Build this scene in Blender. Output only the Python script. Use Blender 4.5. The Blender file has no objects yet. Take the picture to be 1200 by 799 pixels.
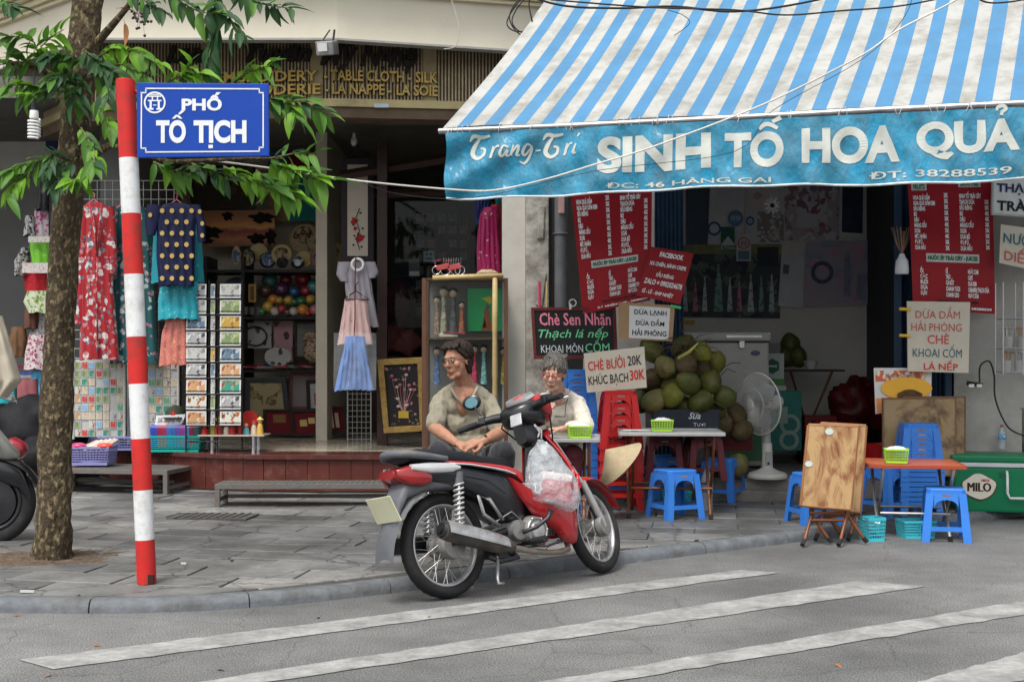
import bpy, bmesh, math, random
from mathutils import Vector, Matrix, Euler
random.seed(7)
PI = math.pi
R = math.radians
S = bpy.context.scene
COL = S.collection
cd = bpy.data.cameras.new('camera'); cam = bpy.data.objects.new('camera', cd); COL.objects.link(cam)
FPX, HY, CH = 1500.0, 420.0, 1.28
cam.location = (0, 0, CH); cam.rotation_euler = (PI/2, 0, 0)
cd.sensor_width = 36; cd.lens = 36*FPX/1200; cd.shift_y = (HY-399.5)/1200; cd.clip_end = 2000
S.camera = cam
S.view_settings.view_transform = 'Standard'; S.view_settings.look = 'None'
S.view_settings.exposure = 1.0; S.view_settings.gamma = 1
SUN_EL, SUN_AZ = 62, 205
w = bpy.data.worlds.new('World'); S.world = w; w.use_nodes = True
nt = w.node_tree; nt.nodes.clear()
o_ = nt.nodes.new('ShaderNodeOutputWorld'); b_ = nt.nodes.new('ShaderNodeBackground'); s_ = nt.nodes.new('ShaderNodeTexSky')
s_.sky_type = 'NISHITA'; s_.sun_disc = False; s_.sun_elevation = R(SUN_EL); s_.sun_rotation = R(SUN_AZ)
s_.air_density = 1.0; s_.dust_density = 4.0; s_.ozone_density = 1.0
hs = nt.nodes.new('ShaderNodeHueSaturation'); hs.inputs['Saturation'].default_value = 0.25
nt.links.new(s_.outputs[0], hs.inputs['Color']); nt.links.new(hs.outputs[0], b_.inputs[0]); nt.links.new(b_.outputs[0], o_.inputs[0])
b_.inputs[1].default_value = 0.135
sd = bpy.data.lights.new('sun', 'SUN'); sun = bpy.data.objects.new('sun', sd); COL.objects.link(sun)
sd.energy = 1.4; sd.angle = R(18); sd.color = (1, .97, .92)
sun.rotation_euler = (R(90-SUN_EL), 0, R(180-SUN_AZ))

def P(px, py, Y): return Vector(((px-600)*Y/FPX, Y, CH+(HY-py)*Y/FPX))
def G(px, py, z=0.0):
    Y = (CH-z)*FPX/(py-HY); return Vector(((px-600)*Y/FPX, Y, z))

_m = {}
def mat(name, col=(.5, .5, .5), rough=.6, metal=0.0, var=.12, scale=6.0, bump=.0, bscale=40.0, dirt=0.0, dcol=(.06, .05, .04), dscale=2.5, alpha=1.0, trans=0.0, emit=0.0, sheen=0.0, coat=0.0, col2=None, stretch=None, translucent=0.0):
    if name in _m: return _m[name]
    m = bpy.data.materials.new(name); m.use_nodes = True; _m[name] = m
    n = m.node_tree; N = n.nodes; L = n.links; bs = N['Principled BSDF']
    bs.inputs['Roughness'].default_value = rough; bs.inputs['Metallic'].default_value = metal
    bs.inputs['Coat Weight'].default_value = coat; bs.inputs['Specular IOR Level'].default_value = .22 if rough > .3 else .45
    if sheen: bs.inputs['Sheen Weight'].default_value = sheen
    if trans: bs.inputs['Transmission Weight'].default_value = trans
    if alpha < 1: bs.inputs['Alpha'].default_value = alpha
    tc = N.new('ShaderNodeTexCoord'); src = tc.outputs['Object']
    if stretch:
        mp = N.new('ShaderNodeMapping'); mp.inputs['Scale'].default_value = stretch; L.new(src, mp.inputs[0]); src = mp.outputs[0]
    c = tuple(col)+(1,)
    no = N.new('ShaderNodeTexNoise'); no.inputs['Scale'].default_value = scale; no.inputs['Detail'].default_value = 6; no.inputs['Roughness'].default_value = .65
    L.new(src, no.inputs['Vector'])
    rp = N.new('ShaderNodeValToRGB'); rp.color_ramp.elements[0].position = .3; rp.color_ramp.elements[1].position = .7
    lo = tuple(max(0, x*(1-var)) for x in col)+(1,); hi = tuple(min(1, x*(1+var)) for x in col)+(1,)
    if col2: lo, hi = tuple(col2)+(1,), c
    rp.color_ramp.elements[0].color = lo; rp.color_ramp.elements[1].color = hi
    L.new(no.outputs[0], rp.inputs[0]); out = rp.outputs[0]
    if dirt:
        n2 = N.new('ShaderNodeTexNoise'); n2.inputs['Scale'].default_value = dscale; n2.inputs['Detail'].default_value = 9; n2.inputs['Roughness'].default_value = .72
        L.new(src, n2.inputs['Vector'])
        r2 = N.new('ShaderNodeValToRGB'); r2.color_ramp.elements[0].position = .62-dirt*.3; r2.color_ramp.elements[1].position = .69
        r2.color_ramp.elements[0].color = (0, 0, 0, 1); r2.color_ramp.elements[1].color = (min(1, dirt*1.4),)*3+(1,)
        L.new(n2.outputs[0], r2.inputs[0])
        mx = N.new('ShaderNodeMix'); mx.data_type = 'RGBA'; L.new(r2.outputs[0], mx.inputs[0]); L.new(out, mx.inputs[6]); mx.inputs[7].default_value = tuple(dcol)+(1,)
        out = mx.outputs[2]
    L.new(out, bs.inputs['Base Color'])
    if emit: L.new(out, bs.inputs['Emission Color']); bs.inputs['Emission Strength'].default_value = emit
    if bump:
        n3 = N.new('ShaderNodeTexNoise'); n3.inputs['Scale'].default_value = bscale; n3.inputs['Detail'].default_value = 5; L.new(src, n3.inputs['Vector'])
        bp = N.new('ShaderNodeBump'); bp.inputs['Strength'].default_value = min(1, bump); bp.inputs['Distance'].default_value = .01*max(1, bump); L.new(n3.outputs[0], bp.inputs['Height']); L.new(bp.outputs[0], bs.inputs['Normal'])
    if translucent:
        tr = N.new('ShaderNodeBsdfTranslucent'); L.new(out, tr.inputs[0]); ms = N.new('ShaderNodeMixShader'); ms.inputs[0].default_value = translucent
        L.new(bs.outputs[0], ms.inputs[1]); L.new(tr.outputs[0], ms.inputs[2]); L.new(ms.outputs[0], N['Material Output'].inputs[0])
    return m

def patmat(name, base, cols, scale=12.0, thr=.35, rough=.6, kind='voronoi', stretch=(1, 1, 1), sheen=0.0, translucent=0.0):
    """printed pattern: blotches of the listed colours on the base colour"""
    if name in _m: return _m[name]
    m = bpy.data.materials.new(name); m.use_nodes = True; _m[name] = m
    n = m.node_tree; N = n.nodes; L = n.links; bs = N['Principled BSDF']; bs.inputs['Roughness'].default_value = rough; bs.inputs['Specular IOR Level'].default_value = .22
    if sheen: bs.inputs['Sheen Weight'].default_value = sheen
    tc = N.new('ShaderNodeTexCoord'); mp = N.new('ShaderNodeMapping'); mp.inputs['Scale'].default_value = stretch; L.new(tc.outputs['Object'], mp.inputs[0])
    wn = N.new('ShaderNodeTexNoise'); wn.inputs['Scale'].default_value = scale*1.3; L.new(mp.outputs[0], wn.inputs['Vector'])
    va = N.new('ShaderNodeMix'); va.data_type = 'VECTOR'; va.inputs[0].default_value = .06; L.new(mp.outputs[0], va.inputs[4]); L.new(wn.outputs['Color'], va.inputs[5])
    out = None; prev = tuple(base)+(1,)
    for i, c in enumerate(cols):
        if kind == 'voronoi':
            v = N.new('ShaderNodeTexVoronoi'); v.inputs['Scale'].default_value = scale*(1+.37*i); L.new(va.outputs[1], v.inputs['Vector']); fac = v.outputs['Distance']
        else:
            v = N.new('ShaderNodeTexNoise'); v.inputs['Scale'].default_value = scale*(1+.5*i); v.inputs['Detail'].default_value = 4; L.new(va.outputs[1], v.inputs['Vector']); fac = v.outputs[0]
        mt = N.new('ShaderNodeMath'); mt.operation = 'LESS_THAN'; mt.inputs[1].default_value = thr-(.03*i); L.new(fac, mt.inputs[0])
        mx = N.new('ShaderNodeMix'); mx.data_type = 'RGBA'; L.new(mt.outputs[0], mx.inputs[0])
        if out is None: mx.inputs[6].default_value = prev
        else: L.new(out, mx.inputs[6])
        mx.inputs[7].default_value = tuple(c)+(1,); out = mx.outputs[2]
    L.new(out, bs.inputs['Base Color'])
    if translucent:
        tr = N.new('ShaderNodeBsdfTranslucent'); L.new(out, tr.inputs[0]); ms = N.new('ShaderNodeMixShader'); ms.inputs[0].default_value = translucent
        L.new(bs.outputs[0], ms.inputs[1]); L.new(tr.outputs[0], ms.inputs[2]); L.new(ms.outputs[0], N['Material Output'].inputs[0])
    return m

class MB:
    """collects shapes, builds ONE mesh object"""
    def __init__(s, M=None): s.v = []; s.f = []; s.mi = []; s.M = M or Matrix(); s.cm = 0
    def add(s, vs, fs):
        o = len(s.v); s.v += [s.M @ Vector(v) for v in vs]; s.f += [tuple(i+o for i in f) for f in fs]; s.mi += [s.cm]*len(fs); return s
    def box(s, c, d, rot=None, taper=1.0):
        x, y, z = d[0]/2, d[1]/2, d[2]/2; m = Matrix.Translation(c) @ (Euler(rot).to_matrix().to_4x4() if rot else Matrix())
        vs = [m @ Vector((sx*x*(taper if sz > 0 else 1), sy*y*(taper if sz > 0 else 1), sz*z)) for sx, sy, sz in ((-1,-1,-1),(1,-1,-1),(1,1,-1),(-1,1,-1),(-1,-1,1),(1,-1,1),(1,1,1),(-1,1,1))]
        return s.add(vs, [(0,3,2,1),(4,5,6,7),(0,1,5,4),(1,2,6,5),(2,3,7,6),(3,0,4,7)])
    def bx(s, x0, x1, y0, y1, z0, z1): return s.box(((x0+x1)/2, (y0+y1)/2, (z0+z1)/2), (x1-x0, y1-y0, z1-z0))
    def tube(s, pts, r, n=8, cap=True, flat=1.0):
        pts = [Vector(p) for p in pts]; k = len(pts); rs = r if isinstance(r, (list, tuple)) else [r]*k
        vs = []; fs = []; up = None
        for i, p in enumerate(pts):
            t = (pts[min(i+1, k-1)]-pts[max(i-1, 0)]).normalized()
            if up is None: up = Vector((0, 0, 1)) if abs(t.z) < .9 else Vector((1, 0, 0))
            a = t.cross(up).normalized(); b = a.cross(t).normalized(); up = b
            for j in range(n):
                q = 2*PI*j/n; vs.append(p+(a*math.cos(q)+b*math.sin(q)*flat)*rs[i])
        for i in range(k-1):
            for j in range(n): fs.append((i*n+j, i*n+(j+1) % n, (i+1)*n+(j+1) % n, (i+1)*n+j))
        if cap: fs += [tuple(range(n))[::-1], tuple(range((k-1)*n, k*n))]
        return s.add(vs, fs)
    def ring(s, c, R_, r, axis='y', n=48, m=8, sx=1, sz=1):
        vs = []; fs = []
        for i in range(n):
            a = 2*PI*i/n
            for j in range(m):
                b = 2*PI*j/m; rr = R_+r*math.cos(b)*sx; h = r*math.sin(b)*sz
                p = {'y': (rr*math.cos(a), h, rr*math.sin(a)), 'z': (rr*math.cos(a), rr*math.sin(a), h), 'x': (h, rr*math.cos(a), rr*math.sin(a))}[axis]
                vs.append(Vector(p)+Vector(c))
        for i in range(n):
            for j in range(m): fs.append((i*m+j, ((i+1) % n)*m+j, ((i+1) % n)*m+(j+1) % m, i*m+(j+1) % m))
        return s.add(vs, fs)
    def lathe(s, prof, c=(0, 0, 0), n=20, axis='z', sx=1, sy=1):
        vs = []; fs = []; k = len(prof)
        for (r, h) in prof:
            for j in range(n):
                a = 2*PI*j/n; x, y = r*math.cos(a)*sx, r*math.sin(a)*sy
                p = {'z': (x, y, h), 'y': (x, h, y), 'x': (h, x, y)}[axis]; vs.append(Vector(p)+Vector(c))
        for i in range(k-1):
            for j in range(n): fs.append((i*n+j, i*n+(j+1) % n, (i+1)*n+(j+1) % n, (i+1)*n+j))
        if prof[0][0] > 1e-4: fs.append(tuple(range(n))[::-1])
        if prof[-1][0] > 1e-4: fs.append(tuple(range((k-1)*n, k*n)))
        return s.add(vs, fs)
    def ball(s, c, r, n=12, m=8, sc=(1, 1, 1)):
        vs = []; fs = []
        for i in range(m+1):
            t = PI*i/m
            for j in range(n):
                a = 2*PI*j/n; vs.append(Vector(c)+Vector((math.sin(t)*math.cos(a)*sc[0], math.sin(t)*math.sin(a)*sc[1], math.cos(t)*sc[2]))*r)
        for i in range(m):
            for j in range(n): fs.append((i*n+j, (i+1)*n+j, (i+1)*n+(j+1) % n, i*n+(j+1) % n))
        return s.add(vs, fs)
    def prism(s, poly, d, axis='y', c=0.0, ctr=True):
        """2D polygon extruded along axis by d; for 'y' the polygon is (x,z); for 'z' (x,y); for 'x' (y,z)"""
        n = len(poly); a0, a1 = (c-d/2, c+d/2) if ctr else (c, c+d)
        f = {'y': lambda p, h: (p[0], h, p[1]), 'z': lambda p, h: (p[0], p[1], h), 'x': lambda p, h: (h, p[0], p[1])}[axis]
        vs = [f(p, a0) for p in poly]+[f(p, a1) for p in poly]
        return s.add(vs, [tuple(range(n)), tuple(range(n, 2*n))[::-1]]+[(i, i+n, (i+1) % n+n, (i+1) % n) for i in range(n)])
    def grid(s, fn, nu, nv):
        vs = [fn(i/nu, j/nv) for j in range(nv+1) for i in range(nu+1)]
        return s.add(vs, [(j*(nu+1)+i, j*(nu+1)+i+1, (j+1)*(nu+1)+i+1, (j+1)*(nu+1)+i) for j in range(nv) for i in range(nu)])
    def loft(s, rings, cap=True):
        n = len(rings[0]); vs = [p for r in rings for p in r]; fs = []
        for i in range(len(rings)-1):
            for j in range(n): fs.append((i*n+j, i*n+(j+1) % n, (i+1)*n+(j+1) % n, (i+1)*n+j))
        if cap: fs += [tuple(range(n))[::-1], tuple(range((len(rings)-1)*n, len(rings)*n))]
        return s.add(vs, fs)
    def mesh(s, name, mats, smooth=False, bevel=0.0, fix=True, solid=0.0):
        me = bpy.data.meshes.new(name); me.from_pydata([tuple(v) for v in s.v], [], s.f)
        mats = mats if isinstance(mats, (list, tuple)) else [mats]
        for m in mats: me.materials.append(m)
        if len(mats) > 1: me.polygons.foreach_set('material_index', s.mi)
        bm = bmesh.new(); bm.from_mesh(me)
        if solid:
            g = bmesh.ops.solidify(bm, geom=bm.faces[:], thickness=solid)
        if fix: bmesh.ops.recalc_face_normals(bm, faces=bm.faces)
        if bevel:
            es = [e for e in bm.edges if len(e.link_faces) == 2 and e.calc_face_angle(0) > .6]
            bmesh.ops.bevel(bm, geom=es, offset=bevel, segments=2, affect='EDGES', profile=.6)
        bm.to_mesh(me); bm.free()
        if smooth:
            me.polygons.foreach_set('use_smooth', [True]*len(me.polygons))
            if smooth is not True: me.set_sharp_from_angle(angle=R(smooth))
        me.update(); return me
    def build(s, name, mats, parent=None, loc=None, **k):
        return link(name, s.mesh(name, mats, **k), parent, loc)
def link(name, me, parent=None, loc=None, rot=None):
    o = bpy.data.objects.new(name, me); COL.objects.link(o)
    if parent: o.parent = parent
    if loc is not None: o.location = loc
    if rot is not None: o.rotation_euler = rot
    return o
def tag(o, label=None, cat=None, group=None, kind=None):
    if label: o['label'] = label
    if cat: o['category'] = cat
    if group: o['group'] = group
    if kind: o['kind'] = kind
    return o
def thing(name, label, cat, loc=(0, 0, 0), rz=0.0, group=None, rot=None):
    o = bpy.data.objects.new(name, None); COL.objects.link(o); o.location = loc; o.rotation_euler = rot or (0, 0, rz); o.empty_display_size = .1
    return tag(o, label, cat, group)
def struct(name, mb, m, parent=None, **k):
    o = mb.build(name, m, parent, **k)
    if parent is None: o['kind'] = 'structure'
    return o
def estruct(name):
    o = bpy.data.objects.new(name, None); COL.objects.link(o); o['kind'] = 'structure'; return o
def kids(o): return [c for c in bpy.data.objects if c.parent == o]
_kidc = {}
def dup(o, loc, rz=0.0, label=None, group=None, rot=None, scale=None):
    if o.name not in _kidc: _kidc[o.name] = [(c, kids(c)) for c in kids(o)]
    r = o.copy(); COL.objects.link(r); r.location = loc; r.rotation_euler = rot or (0, 0, rz)
    if scale: r.scale = scale
    if label: r['label'] = label
    if group: r['group'] = group
    for c, gs in _kidc[o.name]:
        d = c.copy(); COL.objects.link(d); d.parent = r
        for g in gs:
            e = g.copy(); COL.objects.link(e); e.parent = d
    return r
def text_geo(s, x0, x1, z0, z1, bold=0.0, shear=0.0, align='LEFT', line=1.0, keep=False, res=2):
    cu = bpy.data.curves.new('t', 'FONT'); cu.body = s; cu.size = 1; cu.offset = bold; cu.shear = shear; cu.resolution_u = res; cu.fill_mode = 'FRONT'; cu.align_x = align; cu.space_line = line
    ob = bpy.data.objects.new('t', cu); COL.objects.link(ob); dg = bpy.context.evaluated_depsgraph_get(); dg.update()
    me = bpy.data.meshes.new_from_object(ob.evaluated_get(dg)); bpy.data.objects.remove(ob); bpy.data.curves.remove(cu)
    vs = [v.co.copy() for v in me.vertices]; fs = [tuple(p.vertices) for p in me.polygons]; bpy.data.meshes.remove(me)
    if not vs: return [], []
    ax, bx_ = min(v.x for v in vs), max(v.x for v in vs); ay, by = min(v.y for v in vs), max(v.y for v in vs)
    kx = (x1-x0)/(bx_-ax); ky = (z1-z0)/(by-ay)
    if keep: kx = min(kx, ky*1.3)
    return [Vector((x0+(v.x-ax)*kx, 0, z0+(v.y-ay)*ky)) for v in vs], fs
def text(name, s, rect, m, parent, y=-.002, rot=0.0, mapf=None, solid=0.0, **k):
    vs, fs = text_geo(s, *rect, **k); mb = MB()
    if rot:
        c = Vector(((rect[0]+rect[1])/2, 0, (rect[2]+rect[3])/2)); q = Matrix.Rotation(rot, 3, 'Y'); vs = [q @ (v-c)+c for v in vs]
    vs = [mapf(v) if mapf else Vector((v.x, y, v.z)) for v in vs]
    mb.add(vs, fs); o = mb.build(name, m, parent, fix=False)
    if solid:
        md = o.modifiers.new('s', 'SOLIDIFY'); md.thickness = solid; md.offset = 0
    return o

def flat(name, c, rough=.6, **k): return mat(name, c, rough=rough, var=.06, **k)
WHITE = mat('white_paint', (.72, .72, .70), .5, var=.08, dirt=.25, dcol=(.4, .38, .34))
INKB = flat('black_ink', (.015, .015, .018)); INKR = flat('red_ink', (.55, .03, .025)); INKW = flat('white_ink', (.78, .78, .76))
DARKMETAL = mat('dark_metal', (.05, .05, .055), .45, .8, bump=.1)
STEEL = mat('worn_steel', (.42, .42, .42), .35, .9, var=.25, dirt=.4, dcol=(.12, .09, .07), dscale=12)
CHROME = mat('chrome', (.75, .75, .76), .15, 1.0, var=.05)
RUBBER = mat('rubber', (.018, .018, .019), .75, bump=.2, bscale=120, dirt=.35, dcol=(.06, .055, .05), dscale=6)
BLACKP = mat('black_plastic', (.012, .013, .015), .35, var=.2, dirt=.25, dcol=(.05, .048, .045), dscale=7)
WOOD = mat('brown_wood', (.16, .07, .035), .5, var=.35, scale=5, stretch=(1, 1, 12), bump=.1)
DWOOD = mat('dark_wood', (.035, .018, .012), .45, var=.3, scale=6)
def glassmat(name, tint=(.93, .96, .95), k=.25):
    m = bpy.data.materials.new(name); m.use_nodes = True; n = m.node_tree; N = n.nodes; N.clear(); o = N.new('ShaderNodeOutputMaterial'); t = N.new('ShaderNodeBsdfTransparent'); t.inputs[0].default_value = tint+(1,); g = N.new('ShaderNodeBsdfGlossy'); g.inputs['Roughness'].default_value = .03
    lw = N.new('ShaderNodeFresnel'); lw.inputs[0].default_value = 1.45; mu = N.new('ShaderNodeMath'); mu.operation = 'MULTIPLY'; mu.inputs[1].default_value = k*4; mx = N.new('ShaderNodeMixShader'); n.links.new(lw.outputs[0], mu.inputs[0]); n.links.new(mu.outputs[0], mx.inputs[0]); n.links.new(t.outputs[0], mx.inputs[1]); n.links.new(g.outputs[0], mx.inputs[2]); n.links.new(mx.outputs[0], o.inputs[0]); return m
GLASS = glassmat('thin_glass', k=.07)
ZP = .06
def clip(poly, a, b):
    """keep the side left of a->b"""
    out = []; d = b-a
    sd_ = lambda p: d.x*(p[1]-a.y)-d.y*(p[0]-a.x)
    for i in range(len(poly)):
        p, q = poly[i], poly[(i+1) % len(poly)]; s1, s2 = sd_(p), sd_(q)
        if s1 >= 0: out.append(p)
        if (s1 >= 0) != (s2 >= 0):
            t = s1/(s1-s2); out.append((p[0]+(q[0]-p[0])*t, p[1]+(q[1]-p[1])*t))
    return out
def asphalt():
    m = bpy.data.materials.new('asphalt'); m.use_nodes = True; n = m.node_tree; N = n.nodes; L = n.links; bs = N['Principled BSDF']
    tc = N.new('ShaderNodeTexCoord')
    def noise(sc, det=6, ro=.6):
        x = N.new('ShaderNodeTexNoise'); x.inputs['Scale'].default_value = sc; x.inputs['Detail'].default_value = det; x.inputs['Roughness'].default_value = ro; L.new(tc.outputs['Object'], x.inputs['Vector']); return x
    def ramp(src, a, b, c0, c1):
        r = N.new('ShaderNodeValToRGB'); r.color_ramp.elements[0].position = a; r.color_ramp.elements[1].position = b; r.color_ramp.elements[0].color = c0; r.color_ramp.elements[1].color = c1; L.new(src, r.inputs[0]); return r
    f = ramp(noise(130, 3).outputs[0], .40, .60, (.06, .06, .061, 1), (.25, .25, .248, 1))
    g = ramp(noise(1.1, 8, .7).outputs[0], .3, .72, (.55, .55, .55, 1), (1.15, 1.15, 1.13, 1))
    mu = N.new('ShaderNodeMix'); mu.data_type = 'RGBA'; mu.blend_type = 'MULTIPLY'; mu.inputs[0].default_value = 1; L.new(f.outputs[0], mu.inputs[6]); L.new(g.outputs[0], mu.inputs[7])
    s = ramp(noise(3.2, 10, .82).outputs[0], .60, .68, (0, 0, 0, 1), (1, 1, 1, 1))
    mx = N.new('ShaderNodeMix'); mx.data_type = 'RGBA'; L.new(s.outputs[0], mx.inputs[0]); L.new(mu.outputs[2], mx.inputs[6]); mx.inputs[7].default_value = (.035, .034, .033, 1)
    v = N.new('ShaderNodeTexVoronoi'); v.feature = 'DISTANCE_TO_EDGE'; v.inputs['Scale'].default_value = 1.3
    dn = N.new('ShaderNodeMix'); dn.data_type = 'VECTOR'; dn.inputs[0].default_value = .12; L.new(tc.outputs['Object'], dn.inputs[4]); L.new(noise(5).outputs['Color'], dn.inputs[5]); L.new(dn.outputs[1], v.inputs['Vector'])
    c = ramp(v.outputs['Distance'], .0, .006, (.5, .5, .5, 1), (1, 1, 1, 1))
    m2 = N.new('ShaderNodeMix'); m2.data_type = 'RGBA'; m2.blend_type = 'MULTIPLY'; m2.inputs[0].default_value = .8; L.new(mx.outputs[2], m2.inputs[6]); L.new(c.outputs[0], m2.inputs[7])
    h_ = ramp(noise(.45, 5, .6).outputs[0], .40, .62, (.68, .68, .68, 1), (1.1, 1.1, 1.09, 1)); m3 = N.new('ShaderNodeMix'); m3.data_type = 'RGBA'; m3.blend_type = 'MULTIPLY'; m3.inputs[0].default_value = 1; L.new(m2.outputs[2], m3.inputs[6]); L.new(h_.outputs[0], m3.inputs[7]); m2 = m3
    L.new(m2.outputs[2], bs.inputs['Base Color']); bs.inputs['Roughness'].default_value = .8
    bp = N.new('ShaderNodeBump'); bp.inputs['Strength'].default_value = .5; bp.inputs['Distance'].default_value = .004; L.new(noise(160, 2).outputs[0], bp.inputs['Height']); L.new(bp.outputs[0], bs.inputs['Normal'])
    return m
road = struct('road', MB().add([(-150, -150, 0), (150, -150, 0), (150, 150, 0), (-150, 150, 0)], [(0, 1, 2, 3)]), asphalt(), fix=False)
PAINT = mat('worn_road_paint', (.34, .34, .325), .7, var=.2, scale=30, dirt=1.0, dcol=(.13, .13, .127), dscale=5, bump=.3, bscale=150)
def stripe(pts):
    g = [G(*p) for p in pts]; mb = MB(); n = 40; ra = random.Random(int(pts[0][0]))
    vs = []; fs = []
    for i in range(n+1):
        t = i/n; a = g[0].lerp(g[1], t); b = g[3].lerp(g[2], t)
        w1, w2 = ra.uniform(-.012, .012), ra.uniform(-.012, .012)
        vs += [(a.x, a.y+w1, .004), (b.x, b.y+w2, .004)]
    for i in range(n): fs.append((2*i, 2*i+2, 2*i+3, 2*i+1))
    mb.add(vs, fs); return mb.build('crosswalk_stripe', PAINT, road, fix=False)
stripe([(20, 774), (868, 668), (914, 671), (62, 785)])
stripe([(150, 812), (1005, 681), (1085, 687), (235, 800.5)][:1]+[(1005, 681), (1085, 687), (150, 823)])
stripe([(560, 812), (1290, 689), (1330, 699), (540, 828)])
stripe([(1010, 818), (1290, 739), (1330, 760), (1010, 850)])
KL = [Vector((-9, 8.3)), Vector((-6, 7.05)), Vector((-4, 6.5))]+[G(*p).xy for p in ((0, 718), (140, 719), (250, 715), (330, 709), (400, 702), (500, 690), (800, 652), (950, 633), (1200, 604))]
KL.append(KL[-1]+(KL[-1]-KL[-2])*3)
def kin(p, d):  # is p inside the pavement by d
    for a, b in zip(KL, KL[1:]):
        e = (b-a).normalized()
        if e.x*(p[1]-a.y)-e.y*(p[0]-a.x) < d: return False
    return True
def off(d):
    out = []
    for i, p in enumerate(KL):
        e = (KL[min(i+1, len(KL)-1)]-KL[max(i-1, 0)]).normalized(); out.append(p+Vector((-e.y, e.x))*d)
    return out
KI = off(.13)
base_poly = [tuple(p) for p in off(.06)]+[(14, 30), (-14, 30)]
PAVEBASE = mat('pavement_bedding', (.06, .058, .054), .9, var=.4, scale=20, bump=.5)
pavement = struct('pavement', MB().prism(base_poly, .2, 'z', ZP-.108), PAVEBASE)
def stone(name, base, seed):
    m = mat(name, base, .55, var=.22, scale=3.2, dirt=.45, dcol=tuple(x*.45 for x in base), dscale=3.5, bump=.35, bscale=45); return m
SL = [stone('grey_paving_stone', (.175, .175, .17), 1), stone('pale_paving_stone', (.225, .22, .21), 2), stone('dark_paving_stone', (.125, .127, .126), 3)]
for m_ in SL:   # per-slab offset of the stains, so that no two slabs match
    n = m_.node_tree
    mp = n.nodes.new('ShaderNodeMapping'); oi = n.nodes.new('ShaderNodeObjectInfo'); mu = n.nodes.new('ShaderNodeVectorMath'); mu.operation = 'SCALE'; mu.inputs[3].default_value = 50
    tc = [x for x in n.nodes if x.type == 'TEX_COORD'][0]; tgt = [l.to_socket for l in n.links if l.from_node == tc]
    cb = n.nodes.new('ShaderNodeCombineXYZ'); n.links.new(oi.outputs['Random'], cb.inputs[0]); n.links.new(oi.outputs['Random'], cb.inputs[1]); n.links.new(cb.outputs[0], mu.inputs[0])
    n.links.new(mu.outputs[0], mp.inputs[1]); n.links.new(tc.outputs['Object'], mp.inputs[0])
    for t in tgt: n.links.new(mp.outputs[0], t)
    ge = n.nodes.new('ShaderNodeNewGeometry'); w1 = n.nodes.new('ShaderNodeTexNoise'); w1.inputs['Scale'].default_value = 1.1; w1.inputs['Detail'].default_value = 9; w1.inputs['Roughness'].default_value = .7; n.links.new(ge.outputs['Position'], w1.inputs['Vector'])
    w2 = n.nodes.new('ShaderNodeTexVoronoi'); w2.feature = 'DISTANCE_TO_EDGE'; w2.inputs['Scale'].default_value = 1.7; wd_ = n.nodes.new('ShaderNodeMix'); wd_.data_type = 'VECTOR'; wd_.inputs[0].default_value = .3; n.links.new(ge.outputs['Position'], wd_.inputs[4]); n.links.new(w1.outputs['Color'], wd_.inputs[5]); n.links.new(wd_.outputs[1], w2.inputs['Vector'])
    r1 = n.nodes.new('ShaderNodeValToRGB'); r1.color_ramp.elements[0].position = .38; r1.color_ramp.elements[0].color = (.5, .5, .49, 1); r1.color_ramp.elements[1].position = .62; r1.color_ramp.elements[1].color = (1.1, 1.1, 1.1, 1); n.links.new(w1.outputs[0], r1.inputs[0])
    r2 = n.nodes.new('ShaderNodeValToRGB'); r2.color_ramp.elements[0].color = (.3, .3, .3, 1); r2.color_ramp.elements[1].position = .012; n.links.new(w2.outputs['Distance'], r2.inputs[0])
    bs = n.nodes['Principled BSDF']; src = bs.inputs['Base Color'].links[0].from_socket
    for rr_ in (r1, r2): q = n.nodes.new('ShaderNodeMix'); q.data_type = 'RGBA'; q.blend_type = 'MULTIPLY'; q.inputs[0].default_value = 1; n.links.new(src, q.inputs[6]); n.links.new(rr_.outputs[0], q.inputs[7]); src = q.outputs[2]
    n.links.new(src, bs.inputs['Base Color']); bs.inputs['Specular IOR Level'].default_value = .4
PIT = (-2.9, 7.85, .36)  # tree pit
ang = R(-9); ca, sa = math.cos(ang), math.sin(ang); cnt = 0; rs_ = random.Random(3)
SW, SD = .62, .31
slabs = []
for j in range(0, 30):
    for i in range(-16, 18):
        u = i*SW+(j % 2)*SW*.5-2; v = j*SD+4.5
        cx, cy = u*ca-v*sa*-1*-1, u*sa+v*ca
        cx = u*ca-v*sa; cy = u*sa+v*ca
        if not (-5.4 < cx < 4.9 and cy < 12.3 and abs(cx) < cy*.46+.3): continue
        g = .0055
        q = [(-SW/2+g, -SD/2+g), (SW/2-g, -SD/2+g), (SW/2-g, SD/2-g), (-SW/2+g, SD/2-g)]
        poly = [(cx+x*ca-y*sa, cy+x*sa+y*ca) for x, y in q]
        for a, b in zip(KI, KI[1:]):
            poly = clip(poly, a, b)
            if len(poly) < 3: break
        if len(poly) < 3: continue
        if abs(cx-PIT[0]) < PIT[2] and abs(cy-PIT[1]) < .26: continue
        slabs.append((cx, cy, poly))
slabs.sort(key=lambda s: s[1])
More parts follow.
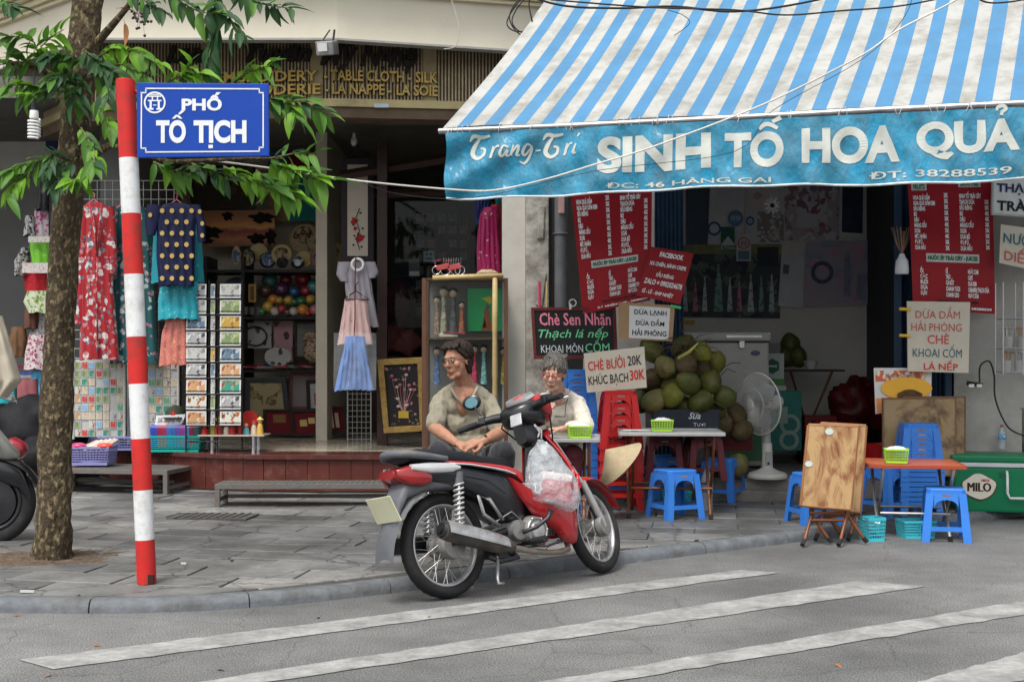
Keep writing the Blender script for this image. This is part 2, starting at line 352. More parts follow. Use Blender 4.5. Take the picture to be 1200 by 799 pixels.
for k, (cx, cy, poly) in enumerate(slabs[:298]):
    t = rs_.uniform(-.003, .004); tx, ty = rs_.uniform(-.012, .012), rs_.uniform(-.016, .016); zb = ZP-.012
    vs = []
    for x, y in poly: vs.append((x-cx, y-cy, 0))
    n = len(poly); top = [(x*.985, y*.985, ZP-zb+t+tx*x+ty*y) for x, y, _ in vs]; mid = [(x, y, z-.003) for (x, y, _), (_, _, z) in zip(vs, top)]
    mb = MB().add(top+mid+vs, [tuple(range(n))]+[(i, n+i, n+(i+1) % n, (i+1) % n) for i in range(n)]+[(n+i, 2*n+i, 2*n+(i+1) % n, n+(i+1) % n) for i in range(n)])
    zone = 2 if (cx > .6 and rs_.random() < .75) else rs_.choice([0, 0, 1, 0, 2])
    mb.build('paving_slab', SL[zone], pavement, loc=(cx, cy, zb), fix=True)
if len(slabs) > 298:
    mb = MB()
    for cx, cy, poly in slabs[298:]: mb.prism(poly, .012, 'z', ZP-.006)
    mb.build('far_paving_slabs', SL[0], pavement)['kind'] = 'stuff'
print('slabs', len(slabs))
KERB = mat('kerb_stone', (.115, .125, .135), .7, var=.3, scale=9, dirt=.5, dcol=(.07, .065, .06), dscale=5, bump=.5, bscale=40)
kerb = estruct('kerb')
def walk(pl, step):
    out = [pl[0].copy()]; i = 0; cur = pl[0].copy(); need = step
    while i < len(pl)-1:
        d = (pl[i+1]-cur).length
        if d >= need: cur = cur+(pl[i+1]-cur).normalized()*need; out.append(cur.copy()); need = step
        else: need -= d; i += 1; cur = pl[i].copy()
    return out
KW = walk(KL, .2)
for k in range(0, len(KW)-4, 4):
    pts = KW[k:k+5]; rings = []
    for i, p in enumerate(pts):
        e = (pts[min(i+1, 4)]-pts[max(i-1, 0)]).normalized(); nn = Vector((-e.y, e.x)); q = p+e*(.004 if i == 0 else -.004 if i == 4 else 0)
        rings.append([(q.x+nn.x*a, q.y+nn.y*a, b+random.uniform(-.002, .002)) for a, b in ((0, -.05), (0, .025), (.012, .052), (.035, .066), (.1, .068), (.128, .06), (.13, -.05))])
    MB().loft(rings).build('kerb_stone', KERB, kerb, smooth=50)
SOIL = mat('dry_soil', (.09, .065, .045), .95, var=.5, scale=25, bump=.9, bscale=60)
mb = MB(); mb.grid(lambda u, v: (PIT[0]+(u-.5)*.95, PIT[1]+(v-.5)*.72, ZP-.006+.03*math.exp(-((u-.5)**2+(v-.5)**2)*9)+random.uniform(-.006, .006)), 24, 18)
tag(mb.build('tree_pit_soil', SOIL), 'bare brown soil filling the tree pit in the grey pavement', 'soil', kind='structure')
mb = MB(); c = G(250, 606, ZP)
mb.box((c.x, c.y, ZP+.008), (.62, .34, .012), rot=(0, 0, R(-6)))
for k in range(9): mb.box((c.x-.24+.06*k, c.y, ZP+.017), (.02, .3, .006), rot=(0, 0, R(-6)))
tag(mb.build('drain_cover', mat('cast_iron', (.1, .095, .09), .7, .3, var=.3, bump=.3)), 'square cast iron inspection cover set in the paving near the left step bench', 'manhole cover')

CREAM = mat('cream_paint', (.60, .56, .45), .75, var=.05, scale=2, dirt=.12, dcol=(.4, .36, .28), dscale=1.5)
CREAM2 = mat('cream_moulding', (.62, .55, .38), .7, var=.06, dirt=.15, dcol=(.35, .3, .2))
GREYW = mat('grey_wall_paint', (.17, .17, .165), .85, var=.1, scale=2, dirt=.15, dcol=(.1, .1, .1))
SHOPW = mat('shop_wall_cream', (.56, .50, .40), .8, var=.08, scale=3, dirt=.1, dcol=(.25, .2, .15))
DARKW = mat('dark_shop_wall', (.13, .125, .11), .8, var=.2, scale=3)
MAROON = mat('maroon_tile', (.085, .022, .017), .4, var=.2, scale=5, dirt=.3, dcol=(.2, .13, .1), dscale=6)
MAROON2 = mat('maroon_stone_nosing', (.07, .02, .016), .25, var=.25, scale=7, dirt=.3, dcol=(.22, .16, .12), dscale=9)
FLOORT = mat('polished_floor_stone', (.42, .38, .30), .18, var=.15, scale=4, dirt=.2, dcol=(.2, .16, .12))
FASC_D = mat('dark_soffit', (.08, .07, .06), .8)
silk = thing('silk_shop', 'cream fronted embroidery shop with ribbed brown fascia and open interior', 'shop', (0, 0, 0))
ZF = .405
PF = [(-5.2, 15.2), (-4.55, 13.75), (-4.1, 12.95), (-3.6, 12.4), (-3.1, 12.0), (-2.7, 11.78), (-2.3, 11.67), (-.6, 11.62), (.05, 11.62)]
mb = MB(); mb.prism([(x, y+.02) for x, y in PF]+[(.05, 17.9), (-5.2, 17.9)], ZF-.04, 'z', (ZF-.04)/2+.0); mb.build('platform', mat('render_base', (.2, .19, .17), .9, var=.3, bump=.5), silk)
pw = walk([Vector(p) for p in PF], .2); tm = MB()
for a, b in zip(pw, pw[1:]):
    e = (b-a).normalized(); nn = Vector((e.y, -e.x)); a2 = a+e*.0025; b2 = b-e*.0025; h0, h1 = .075+random.uniform(-.002, .002), ZF-.045
    o1, o2 = nn*.012, nn*-.01
    t = MB().add([(a2.x+o1.x, a2.y+o1.y, h0), (b2.x+o1.x, b2.y+o1.y, h0), (b2.x+o1.x, b2.y+o1.y, h1), (a2.x+o1.x, a2.y+o1.y, h1), (a2.x+o2.x, a2.y+o2.y, h0), (b2.x+o2.x, b2.y+o2.y, h0), (b2.x+o2.x, b2.y+o2.y, h1), (a2.x+o2.x, a2.y+o2.y, h1)], [(0,1,2,3),(0,4,5,1),(1,5,6,2),(2,6,7,3),(3,7,4,0)])
    t.build('riser_tile', MAROON, silk)
PFv = [Vector(p) for p in PF]
def poff(d, pl=PFv):
    out = []
    for i, p in enumerate(pl):
        e = (pl[min(i+1, len(pl)-1)]-pl[max(i-1, 0)]).normalized(); out.append((p.x+e.y*d, p.y-e.x*d))
    return out
a, b = poff(.04), poff(-.42)
mb = MB(); n = len(a); rings = [[(a[i][0], a[i][1], ZF-.04), (a[i][0], a[i][1], ZF-.006), (a[i][0]+.0, a[i][1]+.008, ZF), (b[i][0], b[i][1], ZF), (b[i][0], b[i][1], ZF-.04)] for i in range(n)]
mb.loft(rings); mb.build('nosing', MAROON2, silk)
mb = MB(); mb.prism(list(b)+[(.05, 17.9), (-5.2, 17.9)], .04, 'z', ZF-.021); mb.build('shop_floor', FLOORT, silk)
wl = MB(); wl.bx(-3.95, -1.98, 15.3, 15.5, ZF, 3.75); wl.build('bay_wall', SHOPW, silk); wl = MB(); wl.bx(-2.1, -1.98, 13.7, 15.3, ZF, 3.7); wl.bx(-2.1, -1.98, 15.3, 17.6, ZF, 3.75); wl.build('bay_wall', SHOPW, silk)
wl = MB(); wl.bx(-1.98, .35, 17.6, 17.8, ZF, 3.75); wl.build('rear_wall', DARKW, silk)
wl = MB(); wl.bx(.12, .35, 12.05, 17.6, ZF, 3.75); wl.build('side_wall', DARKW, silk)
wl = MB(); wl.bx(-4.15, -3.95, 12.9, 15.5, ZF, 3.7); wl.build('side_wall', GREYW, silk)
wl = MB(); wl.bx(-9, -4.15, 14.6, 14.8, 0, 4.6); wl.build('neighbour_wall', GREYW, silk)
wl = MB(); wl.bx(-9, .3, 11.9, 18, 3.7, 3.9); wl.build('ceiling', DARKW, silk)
BP = [Vector((-9, 15.2)), Vector((P(-10, 0, 12.25).x, 12.25)), Vector((P(108, 0, 11.0).x, 11.0)), Vector((P(395, 0, 11.0).x, 11.0)), Vector((P(606, 0, 11.42).x, 11.42)), Vector((.35, 11.5))]
def band(mb, d0, z0, z1, d1=-.1):
    p, q = poff(d0, BP), poff(d1, BP)
    mb.loft([[(p[i][0], p[i][1], z0), (p[i][0], p[i][1], z1), (q[i][0], q[i][1], z1), (q[i][0], q[i][1], z0)] for i in range(len(p))])
mb = MB(); band(mb, 0, 4.03, 4.42, -.12); mb.build('balcony_beam', CREAM, silk)
mb = MB(); band(mb, .012, 4.012, 4.03); mb.build('beam_drip_edge', mat('grey_trim', (.3, .29, .27), .7), silk)
for d, z0, z1 in ((.05, 4.42, 4.45), (.09, 4.455, 4.50), (.14, 4.505, 4.53), (.20, 4.535, 4.60)):
    mb = MB(); band(mb, d, z0, z1); mb.build('moulding', CREAM2, silk)
mb = MB(); band(mb, .02, 4.60, 8.6); mb.build('upper_wall', CREAM, silk)
mb = MB(); mb.bx(-9, .35, 12.4, 20, 3.9, 9); mb.build('upper_storey', CREAM, silk)  # unseen mass overhead, added to block light from the shop interior
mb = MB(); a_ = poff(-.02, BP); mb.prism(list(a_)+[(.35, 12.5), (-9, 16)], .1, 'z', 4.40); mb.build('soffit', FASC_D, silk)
FP = [Vector((-4.6, 12.6)), Vector((P(95, 0, 11.75).x, 11.75)), Vector((P(395, 0, 11.55).x, 11.55)), Vector((P(606, 0, 11.75).x, 11.75)), Vector((.34, 11.8))]
FASC = mat('fascia_brown', (.10, .075, .045), .6, var=.3, scale=4); RIB = mat('fascia_rib_brass', (.36, .29, .18), .45, .3, var=.25, scale=10)
z0, z1 = 3.615, 4.30
def fband(d0, d1, z0, z1):
    p, q = poff(d0, FP), poff(d1, FP); mb = MB()
    mb.loft([[(p[i][0], p[i][1], z0), (p[i][0], p[i][1], z1), (q[i][0], q[i][1], z1), (q[i][0], q[i][1], z0)] for i in range(len(p))]); return mb
fband(0, -.1, z0, z1).build('fascia_board', FASC, silk)
mb = MB()
for p in walk(FP, .031): mb.box((p.x, p.y-.008, (z0+z1)/2), (.013, .016, z1-z0-.01))
mb.build('fascia_ribs', RIB, silk)['kind'] = 'stuff'
fband(.05, -.12, 3.545, 3.615).build('fascia_base_trim', mat('gold_trim', (.42, .35, .18), .45, .2, dirt=.3, dcol=(.15, .12, .08)), silk)
fband(.02, -.25, 3.45, 3.545).build('lintel', mat('lintel_brown', (.12, .085, .055), .7, var=.3, dirt=.3), silk)
def fy(v):
    for a, b in zip(FP, FP[1:]):
        if a.x <= v <= b.x: return a.y+(b.y-a.y)*(v-a.x)/(b.x-a.x)
    return 11.8
for px, wd in ((240, 12), (371, 14), (503, 16)):
    c = P(px, 80, 11.56); MB().box((c.x, fy(c.x)-.015, (z0+z1)/2), (wd*.0077, .02, z1-z0)).build('fascia_post', mat('fascia_post_tan', (.34, .27, .15), .5, var=.2), silk)
def fy(v):  # y of the fascia front for x
    for a, b in zip(FP, FP[1:]):
        if a.x <= v <= b.x: return a.y+(b.y-a.y)*(v-a.x)/(b.x-a.x)
    return 11.8
GOLD = mat('gold_letter', (.36, .25, .07), .4, .5, var=.2, scale=12); DLET = mat('weathered_black_letter', (.02, .018, .015), .7)
sc_ = 11.5/1500
def flet(s, px0, px1, py0, py1, m, b=.02, **k):
    r = ((px0-600)*sc_, (px1-600)*sc_, CH+(HY-py1)*sc_, CH+(HY-py0)*sc_)
    o = text('lettering', s, r, m, silk, mapf=lambda v: Vector((v.x, fy(v.x)-.05, v.z)), bold=b, solid=.03, **k)
flet('EMBROIDERY', 250, 372, 82, 95, GOLD); flet('- TABLE CLOTH -', 380, 481, 82, 95, GOLD); flet('SILK', 486, 512, 82, 95, GOLD)
flet('LA BRODERIE', 245, 376, 98, 110.5, GOLD); flet('- LA NAPPE -', 381, 458, 98, 110.5, GOLD); flet('LA SOIE', 464, 512, 98, 110.5, GOLD)
flet('Tuyên', 285, 365, 50, 78, DLET, .035, shear=.35); flet('Mỹ Nghệ', 375, 490, 48, 84, DLET, .035, shear=.35)
flet('Lụa', 190, 240, 50, 76, DLET, .035, shear=.3)
c = P(447, 124, 11.5); MB().box((c.x, 11.5, c.z), (.13, .01, .035)).build('number_plate', mat('pale_blue_enamel', (.45, .55, .6), .4), silk)
mb = MB(); mb.bx(-9, -4.2, 14.3, 14.6, 3.35, 4.1); mb.build('neighbour_fascia', mat('dull_white_panel', (.45, .43, .4), .7, dirt=.2), silk)
mb = MB(); mb.bx(-5.2, -4.75, 14.27, 14.3, 3.6, 3.78); mb.build('neighbour_sign', mat('navy_sign', (.02, .03, .12), .5), silk)
mb = MB(); c = P(6, 88, 14.2); mb.ball(c, .16, 14, 8, (1, .2, .62)); mb.build('neighbour_logo', mat('brick_orange', (.5, .2, .12), .6), silk)
FR = mat('dark_door_frame', (.04, .022, .018), .4, var=.3)
mb = MB(); mb.bx(-1.36, -1.26, 12.9, 13.0, ZF, 3.48); mb.build('door_post', FR, silk)
mb = MB(); mb.bx(P(377, 0, 14.95).x, P(401, 0, 14.95).x, 14.95, 15.2, ZF, 3.7); mb.build('pier', SHOPW, silk)
mb = MB(); mb.tube([(-1.75, 13.1, 3.15), (.2, 12.8, 3.42)], .05, 4); mb.tube([(-1.7, 13.3, 2.98), (.15, 13.2, 3.02)], .045, 4); mb.build('door_rail', FR, silk)
mb = MB(); mb.bx(-1.25, .1, 13.35, 13.36, 1.6, 2.92); mb.build('window_glass', GLASS, silk)

def JY(x): return 11.75-.27*x
JA = math.atan2(-.27, 1)
def JP(px, d=0.0):  # point on the facade seen at column px, d metres in front of it
    k = (px-600)/FPX; Y = 11.75/(1+.27*k); v = Vector((k*Y, Y)); return v+Vector((math.sin(JA), -math.cos(JA)))*d
juice = thing('juice_shop', 'grey plastered juice shop with a deep open front and posters inside', 'shop', (0, 0, 0))
PLAST = mat('grey_plaster', (.36, .35, .32), .85, var=.12, scale=2.5, dirt=.35, dcol=(.17, .155, .13), dscale=2.2, bump=.25)
INW = mat('interior_plaster', (.64, .60, .54), .85, var=.08, scale=1.5, dirt=.3, dcol=(.2, .17, .145), dscale=1.3)
CONC = mat('dirty_concrete', (.15, .14, .125), .85, var=.3, scale=5, dirt=.5, dcol=(.05, .045, .04), dscale=4, bump=.5)
JR = Matrix.Translation((0, 11.75, 0)) @ Matrix.Rotation(JA, 4, 'Z')
def jx(px): return (JR.inverted() @ Vector((JP(px).x, JP(px).y, 0))).x
x800, x1050, x1135 = jx(792), jx(1052), jx(1118)
mb = MB(JR); mb.bx(jx(680), x1135, -.12, 3.2, -.02, .25); mb.build('shop_floor', mat('worn_floor', (.20, .185, .17), .7, var=.25, dirt=.4), juice, bevel=.012)
mb = MB(JR); mb.bx(jx(690), jx(1000), -.21, -.121, 0, .15); mb.build('step', CONC, juice, bevel=.015)
mb = MB(JR); mb.bx(x1135, 7.5, 0, .3, -.02, 5.2); mb.build('front_wall', PLAST, juice)
mb = MB(JR); mb.bx(jx(682), jx(766), .05, .3, .25, 4.6); mb.build('front_wall', INW, juice)
mb = MB(JR); mb.bx(jx(600), 7.5, .06, .28, 3.3, 5.2); mb.build('front_lintel', PLAST, juice)
mb = MB(JR); mb.bx(jx(600), 7.5, .28, 5, 3.3, 3.5); mb.build('ceiling', INW, juice)
mb = MB(JR); mb.bx(jx(640), 7.5, 0.31, 5, 5.0, 8); mb.build('upper_storey', PLAST, juice)
BY = 13.75
mb = MB(); mb.bx(.5, 5.6, BY, BY+.2, 0, 3.6); mb.build('rear_wall', INW, juice)
mb = MB(); mb.bx(.36, .5, 11.95, BY+.2, 0, 3.6); mb.build('side_wall', INW, juice); mb = MB(); mb.bx(5.6, 5.8, 10.7, BY+.2, 0, 3.6); mb.build('side_wall', INW, juice)
mb = MB(); a = P(1020, 385, BY-.02); mb.bx(a.x, P(1052, 0, BY).x, BY-.05, BY-.01, .25, a.z); mb.build('rear_door', mat('dark_red_door', (.055, .022, .02), .6, var=.2), juice)
mb = MB(); mb.bx(P(1050, 0, 12.7).x, P(1075, 0, 12.7).x, 12.7, BY, .25, 3.3); mb.build('inner_pier', mat('dark_pier', (.06, .06, .06), .8), juice)
BLUES = mat('blue_steel_shutter', (.018, .042, .075), .5, .3, var=.25, dirt=.3, dcol=(.05, .05, .05))
for pa, pb in ((766, 800), (1052, 1124)):
    mb = MB(JR); xa, xb = jx(pa), jx(pb); n = max(4, int((xb-xa)/.035)); poly = []
    vs = []; fs = []
    for i in range(n*2+1):
        x = xa+(xb-xa)*i/(2*n); y = .05+(.018 if i % 2 else 0); vs += [(x, y, .25), (x, y, 3.3)]
    for i in range(2*n): fs.append((2*i, 2*i+1, 2*i+3, 2*i+2))
    mb.add(vs, fs); mb.build('shutter', BLUES, juice, fix=False)
mb = MB(JR); mb.bx(x1050-.03, x1050+.03, -.02, .045, .25, 3.3); mb.bx(x1135-.07, x1135-.02, -.02, .045, .25, 3.3); mb.build('shutter_rail', mat('shutter_rail_blue', (.02, .04, .07), .5, .3), juice)
PEEL = mat('peeling_plaster', (.42, .40, .35), .85, var=.15, scale=5, dirt=.8, dcol=(.12, .105, .09), dscale=6, bump=.7, bscale=25)
pil = thing('corner_pillar', 'peeling plastered pillar between the silk shop and the juice shop', 'pillar', (0, 0, 0))
mb = MB(); mb.bx(-.09, .12, 11.55, 12.05, 0, 4.02); mb.build('pilaster', mat('pale_pilaster', (.45, .43, .38), .8, var=.1, dirt=.35, dcol=(.2, .18, .15), dscale=3), pil)
mb = MB(); mb.bx(.122, .33, 11.48, 12.0, 0, 4.6)
for z in (1.9, 2.5, 3.1): mb.box((.26, 11.47, z), (.06, .02, .3), rot=(0, R(random.uniform(-8, 8)), 0))
mb.build('shaft', PEEL, pil, bevel=.01)
mb = MB(); mb.bx(.332, .36, 11.6, 12.0, 0, 4.6); mb.build('gap', DARKW, pil)
mb = MB(); mb.tube([(.44, 11.52, 0), (.44, 11.52, 4.6)], .06, 14)
for z in (.9, 2.4): mb.ring((.44, 11.52, z), .065, .01, 'z', 14, 6)
tag(mb.build('drain_pipe', mat('grey_pipe', (.13, .135, .14), .5, var=.2, dirt=.3), smooth=40), 'dark grey vertical drain pipe on the wall between the two shops', 'pipe')
mb = MB(); mb.box((.44, 11.447, 2.68), (.055, .004, .2)); o = mb.build('pipe_sticker', mat('faded_pink_paper', (.5, .3, .27), .8), None); tag(o, 'faded pink paper sticker on the grey drain pipe', 'sticker')
def raypt(px, py, p0, n):
    d = Vector(((px-600)/FPX, 1, (HY-py)/FPX)); o = Vector((0, 0, CH)); n = Vector(n); return o+d*((Vector(p0)-o).dot(n)/d.dot(n))
def qmap(corners, Y, bow=0.0):
    Ys = Y if isinstance(Y, (list, tuple)) else [Y]*4; c = [P(x, y, d) for (x, y), d in zip(corners, Ys)]; ctr = (c[0]+c[1]+c[2]+c[3])/4
    def f(u, v, dy=0.0):
        p = (c[0]*(1-u)+c[1]*u)*(1-v)+(c[3]*(1-u)+c[2]*u)*v-ctr; return Vector((p.x, p.y+dy-bow*math.sin(PI*max(0, min(1, v)))*(1+.3*math.sin(u*9)), p.z))
    return f, ctr
def qboard(name, label, cat, corners, Y, m, th=.01, texts=(), bow=0.0, group=None, frame=None, patches=(), part='panel', nu=1, nv=1):
    if len(corners) == 2: (a, b), (c, d) = corners; corners = [(a, b), (c, b), (c, d), (a, d)]
    f, ctr = qmap(corners, Y, bow); t = thing(name, label, cat, ctr, 0, group)
    if bow: nu, nv = max(nu, 6), max(nv, 12)
    mb = MB(); mb.grid(lambda u, v: f(u, v, 0), nu, nv); mb.build(part, m, t, solid=-th if False else 0, fix=False)
    mb = MB(); mb.grid(lambda u, v: f(u, v, th), nu, nv)
    o = t.children[0] if t.children else None
    me = MB(); N_ = (nu+1)*(nv+1); fr = [f(i/nu, j/nv, 0) for j in range(nv+1) for i in range(nu+1)]; bk = [f(i/nu, j/nv, th) for j in range(nv+1) for i in range(nu+1)]
    fs = []
    for j in range(nv):
        for i in range(nu):
            a = j*(nu+1)+i; fs += [(a, a+nu+1, a+nu+2, a+1), (a+N_, a+1+N_, a+nu+2+N_, a+nu+1+N_)]
    rim = [i for i in range(nu+1)]+[j*(nu+1)+nu for j in range(1, nv+1)]+[nv*(nu+1)+i for i in range(nu-1, -1, -1)]+[j*(nu+1) for j in range(nv-1, 0, -1)]
    for a, b in zip(rim, rim[1:]+rim[:1]): fs.append((a, b, b+N_, a+N_))
    me.add(fr+bk, fs); t.children[0].data = me.mesh(part, m)
    for pt in patches:   # (name, u0, v0, u1, v1, material[, proud])
        q = MB(); pn, u0, v0, u1, v1, pm = pt[:6]; pr = pt[6] if len(pt) > 6 else .003
        a = [f(u0, v0, -pr), f(u1, v0, -pr), f(u1, v1, -pr), f(u0, v1, -pr)]; b = [p+Vector((0, pr*.9, 0)) for p in a]
        q.add(a+b, [(0, 3, 2, 1), (0, 1, 5, 4), (1, 2, 6, 5), (2, 3, 7, 6), (3, 0, 4, 7)]); q.build(pn, pm, t)
    if frame:  # (width as fraction of height, material, proud)
        wd, fm, pr = frame; cs = [f(0, 0), f(1, 0), f(1, 1), f(0, 1)]; H = (cs[0]-cs[3]).length; W_ = (cs[0]-cs[1]).length; a, b = wd, wd*H/W_
        for (u0, v0, u1, v1) in ((-b, -a, 1+b, 0), (-b, 1, 1+b, 1+a), (-b, 0, 0, 1), (1, 0, 1+b, 1)):
            q = MB(); F = [f(u0, v0, -pr), f(u1, v0, -pr), f(u1, v1, -pr), f(u0, v1, -pr)]; B = [p+Vector((0, pr+th, 0)) for p in F]
            q.add(F+B, [(0, 3, 2, 1), (4, 5, 6, 7), (0, 1, 5, 4), (1, 2, 6, 5), (2, 3, 7, 6), (3, 0, 4, 7)]); q.build('frame', fm, t, bevel=pr*.25)
    for tx in texts:   # (string, u0, v0, u1, v1, material, options)
        s, u0, v0, u1, v1, tm = tx[:6]; kw = tx[6] if len(tx) > 6 else {}
        text('lettering', s, (u0, u1, -v1, -v0), tm, t, mapf=lambda p: f(p.x, -p.z, -.005), **kw)
    return t
AF0 = P(522, 150, 9.5); AF1 = P(1200, 118, 8.44); AE = (AF1-AF0); ALEN = AE.length; AE.normalize(); AD = Vector((1.0, 2.1, 1.82))
NST = 50; SWD = .1065
AB = mat('awning_blue', (.085, .245, .44), .7, var=.10, scale=3, dirt=.4, dcol=(.10, .19, .29), dscale=4, translucent=.28, bump=.15, bscale=8)
AW = mat('awning_white', (.47, .475, .455), .7, var=.06, scale=3, dirt=.6, dcol=(.23, .22, .18), dscale=4, translucent=.28, bump=.15, bscale=8)
aw = thing('awning', 'large blue and white striped canvas awning with a cyan valance over the juice shop', 'awning', AF0)
def af(u, v):  # u metres along, v 0 front .. 1 back
    p = AE*u+AD*v; s = math.sin(PI*v)
    p.z -= .06*s*(1+.15*math.sin(u*1.9+1)); p.z += .006*math.sin(u*5+v*5)
    return p
mb = MB(); vs = []; fs = []; nv = 26
for i in range(NST+1):
    wob = 0 if i == 0 else .004*math.sin(i*2.1)
    for j in range(nv+1): vs.append(af(-.02+i*SWD+wob, j/nv))
for i in range(NST):
    for j in range(nv): fs.append((i*(nv+1)+j, (i+1)*(nv+1)+j, (i+1)*(nv+1)+j+1, i*(nv+1)+j+1))
mb.add(vs, fs); mb.mi = [0 if k//nv % 2 == 0 else 1 for k in range(len(fs))]
mb.build('canopy', [AW, AB], aw, smooth=True, fix=False)
mb = MB(); mb.tube([af(u, 0)+Vector((0, 0, -.022)) for u in (-.05, 1, 2, 3, 4, 5.3)], .022, 10); mb.build('front_rod', STEEL, aw, smooth=40)
mb = MB(); mb.tube([af(u, .98)+Vector((0, 0, -.05)) for u in (0, 2.5, 5.3)], .03, 8); mb.build('rear_rod', STEEL, aw)
for u in (.25, 4.9):
    mb = MB(); mb.tube([af(u, 0)+Vector((0, .02, -.04)), af(u, .5)+Vector((.1, 0, -.38)), af(u, 1)+Vector((0, 0, -.5))], .018, 6); mb.build('folding_arm', STEEL, aw)
VAL = mat('valance_cyan', (.008, .20, .34), .3, var=.35, scale=5, dirt=.7, dcol=(.03, .12, .17), dscale=6, bump=4.5, bscale=6, coat=.3, stretch=(1, 1, .6))
VH = .49
def vf(u, v, dy=0.0):  # v 0 top .. 1 bottom
    w_ = math.exp(-u*1.1)
    y = .010*math.sin(u*5+v*3)*v+.006*math.sin(u*17+v*2)*v+w_*.03*math.sin(v*9+u*11)+.005*math.sin(u*23-v*9)+.004*math.sin(u*31+v*7)
    z = -.045-v*(VH-.02+.012*math.sin(u*2.3)+.006*math.sin(u*9)+.012*w_)
    p = AE*u; return Vector((p.x+.01*w_*math.sin(v*7), p.y+dy-.02-y, p.z+z))
mb = MB(); mb.grid(lambda a, b: vf(a*5.3, b), 150, 18); mb.build('valance', VAL, aw, smooth=True, fix=False)
mb = MB(); mb.tube([vf(i*.1, 1.0, -.002) for i in range(54)], .008, 5); mb.build('valance_hem', mat('hem_white', (.55, .6, .6), .6, dirt=.4), aw)
ra = random.Random(5)
mb = MB()
for k in range(46):
    u = ra.uniform(0, 4.6); p = af(u, 0); a = ra.uniform(-.03, .03)
    mb.tube([p+Vector((0, -.02, .006)), p+Vector((a*.5, -.028, -.025)), p+Vector((a, -.022, -.055))], .0025, 4)
mb.build('ties', mat('tie_string', (.5, .5, .48), .7), aw)['kind'] = 'stuff'
vn = Vector((AE.y, -AE.x, 0)).normalized()
def vuv(px, py):
    p = raypt(px, py, AF0+Vector((0, -.02, 0)), vn)-AF0; u = p.dot(AE); return u, (AE.z*u-.045-p.z)/(VH-.02)
LW = mat('valance_lettering', (.44, .46, .42), .45, var=.1, scale=12, dirt=.35, dcol=(.36, .42, .42), dscale=8)
def vtext(s, x0, y0, x1, y1, **k):   # (x0,y0) top left, (x1,y1) bottom right
    u0, v0 = vuv(x0, y0); u1, v1 = vuv(x1, y1); um = vuv((x0+x1)/2, (y0+y1)/2)
    va = vuv(x0, y1)[1]; vs, fs = text_geo(s, u0, u1, -1, 0, **k); v0b = v0; v1 = va
    me = bpy.data.meshes.new('l'); me.from_pydata([tuple(v) for v in vs], [], fs); bm = bmesh.new(); bm.from_mesh(me)
    bmesh.ops.triangulate(bm, faces=bm.faces)
    for it in range(6):
        es = [e for e in bm.edges if e.calc_length() > .06]
        if not es: break
        bmesh.ops.subdivide_edges(bm, edges=es, cuts=1); bmesh.ops.triangulate(bm, faces=[f for f in bm.faces if len(f.verts) > 3])
    for v in bm.verts:
        t = (v.co.x-u0)/max(1e-6, u1-u0); top = v0*(1-t)+v0b*t; bot = va*(1-t)+v1*t; q = -v.co.z
        v.co = vf(v.co.x, top+(bot-top)*q, -.0045)
    bm.to_mesh(me); bm.free(); me.materials.append(LW); return link('lettering', me, aw)
B_ = dict(bold=.045, res=6)
vtext('SINH', 699, 161, 832, 204, **B_); vtext('TO', 848, 156.5, 917, 198.5, **B_); vtext('HOA', 938, 151, 1054, 193, **B_); vtext('QUA', 1073, 143.5, 1194, 187, **B_)
vtext('ĐC: 46 HÀNG GAI', 709, 213.5, 902, 221, bold=.012, res=4); vtext('ĐT: 38288539', 1018, 200, 1184, 208.5, bold=.012, res=4)
def strokes(lst, fn, m, parent, name='lettering'):
    mb = MB()
    for st in lst:
        k = len(st); pts = []
        for i in range(k-1):      # smooth the polyline
            for t in (0, .25, .5, .75):
                p0 = st[max(0, i-1)]; p1 = st[i]; p2 = st[i+1]; p3 = st[min(k-1, i+2)]
                pts.append([.5*((2*p1[c])+(-p0[c]+p2[c])*t+(2*p0[c]-5*p1[c]+4*p2[c]-p3[c])*t*t+(-p0[c]+3*p1[c]-3*p2[c]+p3[c])*t**3) for c in (0, 1, 2)])
        pts.append(list(st[-1])); vs = []; fs = []
        for i, p in enumerate(pts):
            a = pts[max(0, i-1)]; b = pts[min(len(pts)-1, i+1)]; d = Vector((b[0]-a[0], b[1]-a[1])); d = d.normalized() if d.length > 1e-6 else Vector((1, 0))
            vs += [fn(p[0]-d.y*p[2], p[1]+d.x*p[2]), fn(p[0]+d.y*p[2], p[1]-d.x*p[2])]
        for i in range(len(pts)-1): fs.append((2*i, 2*i+1, 2*i+3, 2*i+2))
        mb.add(vs, fs)
    return mb.build(name, m, parent, fix=False)
def cap_t(x): return [[(x-2, 166, .8), (x+3, 160, 2), (x+12, 161, 2), (x+22, 159, 1.2)], [(x+10, 162, 1.2), (x+3, 172, 2.4), (x+1, 180, 2.6), (x+7, 185, 2), (x+14, 181, 1.6), (x+15, 174, 1.6), (x+10, 173, 1)]]
sc = cap_t(551)+[[(576, 171, .9), (574, 182, 1.6), (573, 184, 1.2), (578, 173, 1), (583, 171, 1.5)], [(594, 173, 1.2), (588, 171, 1.2), (584, 179, 1.8), (587, 183, 1.4), (593, 176, 1.2), (592, 182, 1.4), (596, 182, .7)],
  [(600, 170, .9), (597, 182, 1.7)], [(598, 180, .8), (604, 171, 1.2), (606, 173, 1.6), (604, 181, 1.6), (608, 181, .7)], [(622, 172, 1.2), (616, 169, 1.2), (611, 177, 1.8), (614, 181, 1.4), (622, 172, 1.2), (619, 183, 1.6), (614, 190, 1.4), (608, 188, .8)]]
